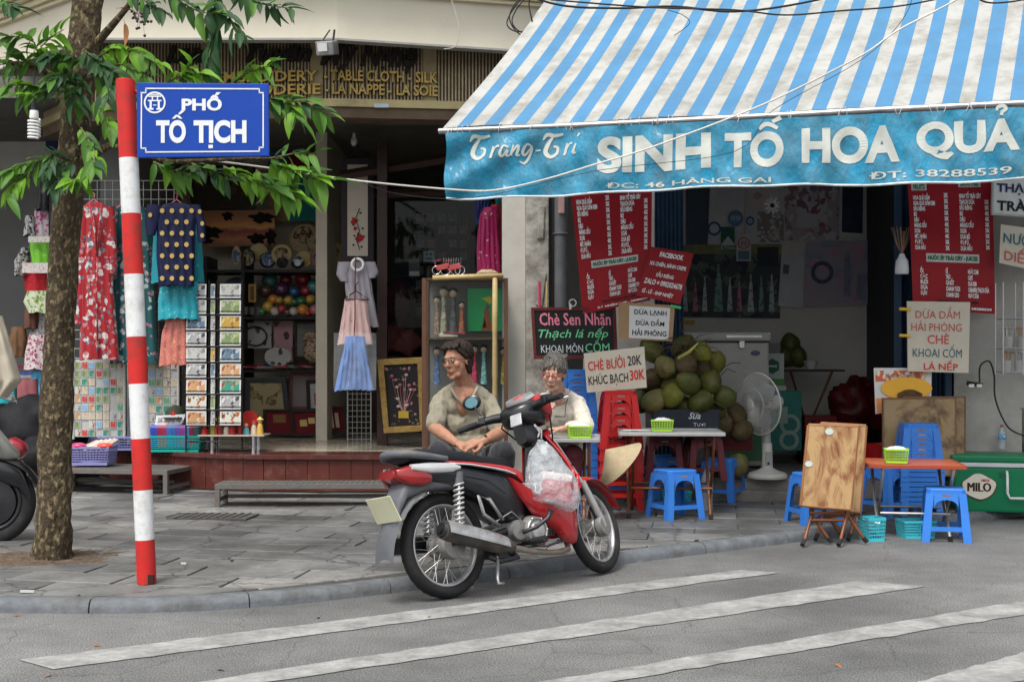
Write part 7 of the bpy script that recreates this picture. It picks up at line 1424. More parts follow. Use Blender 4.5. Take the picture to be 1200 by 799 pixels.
def disc(name, label, px, py, rpx, m1, m2=None, Y=14.4, tilt=14, cat='plate', group='lacquer plates on the top shelf', sq=1.0, inner=.72):
    r = rpx*Y/1500; t = thing(name, label, cat, at_(px, py, Y), 0, group, rot=(R(-tilt), 0, R(20)*(1-sq) if sq < 1 else 0))
    MB().lathe([(0, .014), (r*.8, .01), (r, -.008), (r*.98, -.014), (r*inner, .002), (0, .004)], n=32, axis='y', sx=sq).build('rim', m1, t, smooth=40)
    if m2: MB().lathe([(0, -.003), (r*inner, -.003), (r*inner, .0), (0, .0)], n=28, axis='y', sx=sq).build('painted_centre', m2, t)
    return t
GLD = mat('gold_lacquer', (.40, .31, .14), .35, var=.15); DKL = mat('black_lacquer', (.02, .018, .02), .2, coat=.5); COPP = mat('copper_lacquer', (.28, .12, .07), .25, coat=.5)
FLD = patmat('plate_flowers', (.33, .27, .15), [(.06, .03, .02), (.20, .12, .06)], 16, .45, rough=.35, kind='noise'); BLP = patmat('plate_blue', (.08, .12, .22), [(.4, .4, .4), (.02, .02, .05)], 14, .42, rough=.3, kind='noise')
disc('lacquer_plate', 'largest cream plate with dark blossoms standing at the back of the top shelf', 357, 280, 18, GLD, FLD, 14.7, inner=.9)
disc('lacquer_plate', 'narrow pale plate with a black flower at the left end of the top shelf', 277, 300, 12, GLD, BLP, sq=.45)
disc('lacquer_plate', 'dark plate with pale branches beside the narrow one', 291, 303, 12, DKL, FLD, sq=.7)
disc('lacquer_plate', 'cream plate half hidden by the dark plate', 303, 296, 11, GLD, None, 14.5)
disc('lacquer_plate', 'black plate with silver leaves leaning in the middle of the shelf', 314, 305, 10, DKL, BLP)
disc('lacquer_plate', 'cream plate painted with brown blossoms in the middle of the shelf', 330, 298, 12, GLD, FLD, 14.4)
disc('lacquer_plate', 'small dark dish in front of the blossom plate', 331, 308, 7, DKL, None, 14.35)
disc('lacquer_plate', 'small white centred black dish like a clock', 349, 308, 8, DKL, mat('white_lacquer', (.5, .5, .48), .4), 14.33, inner=.5)
disc('lacquer_plate', 'yellow gold plate with fine dots right of the small black dish', 356, 304, 10, GLD, GLD, 14.38)
disc('lacquer_plate', 'copper rimmed plate with a blue painted scene', 376, 301, 13, COPP, BLP, 14.36)
disc('lacquer_plate', 'gold plate with a dark twig at the right end of the top shelf', 392, 296, 12, GLD, FLD, 14.42, inner=.5)
disc('dark_tray', 'large dark blue tray standing at the left of the middle shelf', 277, 344, 20, mat('deep_blue_lacquer', (.01, .02, .06), .3), None, 14.6, cat='tray', group=None)
qboard('lacquer_plaque', 'small upright yellow and brown lacquer panel on the middle shelf', 'panel', [(291, 333), (300, 333), (300, 354), (291, 354)], 14.4, mat('yellow_lacquer', (.38, .24, .05), .4), .02, patches=[('inlay', .25, .1, .75, .9, mat('brown_inlay', (.12, .05, .02), .4))])
t = thing('red_cone', 'red fabric cone toy with a yellow star on the top shelf', 'toy', at_(382, 285, 14.6)); MB().lathe([(0, .165), (.012, .15), (.10, -.16), (0, -.16)], n=20).build('cone', mat('red_felt', (.30, .03, .02), .8), t, smooth=40)
MB().prism([(.04*math.sin(k*PI/5)*(1 if k % 2 == 0 else .4), -.03+.04*math.cos(k*PI/5)*(1 if k % 2 == 0 else .4)) for k in range(10)], .003, c=-.066).build('star', GLD, t)
BC = {'teal': (.06, .24, .21), 'maroon': (.20, .02, .04), 'crimson': (.28, .02, .03), 'brown': (.10, .05, .03), 'purple': (.10, .03, .09), 'blue': (.03, .10, .22), 'red': (.35, .03, .03), 'gold': (.50, .32, .05), 'orange': (.60, .22, .03), 'green': (.04, .16, .06), 'white': (.5, .45, .38), 'pink': (.5, .15, .18)}
BMt = {k: mat('lacquer_'+k, v, .18, coat=.7, var=.35, scale=9) for k, v in BC.items()}
balls = [(316, 329, 9.5, 'teal'), (335, 328, 7.5, 'maroon'), (355, 327, 9.5, 'crimson'), (311, 341, 8.5, 'brown'), (330, 339, 8.5, 'purple'), (345, 342, 7, 'blue'), (359, 341, 7.5, 'crimson'), (368, 336, 8.5, 'teal'), (374, 343, 6, 'red'), (320, 351, 6.5, 'orange'), (327, 352, 5, 'gold'), (338, 352, 6, 'gold'), (345, 354, 5, 'green'), (353, 353, 6.5, 'green'), (364, 351, 6, 'gold'), (374, 353, 5.5, 'purple'), (384, 353, 6.5, 'gold'), (314, 359, 6.5, 'gold'), (322, 365, 5.5, 'white'), (307, 365, 5.5, 'green'), (330, 362, 5.5, 'red'), (337, 366, 5.5, 'brown'), (344, 365, 5.5, 'white'), (355, 363, 7, 'orange'), (369, 363, 6.5, 'pink'), (378, 364, 5.5, 'teal'), (386, 363, 6.5, 'green'), (361, 367, 4.5, 'red')]
rows = {329: 'top', 328: 'top', 327: 'top'}
bl = MB(); bl.ball((0, 0, 0), 1, 18, 12); bl = bl.mesh('ball', BMt['red'], smooth=True); bmesh_c = {}
for k, (px, py, r, c) in enumerate(balls):
    t = thing('lacquer_ball', '', 'ball', at_(px, py, 14.35+.12*(3 if py < 332 else 2 if py < 346 else 1 if py < 356 else 0)), 0, 'shiny lacquer balls on the middle shelf')
    near = min((b for b in balls if b[0] > px), key=lambda b: (b[0]-px)**2+(b[1]-py)**2, default=balls[0]); bel = min((b for b in balls if b[:2] != (px, py)), key=lambda b: (b[0]-px)**2+4*(b[1]-py-9)**2)
    t['label'] = 'shiny %s lacquer ball, %s row, left of a %s and above a %s one' % (c, 'top' if py < 332 else 'second' if py < 346 else 'third' if py < 356 else 'front', near[3], bel[3])
    if c not in bmesh_c: q = bl.copy(); q.materials.clear(); q.materials.append(BMt[c]); bmesh_c[c] = q
    o = link('shell', bmesh_c[c], t); s_ = r*14.4/1500; o.scale = (s_, s_, s_*.95); o = MB().lathe([(0, .9), (.12, .93), (.08, 1.12), (0, 1.15)], n=8).build('knob', DKL, t); o.scale = (s_, s_, s_)
for k, (px, w_, c) in enumerate(((288, 9, 'white'), (296, 8, 'maroon'), (303, 8, 'brown'))): t = thing('lacquer_cup', 'small dark lacquer cup standing %s on the left of the middle shelf' % ['first', 'second', 'third'][k], 'cup', at_(px, 369, 14.35), 0, 'small cups'); MB().lathe([(0, 0), (.035, 0), (.04, .09), (.034, .09), (.03, .01), (0, .01)], n=14).build('cup', mat('dim_cup', (.08, .07, .07), .3), t, smooth=40)
EMB = patmat('white_embroidery', (.34, .33, .31), [(.05, .05, .05)], 11, .30, kind='voronoi'); PNK = patmat('pink_embroidery', (.36, .20, .22), [(.06, .03, .03)], 10, .33)
qboard('embroidered_cloth', 'white cloth embroidered with a black oval wreath on the lower shelf', 'cloth', [(280, 378), (318, 378), (318, 408), (280, 408)], 14.5, EMB, .008)
mb = MB(); c = at_(299, 394, 14.48); mb.ring((0, 0, 0), .13, .012, 'y', 30, 5, sz=.3); o = mb.build('wreath', DKL, bpy.data.objects['embroidered_cloth']); o.location = c-bpy.data.objects['embroidered_cloth'].location; o.scale = (1, 1, .8)
qboard('embroidered_cloth', 'pink cloth embroidered with dark curls right of the white oval cloth', 'cloth', [(321, 377), (343, 377), (343, 424), (321, 424)], 14.5, PNK, .008)
BKF = mat('black_frame', (.02, .017, .015), .35)
def framed(label, cs, Y, pic, fm, fw=.10, mat_m=None, name='framed_picture', group=None, pats=(), pr=.02):
    return qboard(name, label, 'picture', cs, Y, pic, .02, patches=([('mount', 0, 0, 1, 1, mat_m, .002)] if mat_m else [])+list(pats), frame=(fw, fm, pr), group=group)
framed('empty grey print in a black frame standing on the lower shelf', [(348, 379), (369, 379), (369, 417), (348, 417)], 14.5, mat('dim_grey_print', (.16, .16, .15), .6), BKF, .08)
WIC = patmat('wicker_flowers', (.30, .22, .14), [(.16, .06, .06), (.40, .33, .22)], 22, .45, rough=.7)
lump('woven_basket', 'round bundle of woven baskets wrapped in film on the lower shelf', at_(371, 410, 14.35), (.17, .12, .14), WIC, 'basket', 3, .2); lump('woven_basket', 'small woven basket stacked on top of the wrapped bundle', at_(364, 394, 14.4), (.09, .08, .06), WIC, 'basket', 5, .2)
o = MB().lathe([(0, .02), (.12, .01), (.15, -.02), (.1, -.02), (0, 0)], n=28, axis='y', sy=.72).build('embroidered_coaster', EMB, None, loc=at_(326, 418, 14.3), smooth=40); tag(o, 'white oval embroidered pad lying at the front of the lower shelf', 'cloth')
for k in range(9): o = MB().box((0, 0, 0), (.085, .1, .016), rot=(.2, 0, .1*k)).build('folded_purse', BMt[['red', 'maroon', 'pink', 'blue', 'crimson', 'red', 'teal', 'maroon', 'pink'][k]], None, loc=at_(288+k*9, 429, 14.3)); tag(o, '%s folded silk purse, %s from the left along the lower shelf edge' % (['red', 'maroon', 'pink', 'blue', 'crimson', 'red', 'teal', 'maroon', 'pink'][k], ['first', 'second', 'third', 'fourth', 'fifth', 'sixth', 'seventh', 'eighth', 'last'][k]), 'purse', 'folded purses')
TANP = patmat('tan_embroidery', (.30, .24, .13), [(.13, .08, .03), (.22, .17, .08)], 5, .42, kind='noise')
framed('dark octagonal frame with a tan embroidered scene leaning under the shelves', [(293, 448), (330, 448), (334, 488), (293, 488)], 14.3, TANP, mat('navy_black_frame', (.02, .025, .03), .3), .14)
framed('tall picture in a pinkish frame leaning behind the others', [(343, 440), (372, 440), (372, 476), (343, 476)], 14.5, mat('pale_pink_print', (.30, .24, .24), .6), mat('pink_brown_frame', (.20, .08, .08), .4), .10)
framed('black framed white picture of two figures in red and teal', [(363, 449), (386, 449), (388, 478), (364, 478)], 14.35, mat('pale_print', (.40, .42, .42), .6), BKF, .14, pats=[('figure', .2, .4, .42, .9, mat('fig_red', (.35, .04, .04), .7)), ('figure', .5, .35, .72, .9, mat('fig_teal', (.03, .20, .20), .7))])
VEL = mat('maroon_velvet', (.12, .01, .015), .9, sheen=.3)
framed('dark red velvet box frame, leftmost of the low three', [(311, 482), (340, 482), (342, 508), (312, 508)], 14.15, VEL, BKF, .10, pats=[('ornament', .3, .15, .8, .5, mat('dark_gold', (.20, .10, .03), .4))])
framed('dark red velvet box frame holding two gold fans, middle of the low three', [(344, 483), (373, 482), (376, 507), (346, 509)], 14.1, VEL, BKF, .10, pats=[('ornament', .22, .35, .5, .65, mat('bright_gold', (.55, .40, .14), .35, .5)), ('ornament', .56, .28, .82, .55, mat('bright_gold', (.55, .40, .14), .35, .5))])
framed('dark red velvet box frame with two cream figures, rightmost of the low three', [(378, 479), (402, 478), (405, 504), (382, 506)], 14.1, VEL, BKF, .10, pats=[('ornament', .28, .2, .45, .85, mat('cream_relief', (.50, .42, .28), .5)), ('ornament', .55, .2, .72, .85, mat('cream_relief', (.50, .42, .28), .5))])
SUN = bpy.data.materials.new('sunset_painting'); SUN.use_nodes = True; n = SUN.node_tree; tc = n.nodes.new('ShaderNodeTexCoord'); sp_ = n.nodes.new('ShaderNodeSeparateXYZ'); rp = n.nodes.new('ShaderNodeValToRGB'); nz = n.nodes.new('ShaderNodeTexNoise'); nz.inputs['Scale'].default_value = 6; md = n.nodes.new('ShaderNodeMath'); md.operation = 'MULTIPLY_ADD'; md.inputs[1].default_value = .12; mr = n.nodes.new('ShaderNodeMapRange'); mr.inputs[1].default_value = -.2; mr.inputs[2].default_value = .22
n.links.new(tc.outputs['Object'], sp_.inputs[0]); n.links.new(tc.outputs['Object'], nz.inputs[0]); n.links.new(nz.outputs[0], md.inputs[0]); n.links.new(sp_.outputs[2], md.inputs[2]); n.links.new(md.outputs[0], mr.inputs[0]); n.links.new(mr.outputs[0], rp.inputs[0])
e_ = rp.color_ramp.elements; e_[0].color = (.08, .03, .01, 1); e_[1].color = (.30, .10, .02, 1)
for p, c in ((.35, (.45, .15, .03, 1)), (.5, (.30, .04, .015, 1)), (.56, (.22, .02, .01, 1)), (.66, (.65, .28, .05, 1)), (.82, (.45, .15, .03, 1))): q = e_.new(p); q.color = c
n.links.new(rp.outputs[0], n.nodes['Principled BSDF'].inputs['Base Color'])
t = qboard('lacquer_painting', 'wide lacquer painting of an orange sunset over dark water with palms', 'painting', [(236, 247), (322, 246), (322, 287), (236, 290)], 14.8, SUN, .02)
for (x, z, w_, h_) in ((-.33, -.05, .14, .07), (-.12, .14, .06, .05), (.28, .12, .14, .06), (.22, -.12, .10, .06), (.38, -.10, .06, .09), (-.36, -.15, .08, .03)):
    mb = MB(); mb.prism([(x+w_*math.cos(a)*(1+.3*math.sin(5*a)), z+h_*math.sin(a)*(1+.25*math.cos(7*a))) for a in [k*PI/12 for k in range(24)]], .003, c=-.006); mb.build('painted_foliage', flat('soot_black', (.012, .01, .008), .9), t)
framed('very dark brown landscape painting above the sunset one', [(226, 196), (297, 196), (297, 243), (226, 243)], 14.9, patmat('dark_landscape', (.045, .035, .022), [(.10, .07, .03), (.02, .02, .015)], 4, .45, kind='noise'), BKF, .05)
for lb, cs, c in (('mauve cloth square hanging in the upper left of the patchwork', [(314, 128), (341, 128), (341, 158), (314, 158)], (.14, .07, .10)), ('grey blue cloth square at the upper right of the patchwork', [(342, 128), (371, 128), (371, 158), (342, 158)], (.06, .10, .15)), ('steel blue cloth hanging left of the dark red one', [(314, 160), (336, 160), (336, 204), (314, 204)], (.05, .12, .20)), ('dark red cloth hanging at the right of the patchwork', [(337, 160), (372, 160), (372, 203), (337, 203)], (.15, .012, .02)), ('ochre cloth hanging left of the teal one', [(316, 206), (338, 206), (338, 259), (316, 259)], (.24, .15, .08)), ('teal embroidered cloth hanging behind the leaves', [(340, 205), (375, 205), (374, 259), (340, 259)], (.02, .20, .19))):
    qboard('hanging_cloth', lb, 'cloth', cs, 14.95, mat('cloth_%02d' % int(c[0]*1000+c[2]*100), c, .85, var=.15, bump=.4), .006, bow=.01, group='patchwork of hanging cloths')

t = qboard('embroidered_scroll', 'tall cream scroll embroidered with red flowers in a dark frame on a hanger', 'scroll', [(407, 193), (431, 193), (431, 300), (407, 300)], 13.2, mat('cream_silk', (.50, .44, .36), .6, var=.05), .008, frame=(.065, mat('scroll_border', (.03, .02, .025), .6), .004))
RF = mat('embroidered_red', (.32, .015, .02), .6); f, ctr = qmap([(407, 193), (431, 193), (431, 300), (407, 300)], 13.2)
for u, v, r in ((.35, .62, .035), (.62, .80, .045), (.40, .70, .02)): mb = MB(); mb.prism([(f(u, v).x+r*math.cos(a)*(1+.3*math.sin(4*a)), f(u, v).z+r*math.sin(a)*(1+.3*math.cos(3*a))) for a in [k*PI/10 for k in range(20)]], .003, c=-.006); mb.build('flower', RF, t)
mb = MB(); mb.tube([f(.6, .48, -.006), f(.4, .6, -.006), f(.6, .72, -.006), f(.45, .82, -.006), f(.6, .93, -.006)], .005, 5)
for u, v in ((.65, .53), (.3, .66), (.75, .70), (.35, .78), (.3, .88), (.7, .9)): mb.ball(f(u, v, -.006), .014, 8, 5, (1, .2, .7))
mb.build('stem', mat('dark_green_thread', (.03, .05, .02), .7), t)
mb = MB(); mb.tube([f(-.2, -.05, 0), f(.5, -.14, 0), f(1.2, -.05, 0)], .008, 6); mb.tube([f(.5, -.14, 0), f(.5, -.2, 0), f(.42, -.22, 0)], .006, 6); mb.build('hanger', BLACKP, t)
c = P(415, 166, 13.1); mb = MB(); mb.ball((0, 0, 0), 1, 14, 10, (.035, .03, .05)); mb.lathe([(0, .09), (.015, .09), (.02, .04), (0, .04)], n=10); o = mb.build('light_bulb', mat('dim_bulb', (.45, .45, .43), .2), None, loc=c, smooth=True); tag(o, 'unlit white bulb hanging above the tall cream scroll', 'lamp')
BQ = patmat('dark_bouquet', (.016, .014, .015), [(.30, .14, .15), (.10, .10, .06)], 13, .22)
t = framed('gold framed dark painting of a flower bouquet in a yellow pot on the shop floor', [(450, 428), (489, 426), (492, 498), (456, 500)], 12.6, BQ, mat('gilt_frame', (.34, .22, .07), .4, .6, var=.3, scale=20), .10, name='gilt_painting')
MB().box((.01, -.006, -.19), (.10, .004, .07)).build('painted_pot', mat('pot_yellow', (.42, .30, .04), .6), t)
ra = random.Random(3)
for k in range(14): x, z = ra.uniform(-.11, .12), ra.uniform(-.12, .25); mb = MB(); mb.tube([(.01+x*.15, -.004, -.16), (x*.7, -.005, z*.5-.05), (x, -.006, z)], .0025, 4); mb.ball((x, -.006, z), 1, 8, 6, (.018, .004, .013)); mb.build('painted_flower', mat('petal_rose' if k % 2 else 'petal_pale', (.35, .12, .14) if k % 2 else (.42, .36, .33), .6), t)
t = thing('wire_grid', 'white wire display grid standing on the floor left of the gilt painting', 'grid', (P(421, 0, 13.6).x, 13.6, ZF)); mb = MB()
for k in range(6): mb.tube([(-.12+.048*k, 0, 0), (-.12+.048*k, 0, .52)], .003, 4)
for k in range(9): mb.tube([(-.12, 0, .02+.06*k), (.12, 0, .02+.06*k)], .003, 4)
mb.build('wires', mat('white_wire', (.45, .45, .42), .5), t)['kind'] = 'stuff'
for q in (-.125, .125): MB().tube([(q, 0, 0), (q, 0, .53)], .006, 6).build('edge_rod', mat('white_wire', (.45, .45, .42), .5), t)
def garment(name, label, cat, outline, Y, m, depth=.05, folds=7, amp=.018, extra=(), group=None, nv=26):
    """outline: (row px y, left px x, right px x)"""
    pys = [o[0] for o in outline]; c = P((outline[0][1]+outline[0][2])/2, pys[0], Y); t = thing(name, label, cat, c, 0, group)
    def ed(v):
        y = pys[0]+(pys[-1]-pys[0])*v; i = 0
        while i < len(pys)-2 and y > pys[i+1]: i += 1
        q = (y-pys[i])/(pys[i+1]-pys[i]); return y, outline[i][1]*(1-q)+outline[i+1][1]*q, outline[i][2]*(1-q)+outline[i+1][2]*q
    def fn(u, v):
        a = 2*PI*u; y, l, r = ed(v); cx = (l+r)/2; hw = (r-l)/2; p = P(cx-hw*math.cos(a), y, Y); s = math.sin(a)
        fl = amp*math.sin(math.cos(a)*folds*2.2+v*2)*min(1, v*3)+amp*.6*NZ.noise(Vector((math.cos(a)*4, v*5, Y)))
        return Vector((p.x+fl*.35, Y-s*depth*(.5+.5*v)-fl*abs(s), p.z+(fl*.3-.015*abs(math.cos(a)))*v**4))-c
    mb = MB(); mb.grid(fn, 40, nv); mb.build('cloth', m, t, smooth=True, fix=False)
    for nm, ol, dy, mm, dp in extra:
        py2 = [o[0] for o in ol]
        def e2(u, v, ol=ol, py2=py2, dy=dy, dp=dp):
            y = py2[0]+(py2[-1]-py2[0])*v; i = 0
            while i < len(py2)-2 and y > py2[i+1]: i += 1
            q = (y-py2[i])/(py2[i+1]-py2[i]); l = ol[i][1]*(1-q)+ol[i+1][1]*q; r = ol[i][2]*(1-q)+ol[i+1][2]*q; a = 2*PI*u; p = P((l+r)/2-(r-l)/2*math.cos(a), y, Y+dy); return Vector((p.x, Y+dy-math.sin(a)*dp, p.z))-c
        mb = MB(); mb.grid(e2, 24, 14); mb.build(nm, mm, t, smooth=True, fix=False)
    return t
KR = patmat('red_floral_silk', (.30, .012, .018), [(.50, .46, .44), (.42, .16, .17), (.08, .12, .16)], 11, .34, rough=.4, sheen=.2)
KT = patmat('teal_floral_silk', (.008, .07, .075), [(.30, .34, .34), (.28, .12, .16)], 12, .32, rough=.4, sheen=.2)
KN = patmat('navy_gold_silk', (.008, .010, .045), [(.0, .0, .0)], 2, .0, rough=.45)
TQ = patmat('turquoise_brocade', (.01, .27, .33), [(.15, .40, .42)], 24, .22, rough=.35, sheen=.3); SAL = patmat('salmon_brocade', (.46, .14, .11), [(.50, .28, .14), (.38, .07, .07)], 30, .30, rough=.4, sheen=.2)
GK = garment('kimono', 'long red silk kimono with white and pink blossoms hanging beside the tree', 'kimono', [(237, 103, 118), (243, 97, 128), (262, 95, 134), (330, 95, 133), (420, 94, 140)], 12.0, KR, .07, extra=[('sleeve', [(243, 92, 104), (300, 88, 101), (330, 87, 100), (380, 86, 98)], -.01, KR, .03), ('sleeve', [(243, 124, 134), (290, 127, 137), (320, 128, 137)], -.01, KR, .03)])
mb = MB()
for q in ([(105, 238), (112, 275), (114, 300)], [(120, 238), (116, 275), (114, 300)]): mb.tube([P(x, y, 11.915)-GK.location for x, y in q], .022, 8, flat=.35)
mb.build('collar', KR, GK, smooth=True); mb = MB(); mb.tube([P(114, 300, 11.91)-GK.location, P(113, 340, 11.90)-GK.location, P(115, 418, 11.9)-GK.location], .008, 6); mb.build('front_edge', KR, GK, smooth=True)
garment('kimono', 'long teal kimono with pale blossoms behind the street sign pole', 'kimono', [(242, 136, 168), (262, 132, 178), (340, 130, 182), (424, 133, 186)], 12.15, KT, .07, extra=[('sleeve', [(246, 126, 140), (300, 124, 138), (322, 124, 140)], -.02, KT, .03)])
garment('kimono', 'dark floral kimono squeezed between the red and the teal ones', 'kimono', [(242, 128, 150), (300, 128, 148), (424, 130, 148)], 12.25, patmat('dark_floral', (.04, .03, .05), [(.35, .2, .22), (.1, .2, .2)], 14, .34), .05)
garment('turquoise_jacket', 'turquoise brocade jacket sleeves hanging behind the navy blouse', 'jacket', [(250, 183, 226), (275, 180, 237), (330, 178, 240)], 12.1, TQ, .05)
t = garment('silk_blouse', 'navy silk blouse with large gold dots hanging in front of the turquoise jacket', 'blouse', [(238, 198, 216), (243, 178, 236), (262, 184, 230), (300, 184, 229), (334, 187, 228)], 11.85, KN, .06, extra=[('sleeve', [(240, 172, 192), (262, 170, 186), (276, 172, 182)], -.01, KN, .03), ('sleeve', [(240, 222, 235), (262, 230, 241), (284, 232, 241)], -.01, KN, .03)])
gd = MB(); ra = random.Random(6)
for r_ in range(7):
    for q in range(4):
        px, py = 190+q*11.5+(5.5 if r_ % 2 else 0), 247+r_*13.2
        if 184 < px < 229: p = P(px, py, 11.775)-t.location; gd.prism([(p.x+.021*math.cos(a), p.z+.023*math.sin(a)) for a in [k*PI/6 for k in range(12)]], .003, c=p.y)
for px, py in ((176, 252), (234, 248), (237, 262), (237, 276)): p = P(px, py, 11.79)-t.location; gd.prism([(p.x+.018*math.cos(a), p.z+.021*math.sin(a)) for a in [k*PI/6 for k in range(12)]], .003, c=p.y)
o = gd.build('gold_dots', mat('gold_brocade_dot', (.45, .32, .10), .45, .2), t); o['kind'] = 'stuff'
garment('silk_skirt', 'turquoise brocade skirt hanging under the navy blouse', 'skirt', [(330, 188, 232), (350, 186, 233), (373, 186, 234)], 11.95, TQ, .06)
garment('silk_shorts', 'salmon pink brocade trousers hanging at the bottom of the silk column', 'trousers', [(370, 196, 226), (390, 190, 229), (427, 187, 230)], 12.0, SAL, .06)
t = thing('clothes_grid', 'white wire grid wall carrying the silk clothes', 'grid', P(145, 230, 12.35)); mb = MB()
for k in range(14): x = (-58+9*k)*12.35/1500; mb.tube([(x, 0, -1.6), (x, 0, .15)], .003, 4)
for k in range(20): z = .15-.09*k; mb.tube([(-58*12.35/1500, 0, z), (59*12.35/1500, 0, z)], .003, 4)
mb.build('wires', mat('white_wire', (.45, .45, .42), .5), t)['kind'] = 'stuff'
for px, nm in ((110, 'red'), (150, 'teal'), (207, 'navy')): o = MB().tube([P(px-12, 243, 12.0), P(px, 234, 12.0), P(px+12, 243, 12.0)], .008, 6).tube([P(px, 234, 12.0), P(px+1, 228, 12.05), P(px-1, 226, 12.1)], .004, 5).build('hanger', flat('pink_hanger', (.5, .15, .2), .4)); tag(o, 'pink plastic hanger holding the %s silk garment' % nm, 'hanger')
GD = mat('grey_dress', (.30, .28, .31), .8, var=.1, bump=.3); PD = patmat('pink_dotted', (.50, .34, .32), [(.30, .06, .06)], 34, .14); BD = mat('blue_dress', (.09, .19, .46), .7, var=.2, bump=.5, bscale=25)
t = garment('child_dress', 'grey short sleeved child dress, topmost of the three dresses', 'dress', [(307, 406, 432), (330, 404, 436), (345, 406, 438), (382, 410, 445)], 12.3, GD, .06, extra=[('sleeve', [(307, 396, 414), (322, 394, 408), (330, 399, 409)], 0, GD, .04), ('sleeve', [(307, 424, 440), (320, 430, 444), (326, 432, 440)], 0, GD, .04)])
mb = MB(); mb.ring(P(419, 310, 12.22)-t.location, .055, .014, 'y', 24, 6); mb.build('white_collar', WHITE, t, smooth=True)
t = garment('child_dress', 'pale pink dotted child dress under a black hanger, middle of the three', 'dress', [(350, 404, 430), (372, 401, 433), (402, 396, 438)], 12.15, PD, .06)
for x in (408, 426): MB().tube([P(x, 350, 12.1)-t.location, P(x+(2 if x < 415 else -1), 341, 12.1)-t.location], .006, 5).build('shoulder_strap', PD, t)
o = MB().tube([P(404, 350, 12.12), P(417, 341, 12.12), P(433, 351, 12.12), P(404, 350.5, 12.12)], .007, 6).tube([P(417, 341, 12.12), P(417, 334, 12.12), P(420, 330, 12.12)], .005, 5).build('black_hanger', BLACKP); tag(o, 'black hanger above the pale pink child dress', 'hanger')
t = garment('child_dress', 'bright blue child dress in a clear plastic bag, lowest of the three', 'dress', [(394, 405, 427), (410, 403, 430), (420, 401, 432), (456, 393, 439)], 12.05, BD, .07, folds=10, amp=.03)
mb = MB(); mb.grid(lambda u, v: P(391+50*u, 390+67*v, 11.95)-t.location+Vector((0, .01*math.sin(u*13+v*5), 0)), 12, 12); mb.build('plastic_cover', mat('clear_film', (.7, .72, .75), .15, alpha=.13, bump=1.0, bscale=14, coat=.5), t, smooth=True, fix=False)
mb = MB(); mb.tube([P(417, 300, 12.0), P(416, 330, 12.0), P(416, 372, 11.98), P(415, 394, 11.98)], .006, 6); tag(mb.build('dress_chain', mat('dark_red_cord', (.12, .02, .02), .8)), 'dark red cord linking the three child dresses', 'cord')
CARDC = [patmat('postcard_%d' % k, b, c, 14, .42, rough=.35, kind='noise') for k, (b, c) in enumerate((((.40, .40, .38), [(.18, .18, .17), (.3, .3, .28)]), ((.16, .22, .10), [(.30, .34, .12), (.4, .4, .3)]), ((.42, .26, .05), [(.20, .10, .03), (.5, .4, .15)]), ((.10, .16, .22), [(.35, .38, .40), (.04, .06, .08)]), ((.45, .25, .12), [(.5, .45, .4), (.3, .08, .03)]), ((.04, .24, .17), [(.25, .32, .2), (.3, .05, .03)]), ((.3, .3, .3), [(.05, .05, .05), (.5, .5, .5)]), ((.5, .48, .42), [(.35, .1, .02), (.1, .06, .03)])))]
CW = mat('card_white', (.55, .55, .53), .5)
t = thing('postcard_rack', 'black wire rack with columns of landscape postcards', 'rack', (P(250, 0, 11.95).x, 11.95, ZF)); s_ = 11.95/1500
for x in (-33, -6, 4, 33): MB().tube([(x*s_, .03, 0), (x*s_, .03, P(0, 328, 11.95).z-ZF)], .008, 6).build('upright', BLKS, t)
mb = MB()
for k in range(10): z = P(0, 350+18.6*k, 11.95).z-ZF; mb.tube([(-33*s_, 0, z), (33*s_, 0, z)], .005, 5); mb.tube([(-33*s_, -.012, z+.03), (-7*s_, -.012, z+.03)], .003, 4); mb.tube([(6*s_, -.012, z+.03), (33*s_, -.012, z+.03)], .003, 4)
mb.build('wire_pockets', BLKS, t)['kind'] = 'stuff'
cardme = {}
def card(parent, x, y, z, w_, h_, k, rx=0.0):
    key = (round(w_, 3), round(h_, 3), k)
    if key not in cardme:
        mb = MB(); mb.box((0, 0, 0), (w_, .003, h_)); mb.cm = 1; mb.add([(-w_*.43, -.0025, -h_*.42), (w_*.43, -.0025, -h_*.42), (w_*.43, -.0025, h_*.42), (-w_*.43, -.0025, h_*.42)], [(0, 1, 2, 3)]); cardme[key] = mb.mesh('card', [CW, CARDC[k]], fix=False)
    return link('postcard', cardme[key], parent, (x, y, z), (rx, 0, 0))
for k in range(9):
    z = P(0, 341+18.6*k, 11.95).z-ZF
    card(t, 20*s_, .0, z, 24.5*s_, 16.5*s_, [0, 1, 2, 1, 3, 4, 5, 6, 7][k], R(-6))
    if k < 8: card(t, -20*s_, .0, z+(-.0), 23.5*s_, 16.5*s_, [6, 0, 3, 6, 0, 6, 4, 7][k], R(-6))
    card(t, -1*s_, .015, z, 5*s_, 16.5*s_, [3, 1, 6, 0, 2, 3, 0, 1, 6][k], R(-6))
card(t, -20*s_, 0, P(0, 341+18.6*8, 11.95).z-ZF, 23.5*s_, 16.5*s_, 4)
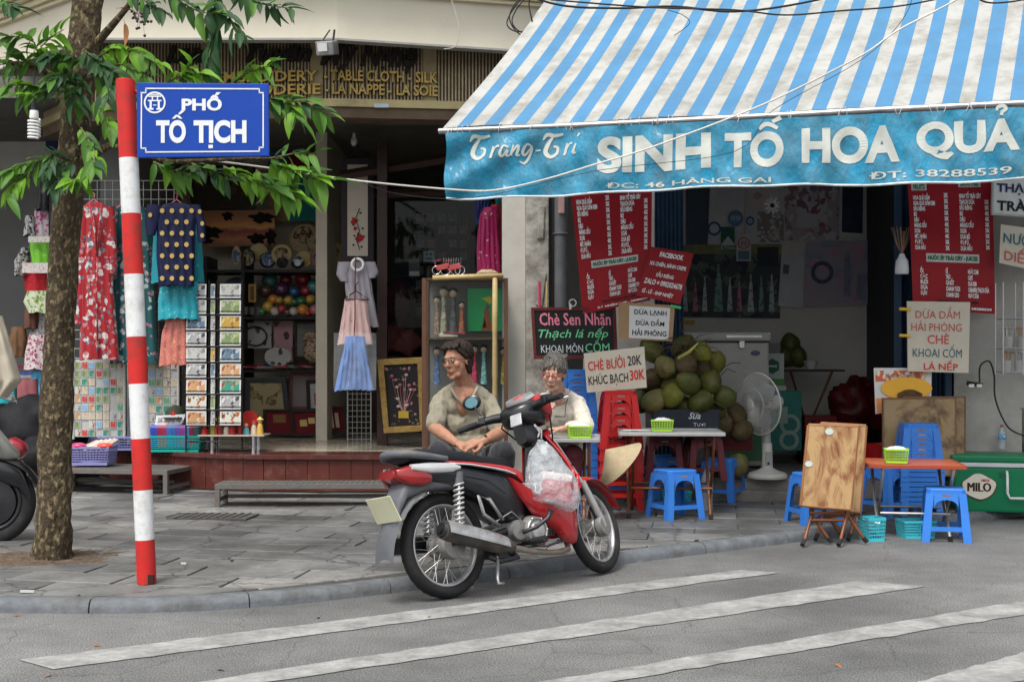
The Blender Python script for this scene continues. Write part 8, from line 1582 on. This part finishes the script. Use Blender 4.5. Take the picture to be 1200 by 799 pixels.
def cardboard_(label, x0, x1, y0, y1, Y, nx, ny, seed):
    t = thing('card_board', label, 'display board', P((x0+x1)/2, y1, Y)); s_ = Y/1500; w_, h_ = (x1-x0)*s_, (y1-y0)*s_
    MB().box((0, .02, h_/2), (w_, .02, h_)).build('board', mat('board_pale', (.42, .42, .40), .6), t)
    for sx in (-1, 1): MB().tube([(sx*w_/2, .0, -.02), (sx*w_/2, .0, h_+.02)], .012, 8).build('frame_post', mat('white_wire', (.45, .45, .42), .5), t)
    r = random.Random(seed)
    for j in range(ny):
        for i in range(nx):
            if r.random() < .06: continue
            card(t, (-.5+(i+.5)/nx)*w_*.97, -.0+r.uniform(-.002, .002), (j+.5)/ny*h_*.98, w_/nx*(.84 if r.random() < .7 else .92), h_/ny*.86, r.randrange(8))
    return t
MAGS = [((.45, .05, .05), [(.5, .4, .3)]), ((.10, .30, .16), [(.5, .5, .4)]), ((.2, .35, .5), [(.5, .5, .5)]), ((.5, .42, .30), [(.2, .15, .1)])]
n0 = len(CARDC)
for k, (b, c) in enumerate(MAGS): CARDC.append(patmat('magnet_%d' % k, b, c, 45, .38, rough=.4, kind='noise'))
def cardboard2(label, x0, x1, y0, y1, Y, nx, ny, seed):
    t = cardboard_(label, x0, x1, y0, y1, Y, nx, ny, seed); r = random.Random(seed+50)
    return t
_rr = random.Random(77)
def _pick(n): return _rr.choice([0, 1, 4, 5, 7, n0, n0+1, n0+2, n0+3, n0, n0+3])
random_Random = random.Random
class _R2(random.Random):
    def randrange(self, *a): return _pick(0)
random.Random = _R2
cardboard_('pale board covered with small souvenir cards left of the street sign pole', 86, 146, 421, 512, 12.3, 7, 9, 1)
cardboard_('pale board of souvenir cards right of the street sign pole', 164, 209, 421, 505, 12.3, 5, 8, 2)
random.Random = random_Random
MB_ = MB().tube([P(151, 415, 12.5), P(151, 520, 12.5)], .02, 8).build('white_post', WHITE); tag(MB_, 'white upright post between the two souvenir boards', 'post')
LIL = mat('lilac_plastic', (.22, .22, .44), .4, var=.06); TEC = mat('teal_crate_plastic', (.01, .30, .26), .4, var=.06)
def platz(px, py): return P(px, py, 11.95)
t = basket('goods_basket', 'teal slatted tray of coloured silk pouches on the platform edge', (P(206, 0, 12.15).x, 12.15, ZF), .52, .3, .15, TEC, .02, nx=16, nz=6, tissue=False, taper=.94)
for k, c in enumerate(((.03, .06, .40), (.03, .05, .33), (.30, .01, .05), (.28, .02, .07), (.04, .12, .35), (.03, .10, .3), (.10, .05, .25), (.2, .03, .2), (.05, .15, .35), (.25, .02, .05), (.05, .12, .14))):
    o = MB().box((0, 0, 0), (.046, .16, .19), rot=(R(8), 0, R(3))).build('silk_pouch', mat('pouch_%d' % k, c, .4, var=.3, scale=20, sheen=.3), None, loc=(t.location.x-.22+.043*k, 12.15, ZF+.14)); tag(o, 'upright silk pouch, %s from the left in the teal tray' % ['first', 'second', 'third', 'fourth', 'fifth', 'sixth', 'seventh', 'eighth', 'ninth', 'tenth', 'last'][k], 'pouch', 'silk pouches in the teal tray')
qboard('price_tag', 'white handwritten card standing above the silk pouches', 'tag', [(183, 487), (218, 485), (213, 497), (181, 500)], 12.2, PAPER, .003, [('Silk Sleeping Bag', .08, .2, .92, .8, INKB, dict(shear=.3))])
t = thing('army_hat', 'dark green cap with a red star behind the handwritten card', 'cap', P(206, 485, 12.3)); MB().ball((0, 0, 0), 1, 18, 12, (.10, .10, .085)).build('crown', mat('army_green', (.04, .05, .03), .8), t, smooth=True); MB().box((0, -.10, -.03), (.17, .10, .008)).build('brim', mat('army_green', (.04, .05, .03), .8), t, bevel=.003)
MB().prism([(.032*math.sin(k*PI/5)*(1 if k % 2 == 0 else .4), .01+.032*math.cos(k*PI/5)*(1 if k % 2 == 0 else .4)) for k in range(10)], .004, c=-.10).build('star', INKR, t)
basket('goods_basket', 'lilac plastic basket of fans standing on the left metal step', (P(109, 0, 11.9).x, 11.9, .30), .38, .3, .17, LIL, .02, nx=13, nz=6, tissue=False, taper=.88)
for k in range(5): o = MB().box((0, 0, 0), (.045, .26, .012), rot=(R(18), R(20), R(-25+4*k))).build('folded_fan', mat('fan_cream_%d' % (k % 2), ((.45, .36, .28), (.5, .46, .42))[k % 2], .6), None, loc=(P(104+6*k, 0, 11.9).x, 11.88, .47+.004*k)); tag(o, 'folded pale fan, %s in the lilac basket' % ['leftmost', 'second', 'third', 'fourth', 'rightmost'][k], 'fan', 'folded fans')
for k, (px, c) in enumerate(((92, (.5, .02, .12)), (123, (.6, .05, .03)))): o = MB().ball((0, 0, 0), 1, 14, 8, (.075, .06, .03)).build('silk_purse', mat('purse_%d' % k, c, .3, sheen=.3, var=.2), None, loc=(P(px, 0, 11.8).x, 11.8, .475), smooth=True); tag(o, ['bright pink', 'shiny orange red'][k]+' round purse on the lilac basket', 'purse')
basket('goods_basket', 'lilac basket on the platform behind, left of the pole', (P(112, 0, 12.9).x, 12.9, ZF), .3, .25, .12, LIL, 0, nx=9, nz=4, tissue=False); basket('goods_basket', 'lilac basket on the platform behind the street sign pole', (P(142, 0, 12.35).x, 12.35, ZF), .36, .3, .13, LIL, 0, nx=11, nz=4, tissue=False)
t = thing('low_table', 'low round edged table with shiny steel legs carrying red figurines', 'table', (P(275, 0, 12.1).x, 12.1, ZF)); MB().box((0, 0, .155), (.62, .34, .014)).build('tabletop', mat('glossy_cream', (.40, .34, .26), .2), t, bevel=.004)
for x, y in ((-.19, -.10), (.2, -.10), (-.19, .12), (.2, .12)): MB().tube([(x, y, 0), (x, y, .148)], .022, 12).build('leg', CHROME, t, smooth=40)
ra = random.Random(21)
FGC = [((.50, .03, .03), 'red'), ((.55, .42, .08), 'yellow'), ((.45, .04, .04), 'red'), ((.5, .45, .38), 'cream'), ((.5, .03, .03), 'red'), ((.5, .03, .03), 'red'), ((.08, .25, .30), 'teal'), ((.5, .40, .30), 'cream'), ((.5, .3, .06), 'gold')]
for k in range(9):
    c, nm = FGC[k]; x = -.27+.065*k; t = thing('figurine', '%s little folk figurine, %s from the left on the low table' % (nm, ['first', 'second', 'third', 'fourth', 'fifth', 'sixth', 'seventh', 'eighth', 'ninth'][k]), 'figurine', (P(275, 0, 12.1).x+x, 12.05+.04*(k % 2), ZF+.163), 0, 'figurines on the low table')
    h_ = .10+.03*((k*7) % 3); MB().lathe([(0, 0), (.034, 0), (.03, h_*.35), (.02, h_*.6), (.012, h_*.68), (0, h_*.68)], n=12).build('figure_robe', mat('fig_%d' % k, c, .4, var=.2), t, smooth=50); MB().ball((0, -.002, h_*.80), h_*.15, 10, 7).build('figure_head', mat('fig_face', (.5, .35, .25), .5), t, smooth=True); MB().lathe([(0, h_*1.05), (h_*.22, h_*.86), (0, h_*.86)], n=12).build('figure_hat', mat('fig_hat_%d' % (k % 2), ((.55, .45, .1), (.45, .03, .03))[k % 2], .5), t)
o = MB().lathe([(0, 0), (.085, .0), (.09, .012), (.03, .016), (0, .016)], n=24, axis='y').build('paper_fan', flat('red_paper_fan', (.5, .03, .03), .5), None, loc=P(292, 492, 12.2)); tag(o, 'round red paper fan standing behind the figurines', 'fan')
def bench(label, c, w_, d, h, rz):
    t = thing('metal_step', label, 'step', c, rz); GM = mat('grey_steel_plate', (.16, .155, .145), .55, .4, var=.3, dirt=.5, dcol=(.12, .07, .04), dscale=6, bump=.4)
    MB().box((0, 0, h-.02), (w_, d, .04)).build('tread_plate', GM, t, bevel=.003)
    mb = MB(); n = int(w_/.045)
    for i in range(n):
        for j in range(int(d/.05)): mb.box((-w_/2+.03+.045*i, -d/2+.03+.05*j, h+.0012), (.024, .008, .0024), rot=(0, 0, R(45 if (i+j) % 2 else -45)))
    mb.build('tread_studs', GM, t)['kind'] = 'stuff'
    for sx in (-1, 1):
        for sy in (-1, 1): MB().box((sx*(w_/2-.02), sy*(d/2-.02), (h-.04)/2), (.04, .04, h-.04)).build('leg', GM, t)
        MB().box((sx*(w_/2-.02), 0, .06), (.03, d-.08, .03)).build('rail', GM, t)
    MB().box((0, d/2-.02, .06), (w_-.08, .03, .03)).build('rail', GM, t); return t
c = G(352, 594, ZP); bench('long low grey metal step along the front of the maroon platform', (c.x+.05, c.y+.15, ZP), 1.5, .34, .19, R(1))
c = G(140, 588, ZP); bench('shorter grey metal step at the left end of the platform holding the lilac basket', (P(135, 0, 11.75).x, 11.85, ZP), 1.25, .62, .22, R(-10))
t = thing('glass_cabinet', 'narrow glass display cabinet of dolls with bamboo edging behind the seated man', 'cabinet', (P(545, 0, 11.3).x, 11.3, ZF)); s_ = 11.3/1500; zt = P(0, 326, 11.3).z-ZF; CB = mat('cabinet_brown', (.10, .05, .03), .4, var=.2); hw_ = 48*s_
for x in (-hw_, hw_): 
    for y in (0, .34): MB().bx(x-.018, x+.018, y-.018, y+.018, 0, zt).build('cabinet_post', CB, t)
for z in (0.02, P(0, 396, 11.3).z-ZF, zt): MB().bx(-hw_+.02, hw_-.02, .0, .34, z-.015, z).build('cabinet_shelf', CB, t)
MB().bx(-hw_+.02, hw_-.02, .345, .35, 0, zt-.02).build('cabinet_back', mat('cabinet_back_grey', (.16, .15, .14), .7), t); MB().bx(hw_-.12, hw_-.09, -.02, .0, 0, zt).build('cabinet_mullion', CB, t)
MB().bx(-hw_+.02, hw_-.02, -.008, -.004, 0.02, zt-.02).build('glass_pane', GLASS, t)
BAM = mat('bamboo', (.45, .33, .15), .5, var=.2); MB().tube([(P(507, 0, 11.25).x-t.location.x, -.05, zt+.0), (P(590, 0, 11.25).x-t.location.x, -.05, zt+.02)], .022, 12).build('bamboo_rail', BAM, t, smooth=True)
pb = [(P(580, 0, 11.25).x-t.location.x, -.05, z) for z in (0, .3, .31, .7, .71, 1.1, 1.11, zt)]; MB().tube(pb, [.024, .022, .026, .022, .026, .022, .026, .022], 12).build('bamboo_post', BAM, t, smooth=True)
def inc(name, label, cat, cs, m, dy=.15, **k): return qboard(name, label, cat, cs, 11.3+dy, m, .006, **k)
tt = inc('green_picture', 'bright green picture of a lady in a conical hat inside the glass cabinet', 'picture', [(548, 338), (595, 338), (595, 388), (548, 388)], mat('bright_green_paper', (.02, .42, .13), .5), .28)
f, ctr = qmap([(548, 338), (595, 338), (595, 388), (548, 388)], 11.58)
for nm, pts, m_ in (('painted_dress', [(.34, .98), (.42, .62), (.40, .52), (.48, .46), (.55, .55), (.56, .75), (.66, .98)], mat('rust_dress', (.35, .09, .03), .6)), ('painted_panel', [(.37, .93), (.42, .68), (.47, .9)], WHITE), ('painted_head', [(.46, .48), (.44, .40), (.50, .36), (.56, .40), (.54, .48)], DKL), ('painted_hat', [(.33, .22), (.58, .18), (.66, .34), (.55, .36)], flat('hat_yellow', (.6, .55, .05), .6))):
    mb = MB(); mb.prism([(f(u, v).x, f(u, v).z) for u, v in pts], .002, c=-.003); mb.build(nm, m_, tt)
for k, (px, py0, py1, w_, c, nm, lb) in enumerate(((512, 345, 392, 8, (.30, .20, .15), 'tan', 'tan doll at the left end of the upper cabinet shelf'), (520, 333, 392, 9, (.33, .30, .22), 'pale', 'pale doll with a striped wrap on the upper shelf'), (531, 335, 391, 11, (.09, .09, .09), 'dark', 'dark patterned doll with black hair on the upper shelf'), (541, 352, 391, 8, (.36, .12, .07), 'rust', 'doll in a rust coloured dress on the upper shelf'), (512, 405, 450, 9, (.12, .17, .33), 'blue', 'blue doll on the lower shelf behind the man'), (556, 402, 450, 8, (.50, .05, .10), 'red', 'red doll on the lower cabinet shelf'), (567, 402, 450, 8, (.20, .38, .38), 'teal', 'teal doll on the lower cabinet shelf'), (590, 405, 450, 7, (.45, .30, .06), 'amber', 'amber doll at the right end of the lower shelf'), (545, 410, 450, 8, (.4, .35, .35), 'grey', 'pale grey doll between the man and the red doll'))):
    Y = 11.45; z0 = P(0, py1, Y).z; h_ = P(0, py0, Y).z-z0; t2 = thing('doll', lb, 'doll', (P(px, 0, Y).x, Y, z0), 0, 'dolls in the glass cabinet'); r = w_*.5*Y/1500
    MB().lathe([(0, 0), (r, 0), (r*.75, h_*.35), (r*.5, h_*.55), (r*.62, h_*.7), (r*.25, h_*.78), (0, h_*.78)], n=14).build('doll_dress', patmat('doll_'+nm, c, [tuple(min(1, x*1.8) for x in c), tuple(x*.5 for x in c)], 30, .33), t2, smooth=50); MB().ball((0, 0, h_*.85), h_*.085, 10, 7, (1, 1, 1.15)).build('doll_head', mat('fig_face', (.5, .35, .25), .5), t2, smooth=True); MB().ball((0, .006, h_*.89), h_*.09, 10, 7, (1.1, 1, .9)).build('doll_hair', DKL, t2, smooth=True)
t2 = thing('flat_boxes', 'flat cream and red packets lying on the upper cabinet shelf', 'packet', P(525, 394, 11.36)); MB().box((0, 0, .01), (.16, .1, .02), rot=(.1, 0, .2)).build('packet', CARD, t2); MB().box((.06, -.01, .03), (.2, .08, .015), rot=(0, .05, -.1)).build('packet', BMt['maroon'], t2)
t = thing('toy_cyclo', 'little red and silver model cyclos standing on top of the glass cabinet', 'toy', P(526, 323, 11.45)); 
for x, r in ((-.11, .036), (-.03, .042), (.06, .042), (.10, .042)): MB().ring((x, -.03, .045), r, .004, 'y', 22, 5).build('wheel', CHROME, t, smooth=True)
for x in (-.05, .05): MB().box((x, 0, .075), (.12, .07, .05), rot=(0, R(-12), 0)).build('seat', BMt['red'], t, bevel=.006); MB().tube([(x-.06, 0, .06), (x-.08, 0, .13), (x-.02, 0, .14)], .006, 5).build('hood', BMt['crimson'], t)
for k in range(8): MB().tube([(-.05+.022*k, .01, .09), (-.045+.022*k, .02, .16)], .003, 4).build('spindle', CHROME, t)
t = thing('tie_cabinet', 'black pigeonhole cabinet with rolled striped ties at the back of the shop', 'cabinet', (P(518, 0, 16.2).x, 16.2, 1.1)); s_ = 16.2/1500
cx = 518; cols = [486, 499, 511, 524, 537, 549]; rws = [246, 261, 277, 292, 308, 324, 340, 356, 372]; zz = lambda py: P(0, py, 16.2).z-1.1
for x in cols: MB().bx((x-cx)*s_-.02, (x-cx)*s_+.02, 0, .25, zz(375), zz(243)).build('divider', BLKS, t)
for y in rws: MB().bx((484-cx)*s_, (551-cx)*s_, 0.005, .25, zz(y)-.015, zz(y)+.015).build('pigeonhole_shelf', BLKS, t)
ST = [patmat('striped_silk_%d' % k, b, [c], 28, .4, rough=.4, stretch=(1, 1, .3)) for k, (b, c) in enumerate((((.16, .15, .15), (.30, .28, .27)), ((.10, .12, .16), (.26, .28, .30)), ((.20, .12, .12), (.30, .25, .22)), ((.08, .08, .08), (.32, .32, .30))))]
r = random.Random(4); rl_ = {}
for i in range(5):
    for j in range(8):
        if r.random() < .12: continue
        k = r.randrange(4)
        if k not in rl_: rl_[k] = MB().box((0, 0, 0), (.10, .12, .105)).mesh('tie_roll', ST[k], bevel=.01)
        link('tie_roll', rl_[k], t, ((cols[i]+6.3-cx)*s_, .06, zz(rws[j]+8.5)))
MB().bx(-.9, .6, .26, .3, zz(400), zz(150)).build('cabinet_back', mat('dim_greenish', (.06, .065, .055), .8), t)
qboard('blue_sign', 'small pale blue sign with dark symbols hanging before the tie cabinet', 'sign', [(496, 294), (509, 294), (509, 307), (496, 307)], 15.0, mat('sign_paleblue', (.18, .35, .45), .6), .006, patches=[('symbol', .18, .18, .45, .42, INKB), ('symbol', .55, .18, .82, .42, INKB), ('symbol', .2, .58, .8, .82, INKB)])
qboard('small_notice', 'small grey notice with a pale caption left of the tie cabinet', 'notice', [(479, 304), (492, 304), (492, 324), (479, 324)], 15.0, mat('notice_grey', (.12, .13, .13), .6), .006, patches=[('caption', .05, .7, .95, .95, CW)])
qboard('dim_picture', 'dim dark picture high on the rear wall of the silk shop', 'picture', [(483, 168), (523, 168), (523, 206), (483, 206)], 17.4, mat('dim_pic', (.035, .03, .025), .6), .02, frame=(.06, BKF, .01))
for k, (x, y, c) in enumerate(((470, 350, (.04, .01, .015)), (463, 395, (.10, .03, .03)), (476, 400, (.14, .05, .04)))): lump('cloth_pile', ['dark maroon cloth bundle beside the door of the silk shop', 'dim red cloth heap on the rear counter', 'brownish cloth heap right of the red one'][k], P(x, y, 15.2), (.18, .15, .16+.1*(k == 0)), mat('pile_%d' % k, c, .8, bump=.5), 'cloth', k)
t = thing('shop_counter', 'dark wooden counter deep inside the silk shop', 'counter', on(470, 15.3, ZF)); MB().box((0, .2, .45), (1.4, .5, .9)).build('counter_body', DWOOD, t, bevel=.01)
garment('silk_jacket', 'magenta silk jacket with white birds hanging by the pillar', 'jacket', [(243, 568, 582), (252, 562, 584), (290, 559, 586), (318, 560, 587)], 12.3, patmat('magenta_silk', (.35, .01, .09), [(.5, .4, .42)], 14, .16, rough=.35, sheen=.3), .06)
garment('silk_jacket', 'bright red silk jacket behind the magenta one', 'jacket', [(240, 576, 586), (262, 576, 590), (322, 580, 591)], 12.4, patmat('red_silk', (.42, .012, .02), [(.3, .01, .03)], 14, .3, rough=.35, sheen=.3), .06)
garment('silk_scarf', 'deep blue silk scarf hanging above the jackets', 'scarf', [(226, 556, 580), (240, 556, 574), (262, 558, 568)], 12.5, mat('deep_blue_silk', (.01, .015, .12), .35, sheen=.3), .04); garment('silk_scarf', 'teal silk scarf beside the blue one', 'scarf', [(226, 580, 590), (244, 582, 589)], 12.45, mat('teal_silk', (.02, .16, .17), .35), .04)
lump('straw_hat', 'pale folded straw hat lying on the cabinet below the jackets', P(571, 320, 11.6), (.09, .07, .035), HAT, 'hat', 2, .2)
BGS = [('striped_scarf', 'black knitted strap hanging at the top of the bag column', [(211, 45, 54), (228, 44, 57), (246, 42, 56)], patmat('black_knit', (.03, .03, .035), [(.08, .08, .09)], 60, .4)),
 ('chevron_bag', 'black and white chevron woven bag at the left of the column', [(253, 30, 40), (276, 28, 42)], patmat('chevron_weave', (.50, .50, .48), [(.02, .02, .02)], 40, .46, stretch=(1, 1, .6))),
 ('pink_bag', 'pink and white woven bag in the upper column', [(245, 41, 60), (262, 39, 62), (283, 42, 62)], patmat('pink_weave', (.55, .50, .50), [(.50, .06, .22)], 22, .42)),
 ('green_bag', 'bright green woven bag with a white rim', [(277, 34, 60), (292, 35, 60), (309, 38, 60)], patmat('green_weave', (.14, .42, .03), [(.25, .5, .1)], 40, .3)),
 ('zebra_bag', 'black and white fluffy pouch hanging far left in the column', [(290, 26, 36), (306, 17, 34), (322, 18, 30)], patmat('zebra_weave', (.35, .34, .32), [(.03, .03, .03)], 26, .42)),
 ('red_bag', 'red woven bag with a white checked rim', [(308, 26, 60), (326, 27, 60), (341, 30, 60)], patmat('red_weave', (.42, .012, .02), [(.5, .05, .05)], 40, .3)),
 ('olive_bag', 'white woven bag with an olive bottom', [(341, 32, 60), (354, 27, 60), (366, 34, 60)], patmat('olive_weave', (.42, .45, .32), [(.13, .22, .03)], 26, .36)),
 ('brown_bag', 'brown striped pouch behind the white bags', [(362, 29, 45), (384, 29, 45)], mat('brown_weave', (.12, .05, .035), .8, var=.4)),
 ('grey_bag', 'white bag with black fan pattern in the lower column', [(366, 37, 60), (384, 33, 60), (399, 36, 58)], patmat('fan_weave', (.45, .44, .42), [(.08, .08, .09)], 36, .36)),
 ('houndstooth_bag', 'maroon and white houndstooth bag in the lower column', [(392, 34, 60), (415, 29, 60), (432, 28, 60)], patmat('hound_weave', (.45, .40, .40), [(.22, .02, .06)], 34, .42)),
 ('blue_bag', 'sky blue striped cloth bag low in the column', [(433, 40, 56), (450, 33, 56), (465, 30, 56)], patmat('blue_stripe_weave', (.07, .33, .52), [(.3, .5, .6)], 30, .3, stretch=(1, 1, 2))),
 ('teal_bag', 'plain teal folder bag at the far left', [(446, -6, 19), (472, -6, 20)], mat('teal_cloth', (.01, .26, .28), .7)),
 ('mauve_bag', 'dusty mauve bag between the teal and the blue ones', [(444, 20, 44), (470, 20, 46)], mat('mauve_cloth', (.22, .07, .08), .8)),
 ('leather_bag', 'crumpled brown leather bag lying on the pile', [(383, 14, 30), (398, 11, 32), (417, 12, 30)], mat('brown_leather', (.13, .065, .03), .5, var=.4, bump=1.0, bscale=12))]
for k, (nm, lb, ol, m) in enumerate(BGS): garment(nm, lb, 'bag', ol, 12.7+.06*(k % 3), m, .09, folds=3, amp=.01, nv=10, group='bags hanging behind the tree')
for nm, c, yy in (('green_bag', 'white_rim', (277, 284)), ('red_bag', 'white_rim', (308, 320))):
    o = bpy.data.objects[nm]; y0_, y1_ = yy; q = MB(); q.grid(lambda u, v: P(26+34*u if nm == 'red_bag' else 33+27*u, y0_+(y1_-y0_)*v, 12.58)-o.location, 2, 1); q.build('checked_rim', patmat('check_rim', (.52, .50, .48), [(.4, .1, .1)], 50, .3), o, fix=False)
MB().tube([P(58, 205, 12.7), P(58, 470, 12.7)], .01, 6).build('bag_pole', DARKMETAL); tag(bpy.data.objects['bag_pole'], 'thin dark pole carrying the column of woven bags', 'pole')
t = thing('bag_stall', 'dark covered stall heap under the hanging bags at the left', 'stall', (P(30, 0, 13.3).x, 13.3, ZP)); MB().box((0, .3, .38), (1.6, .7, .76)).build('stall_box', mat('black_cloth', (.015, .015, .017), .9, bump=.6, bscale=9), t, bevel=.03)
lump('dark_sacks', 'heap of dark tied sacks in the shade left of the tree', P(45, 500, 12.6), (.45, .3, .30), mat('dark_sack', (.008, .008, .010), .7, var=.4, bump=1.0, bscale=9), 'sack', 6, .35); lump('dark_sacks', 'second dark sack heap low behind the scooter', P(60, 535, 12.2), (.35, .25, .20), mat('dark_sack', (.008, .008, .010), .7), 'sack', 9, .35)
lump('red_helmet', 'shiny dark red helmet in the shade between the scooter and the tree', P(16, 526, 9.6), (.10, .1, .085), mat('helmet_red', (.22, .01, .02), .25, coat=.5), 'helmet', 1, .08)
garment('plastic_bag', 'cream translucent plastic bag hanging from the left scooter', 'bag', [(370, -12, 2), (390, -14, 9), (425, -16, 19), (445, -18, 25), (463, -18, 8)], 8.3, mat('cream_bag', (.50, .45, .36), .45, bump=1.0, bscale=8, translucent=.2), .10, folds=4, amp=.02)
for k, (y, c) in enumerate(((430, (.35, .05, .08)), (437, (.10, .12, .4)), (441, (.4, .38, .35)))): o = MB().box((0, 0, 0), (.26, .2, .03), rot=(0, 0, .1*k)).build('folded_scarf', mat('scarf_%d' % k, c, .8, var=.3), None, loc=P(38, y, 12.9)); tag(o, ['folded crimson scarf on top of the mauve bag', 'folded blue scarf under the crimson one', 'folded pale scarf at the bottom of the small pile'][k], 'scarf')
t = thing('parked_scooter', 'grey scooter cut off by the left edge, only its front wheel and fairing showing', 'motorbike', G(-4, 634, ZP), R(8)); GS = mat('scooter_grey', (.22, .225, .20), .35, coat=.3, var=.1, dirt=.15)
c0 = t.location.copy(); SR = .285; L2 = lambda px, py, Y=8.5: P(px, py, Y)-c0
w2 = MB().ring((-.03, 0, SR-.02), SR-.05, .05, 'y', 56, 12, sz=.8).build('wheel', RUBBER, t, smooth=True); MB().ring((-.03, 0, SR-.02), SR-.10, .02, 'y', 48, 8, sz=1.8).build('rim', DARKMETAL, w2, smooth=True); MB().lathe([(0, -.05), (.16, -.03), (.17, 0), (0, .02)], c=(-.03, 0, SR-.02), n=28, axis='y').build('brake_disc', DARKMETAL, w2, smooth=40)
mb = MB(); 
def mg2(u, v):
    a = R(170-v*150); r_ = .30; wy = (u-.5)*2; return (-.03+r_*math.cos(a)*1.1, wy*.075, SR-.02+r_*math.sin(a)+.02-.03*wy*wy)
mb.grid(mg2, 8, 18); mb.build('front_mudguard', BBLK, t, smooth=True, fix=False)
mb = MB(); mb.loft([ssec(-.55, .10, .5, .95, n=16), ssec(-.35, .16, .50, 1.0, n=16), ssec(-.18, .16, .52, .93, n=16), ssec(-.05, .12, .55, .82, n=16), ssec(.08, .07, .54, .66, n=16), ssec(.14, .03, .55, .60, n=16)]); mb.build('front_fairing', GS, t, smooth=50)
mb = MB(); mb.loft([ssec(-.2, .08, .36, .56, n=12), ssec(.0, .09, .42, .56, n=12), ssec(.16, .06, .34, .54, n=12), ssec(.23, .04, .22, .34, n=12)]); mb.build('black_apron', BBLK, t, smooth=50)
MB().ball((.0, -.11, .66), 1, 14, 8, (.045, .025, .025)).build('indicator', mat('amber_lens', (.65, .22, .03), .2, coat=.5), t, smooth=True)
mb = MB()
for k in range(4): mb.tube([(-.4, -.05+.03*k, .90+.02*k), (-.10, -.06+.04*k, .96+.01*k), (.12, -.05+.03*k, .99-.02*k), (.10, -.02+.02*k, .93)], .007, 6)
mb.build('chrome_rack', CHROME, t, smooth=True)
mb = MB(); mb.tube([(-.08, -.1, SR), (-.2, -.1, .6)], .03, 12); mb.build('fork_leg', BBLK, t); mb = MB(); pts = [(-.10-.11*i/80+.036*math.cos(i*.8), -.11+.036*math.sin(i*.8), .30+.26*i/80) for i in range(81)]; mb.tube(pts, .006, 5); mb.build('spring', DARKMETAL, t)
for k, (px, py, w_, c, lb) in enumerate(((32, 694, .07, (.45, .45, .45), 'crushed white paper scrap on the pavement left of the pole'), (215, 661, .03, (.6, .6, .6), 'tiny white scrap at the foot of the tree'), (272, 658, .02, (.03, .03, .03), 'small black stone on the pavement right of the pole'))): o = MB().box((0, 0, .006), (w_, w_*.3, .01), rot=(0, .05, .2)).build('litter', mat('litter_%d' % k, c, .8), None, loc=G(px, py, ZP+.004)); tag(o, lb, 'litter')
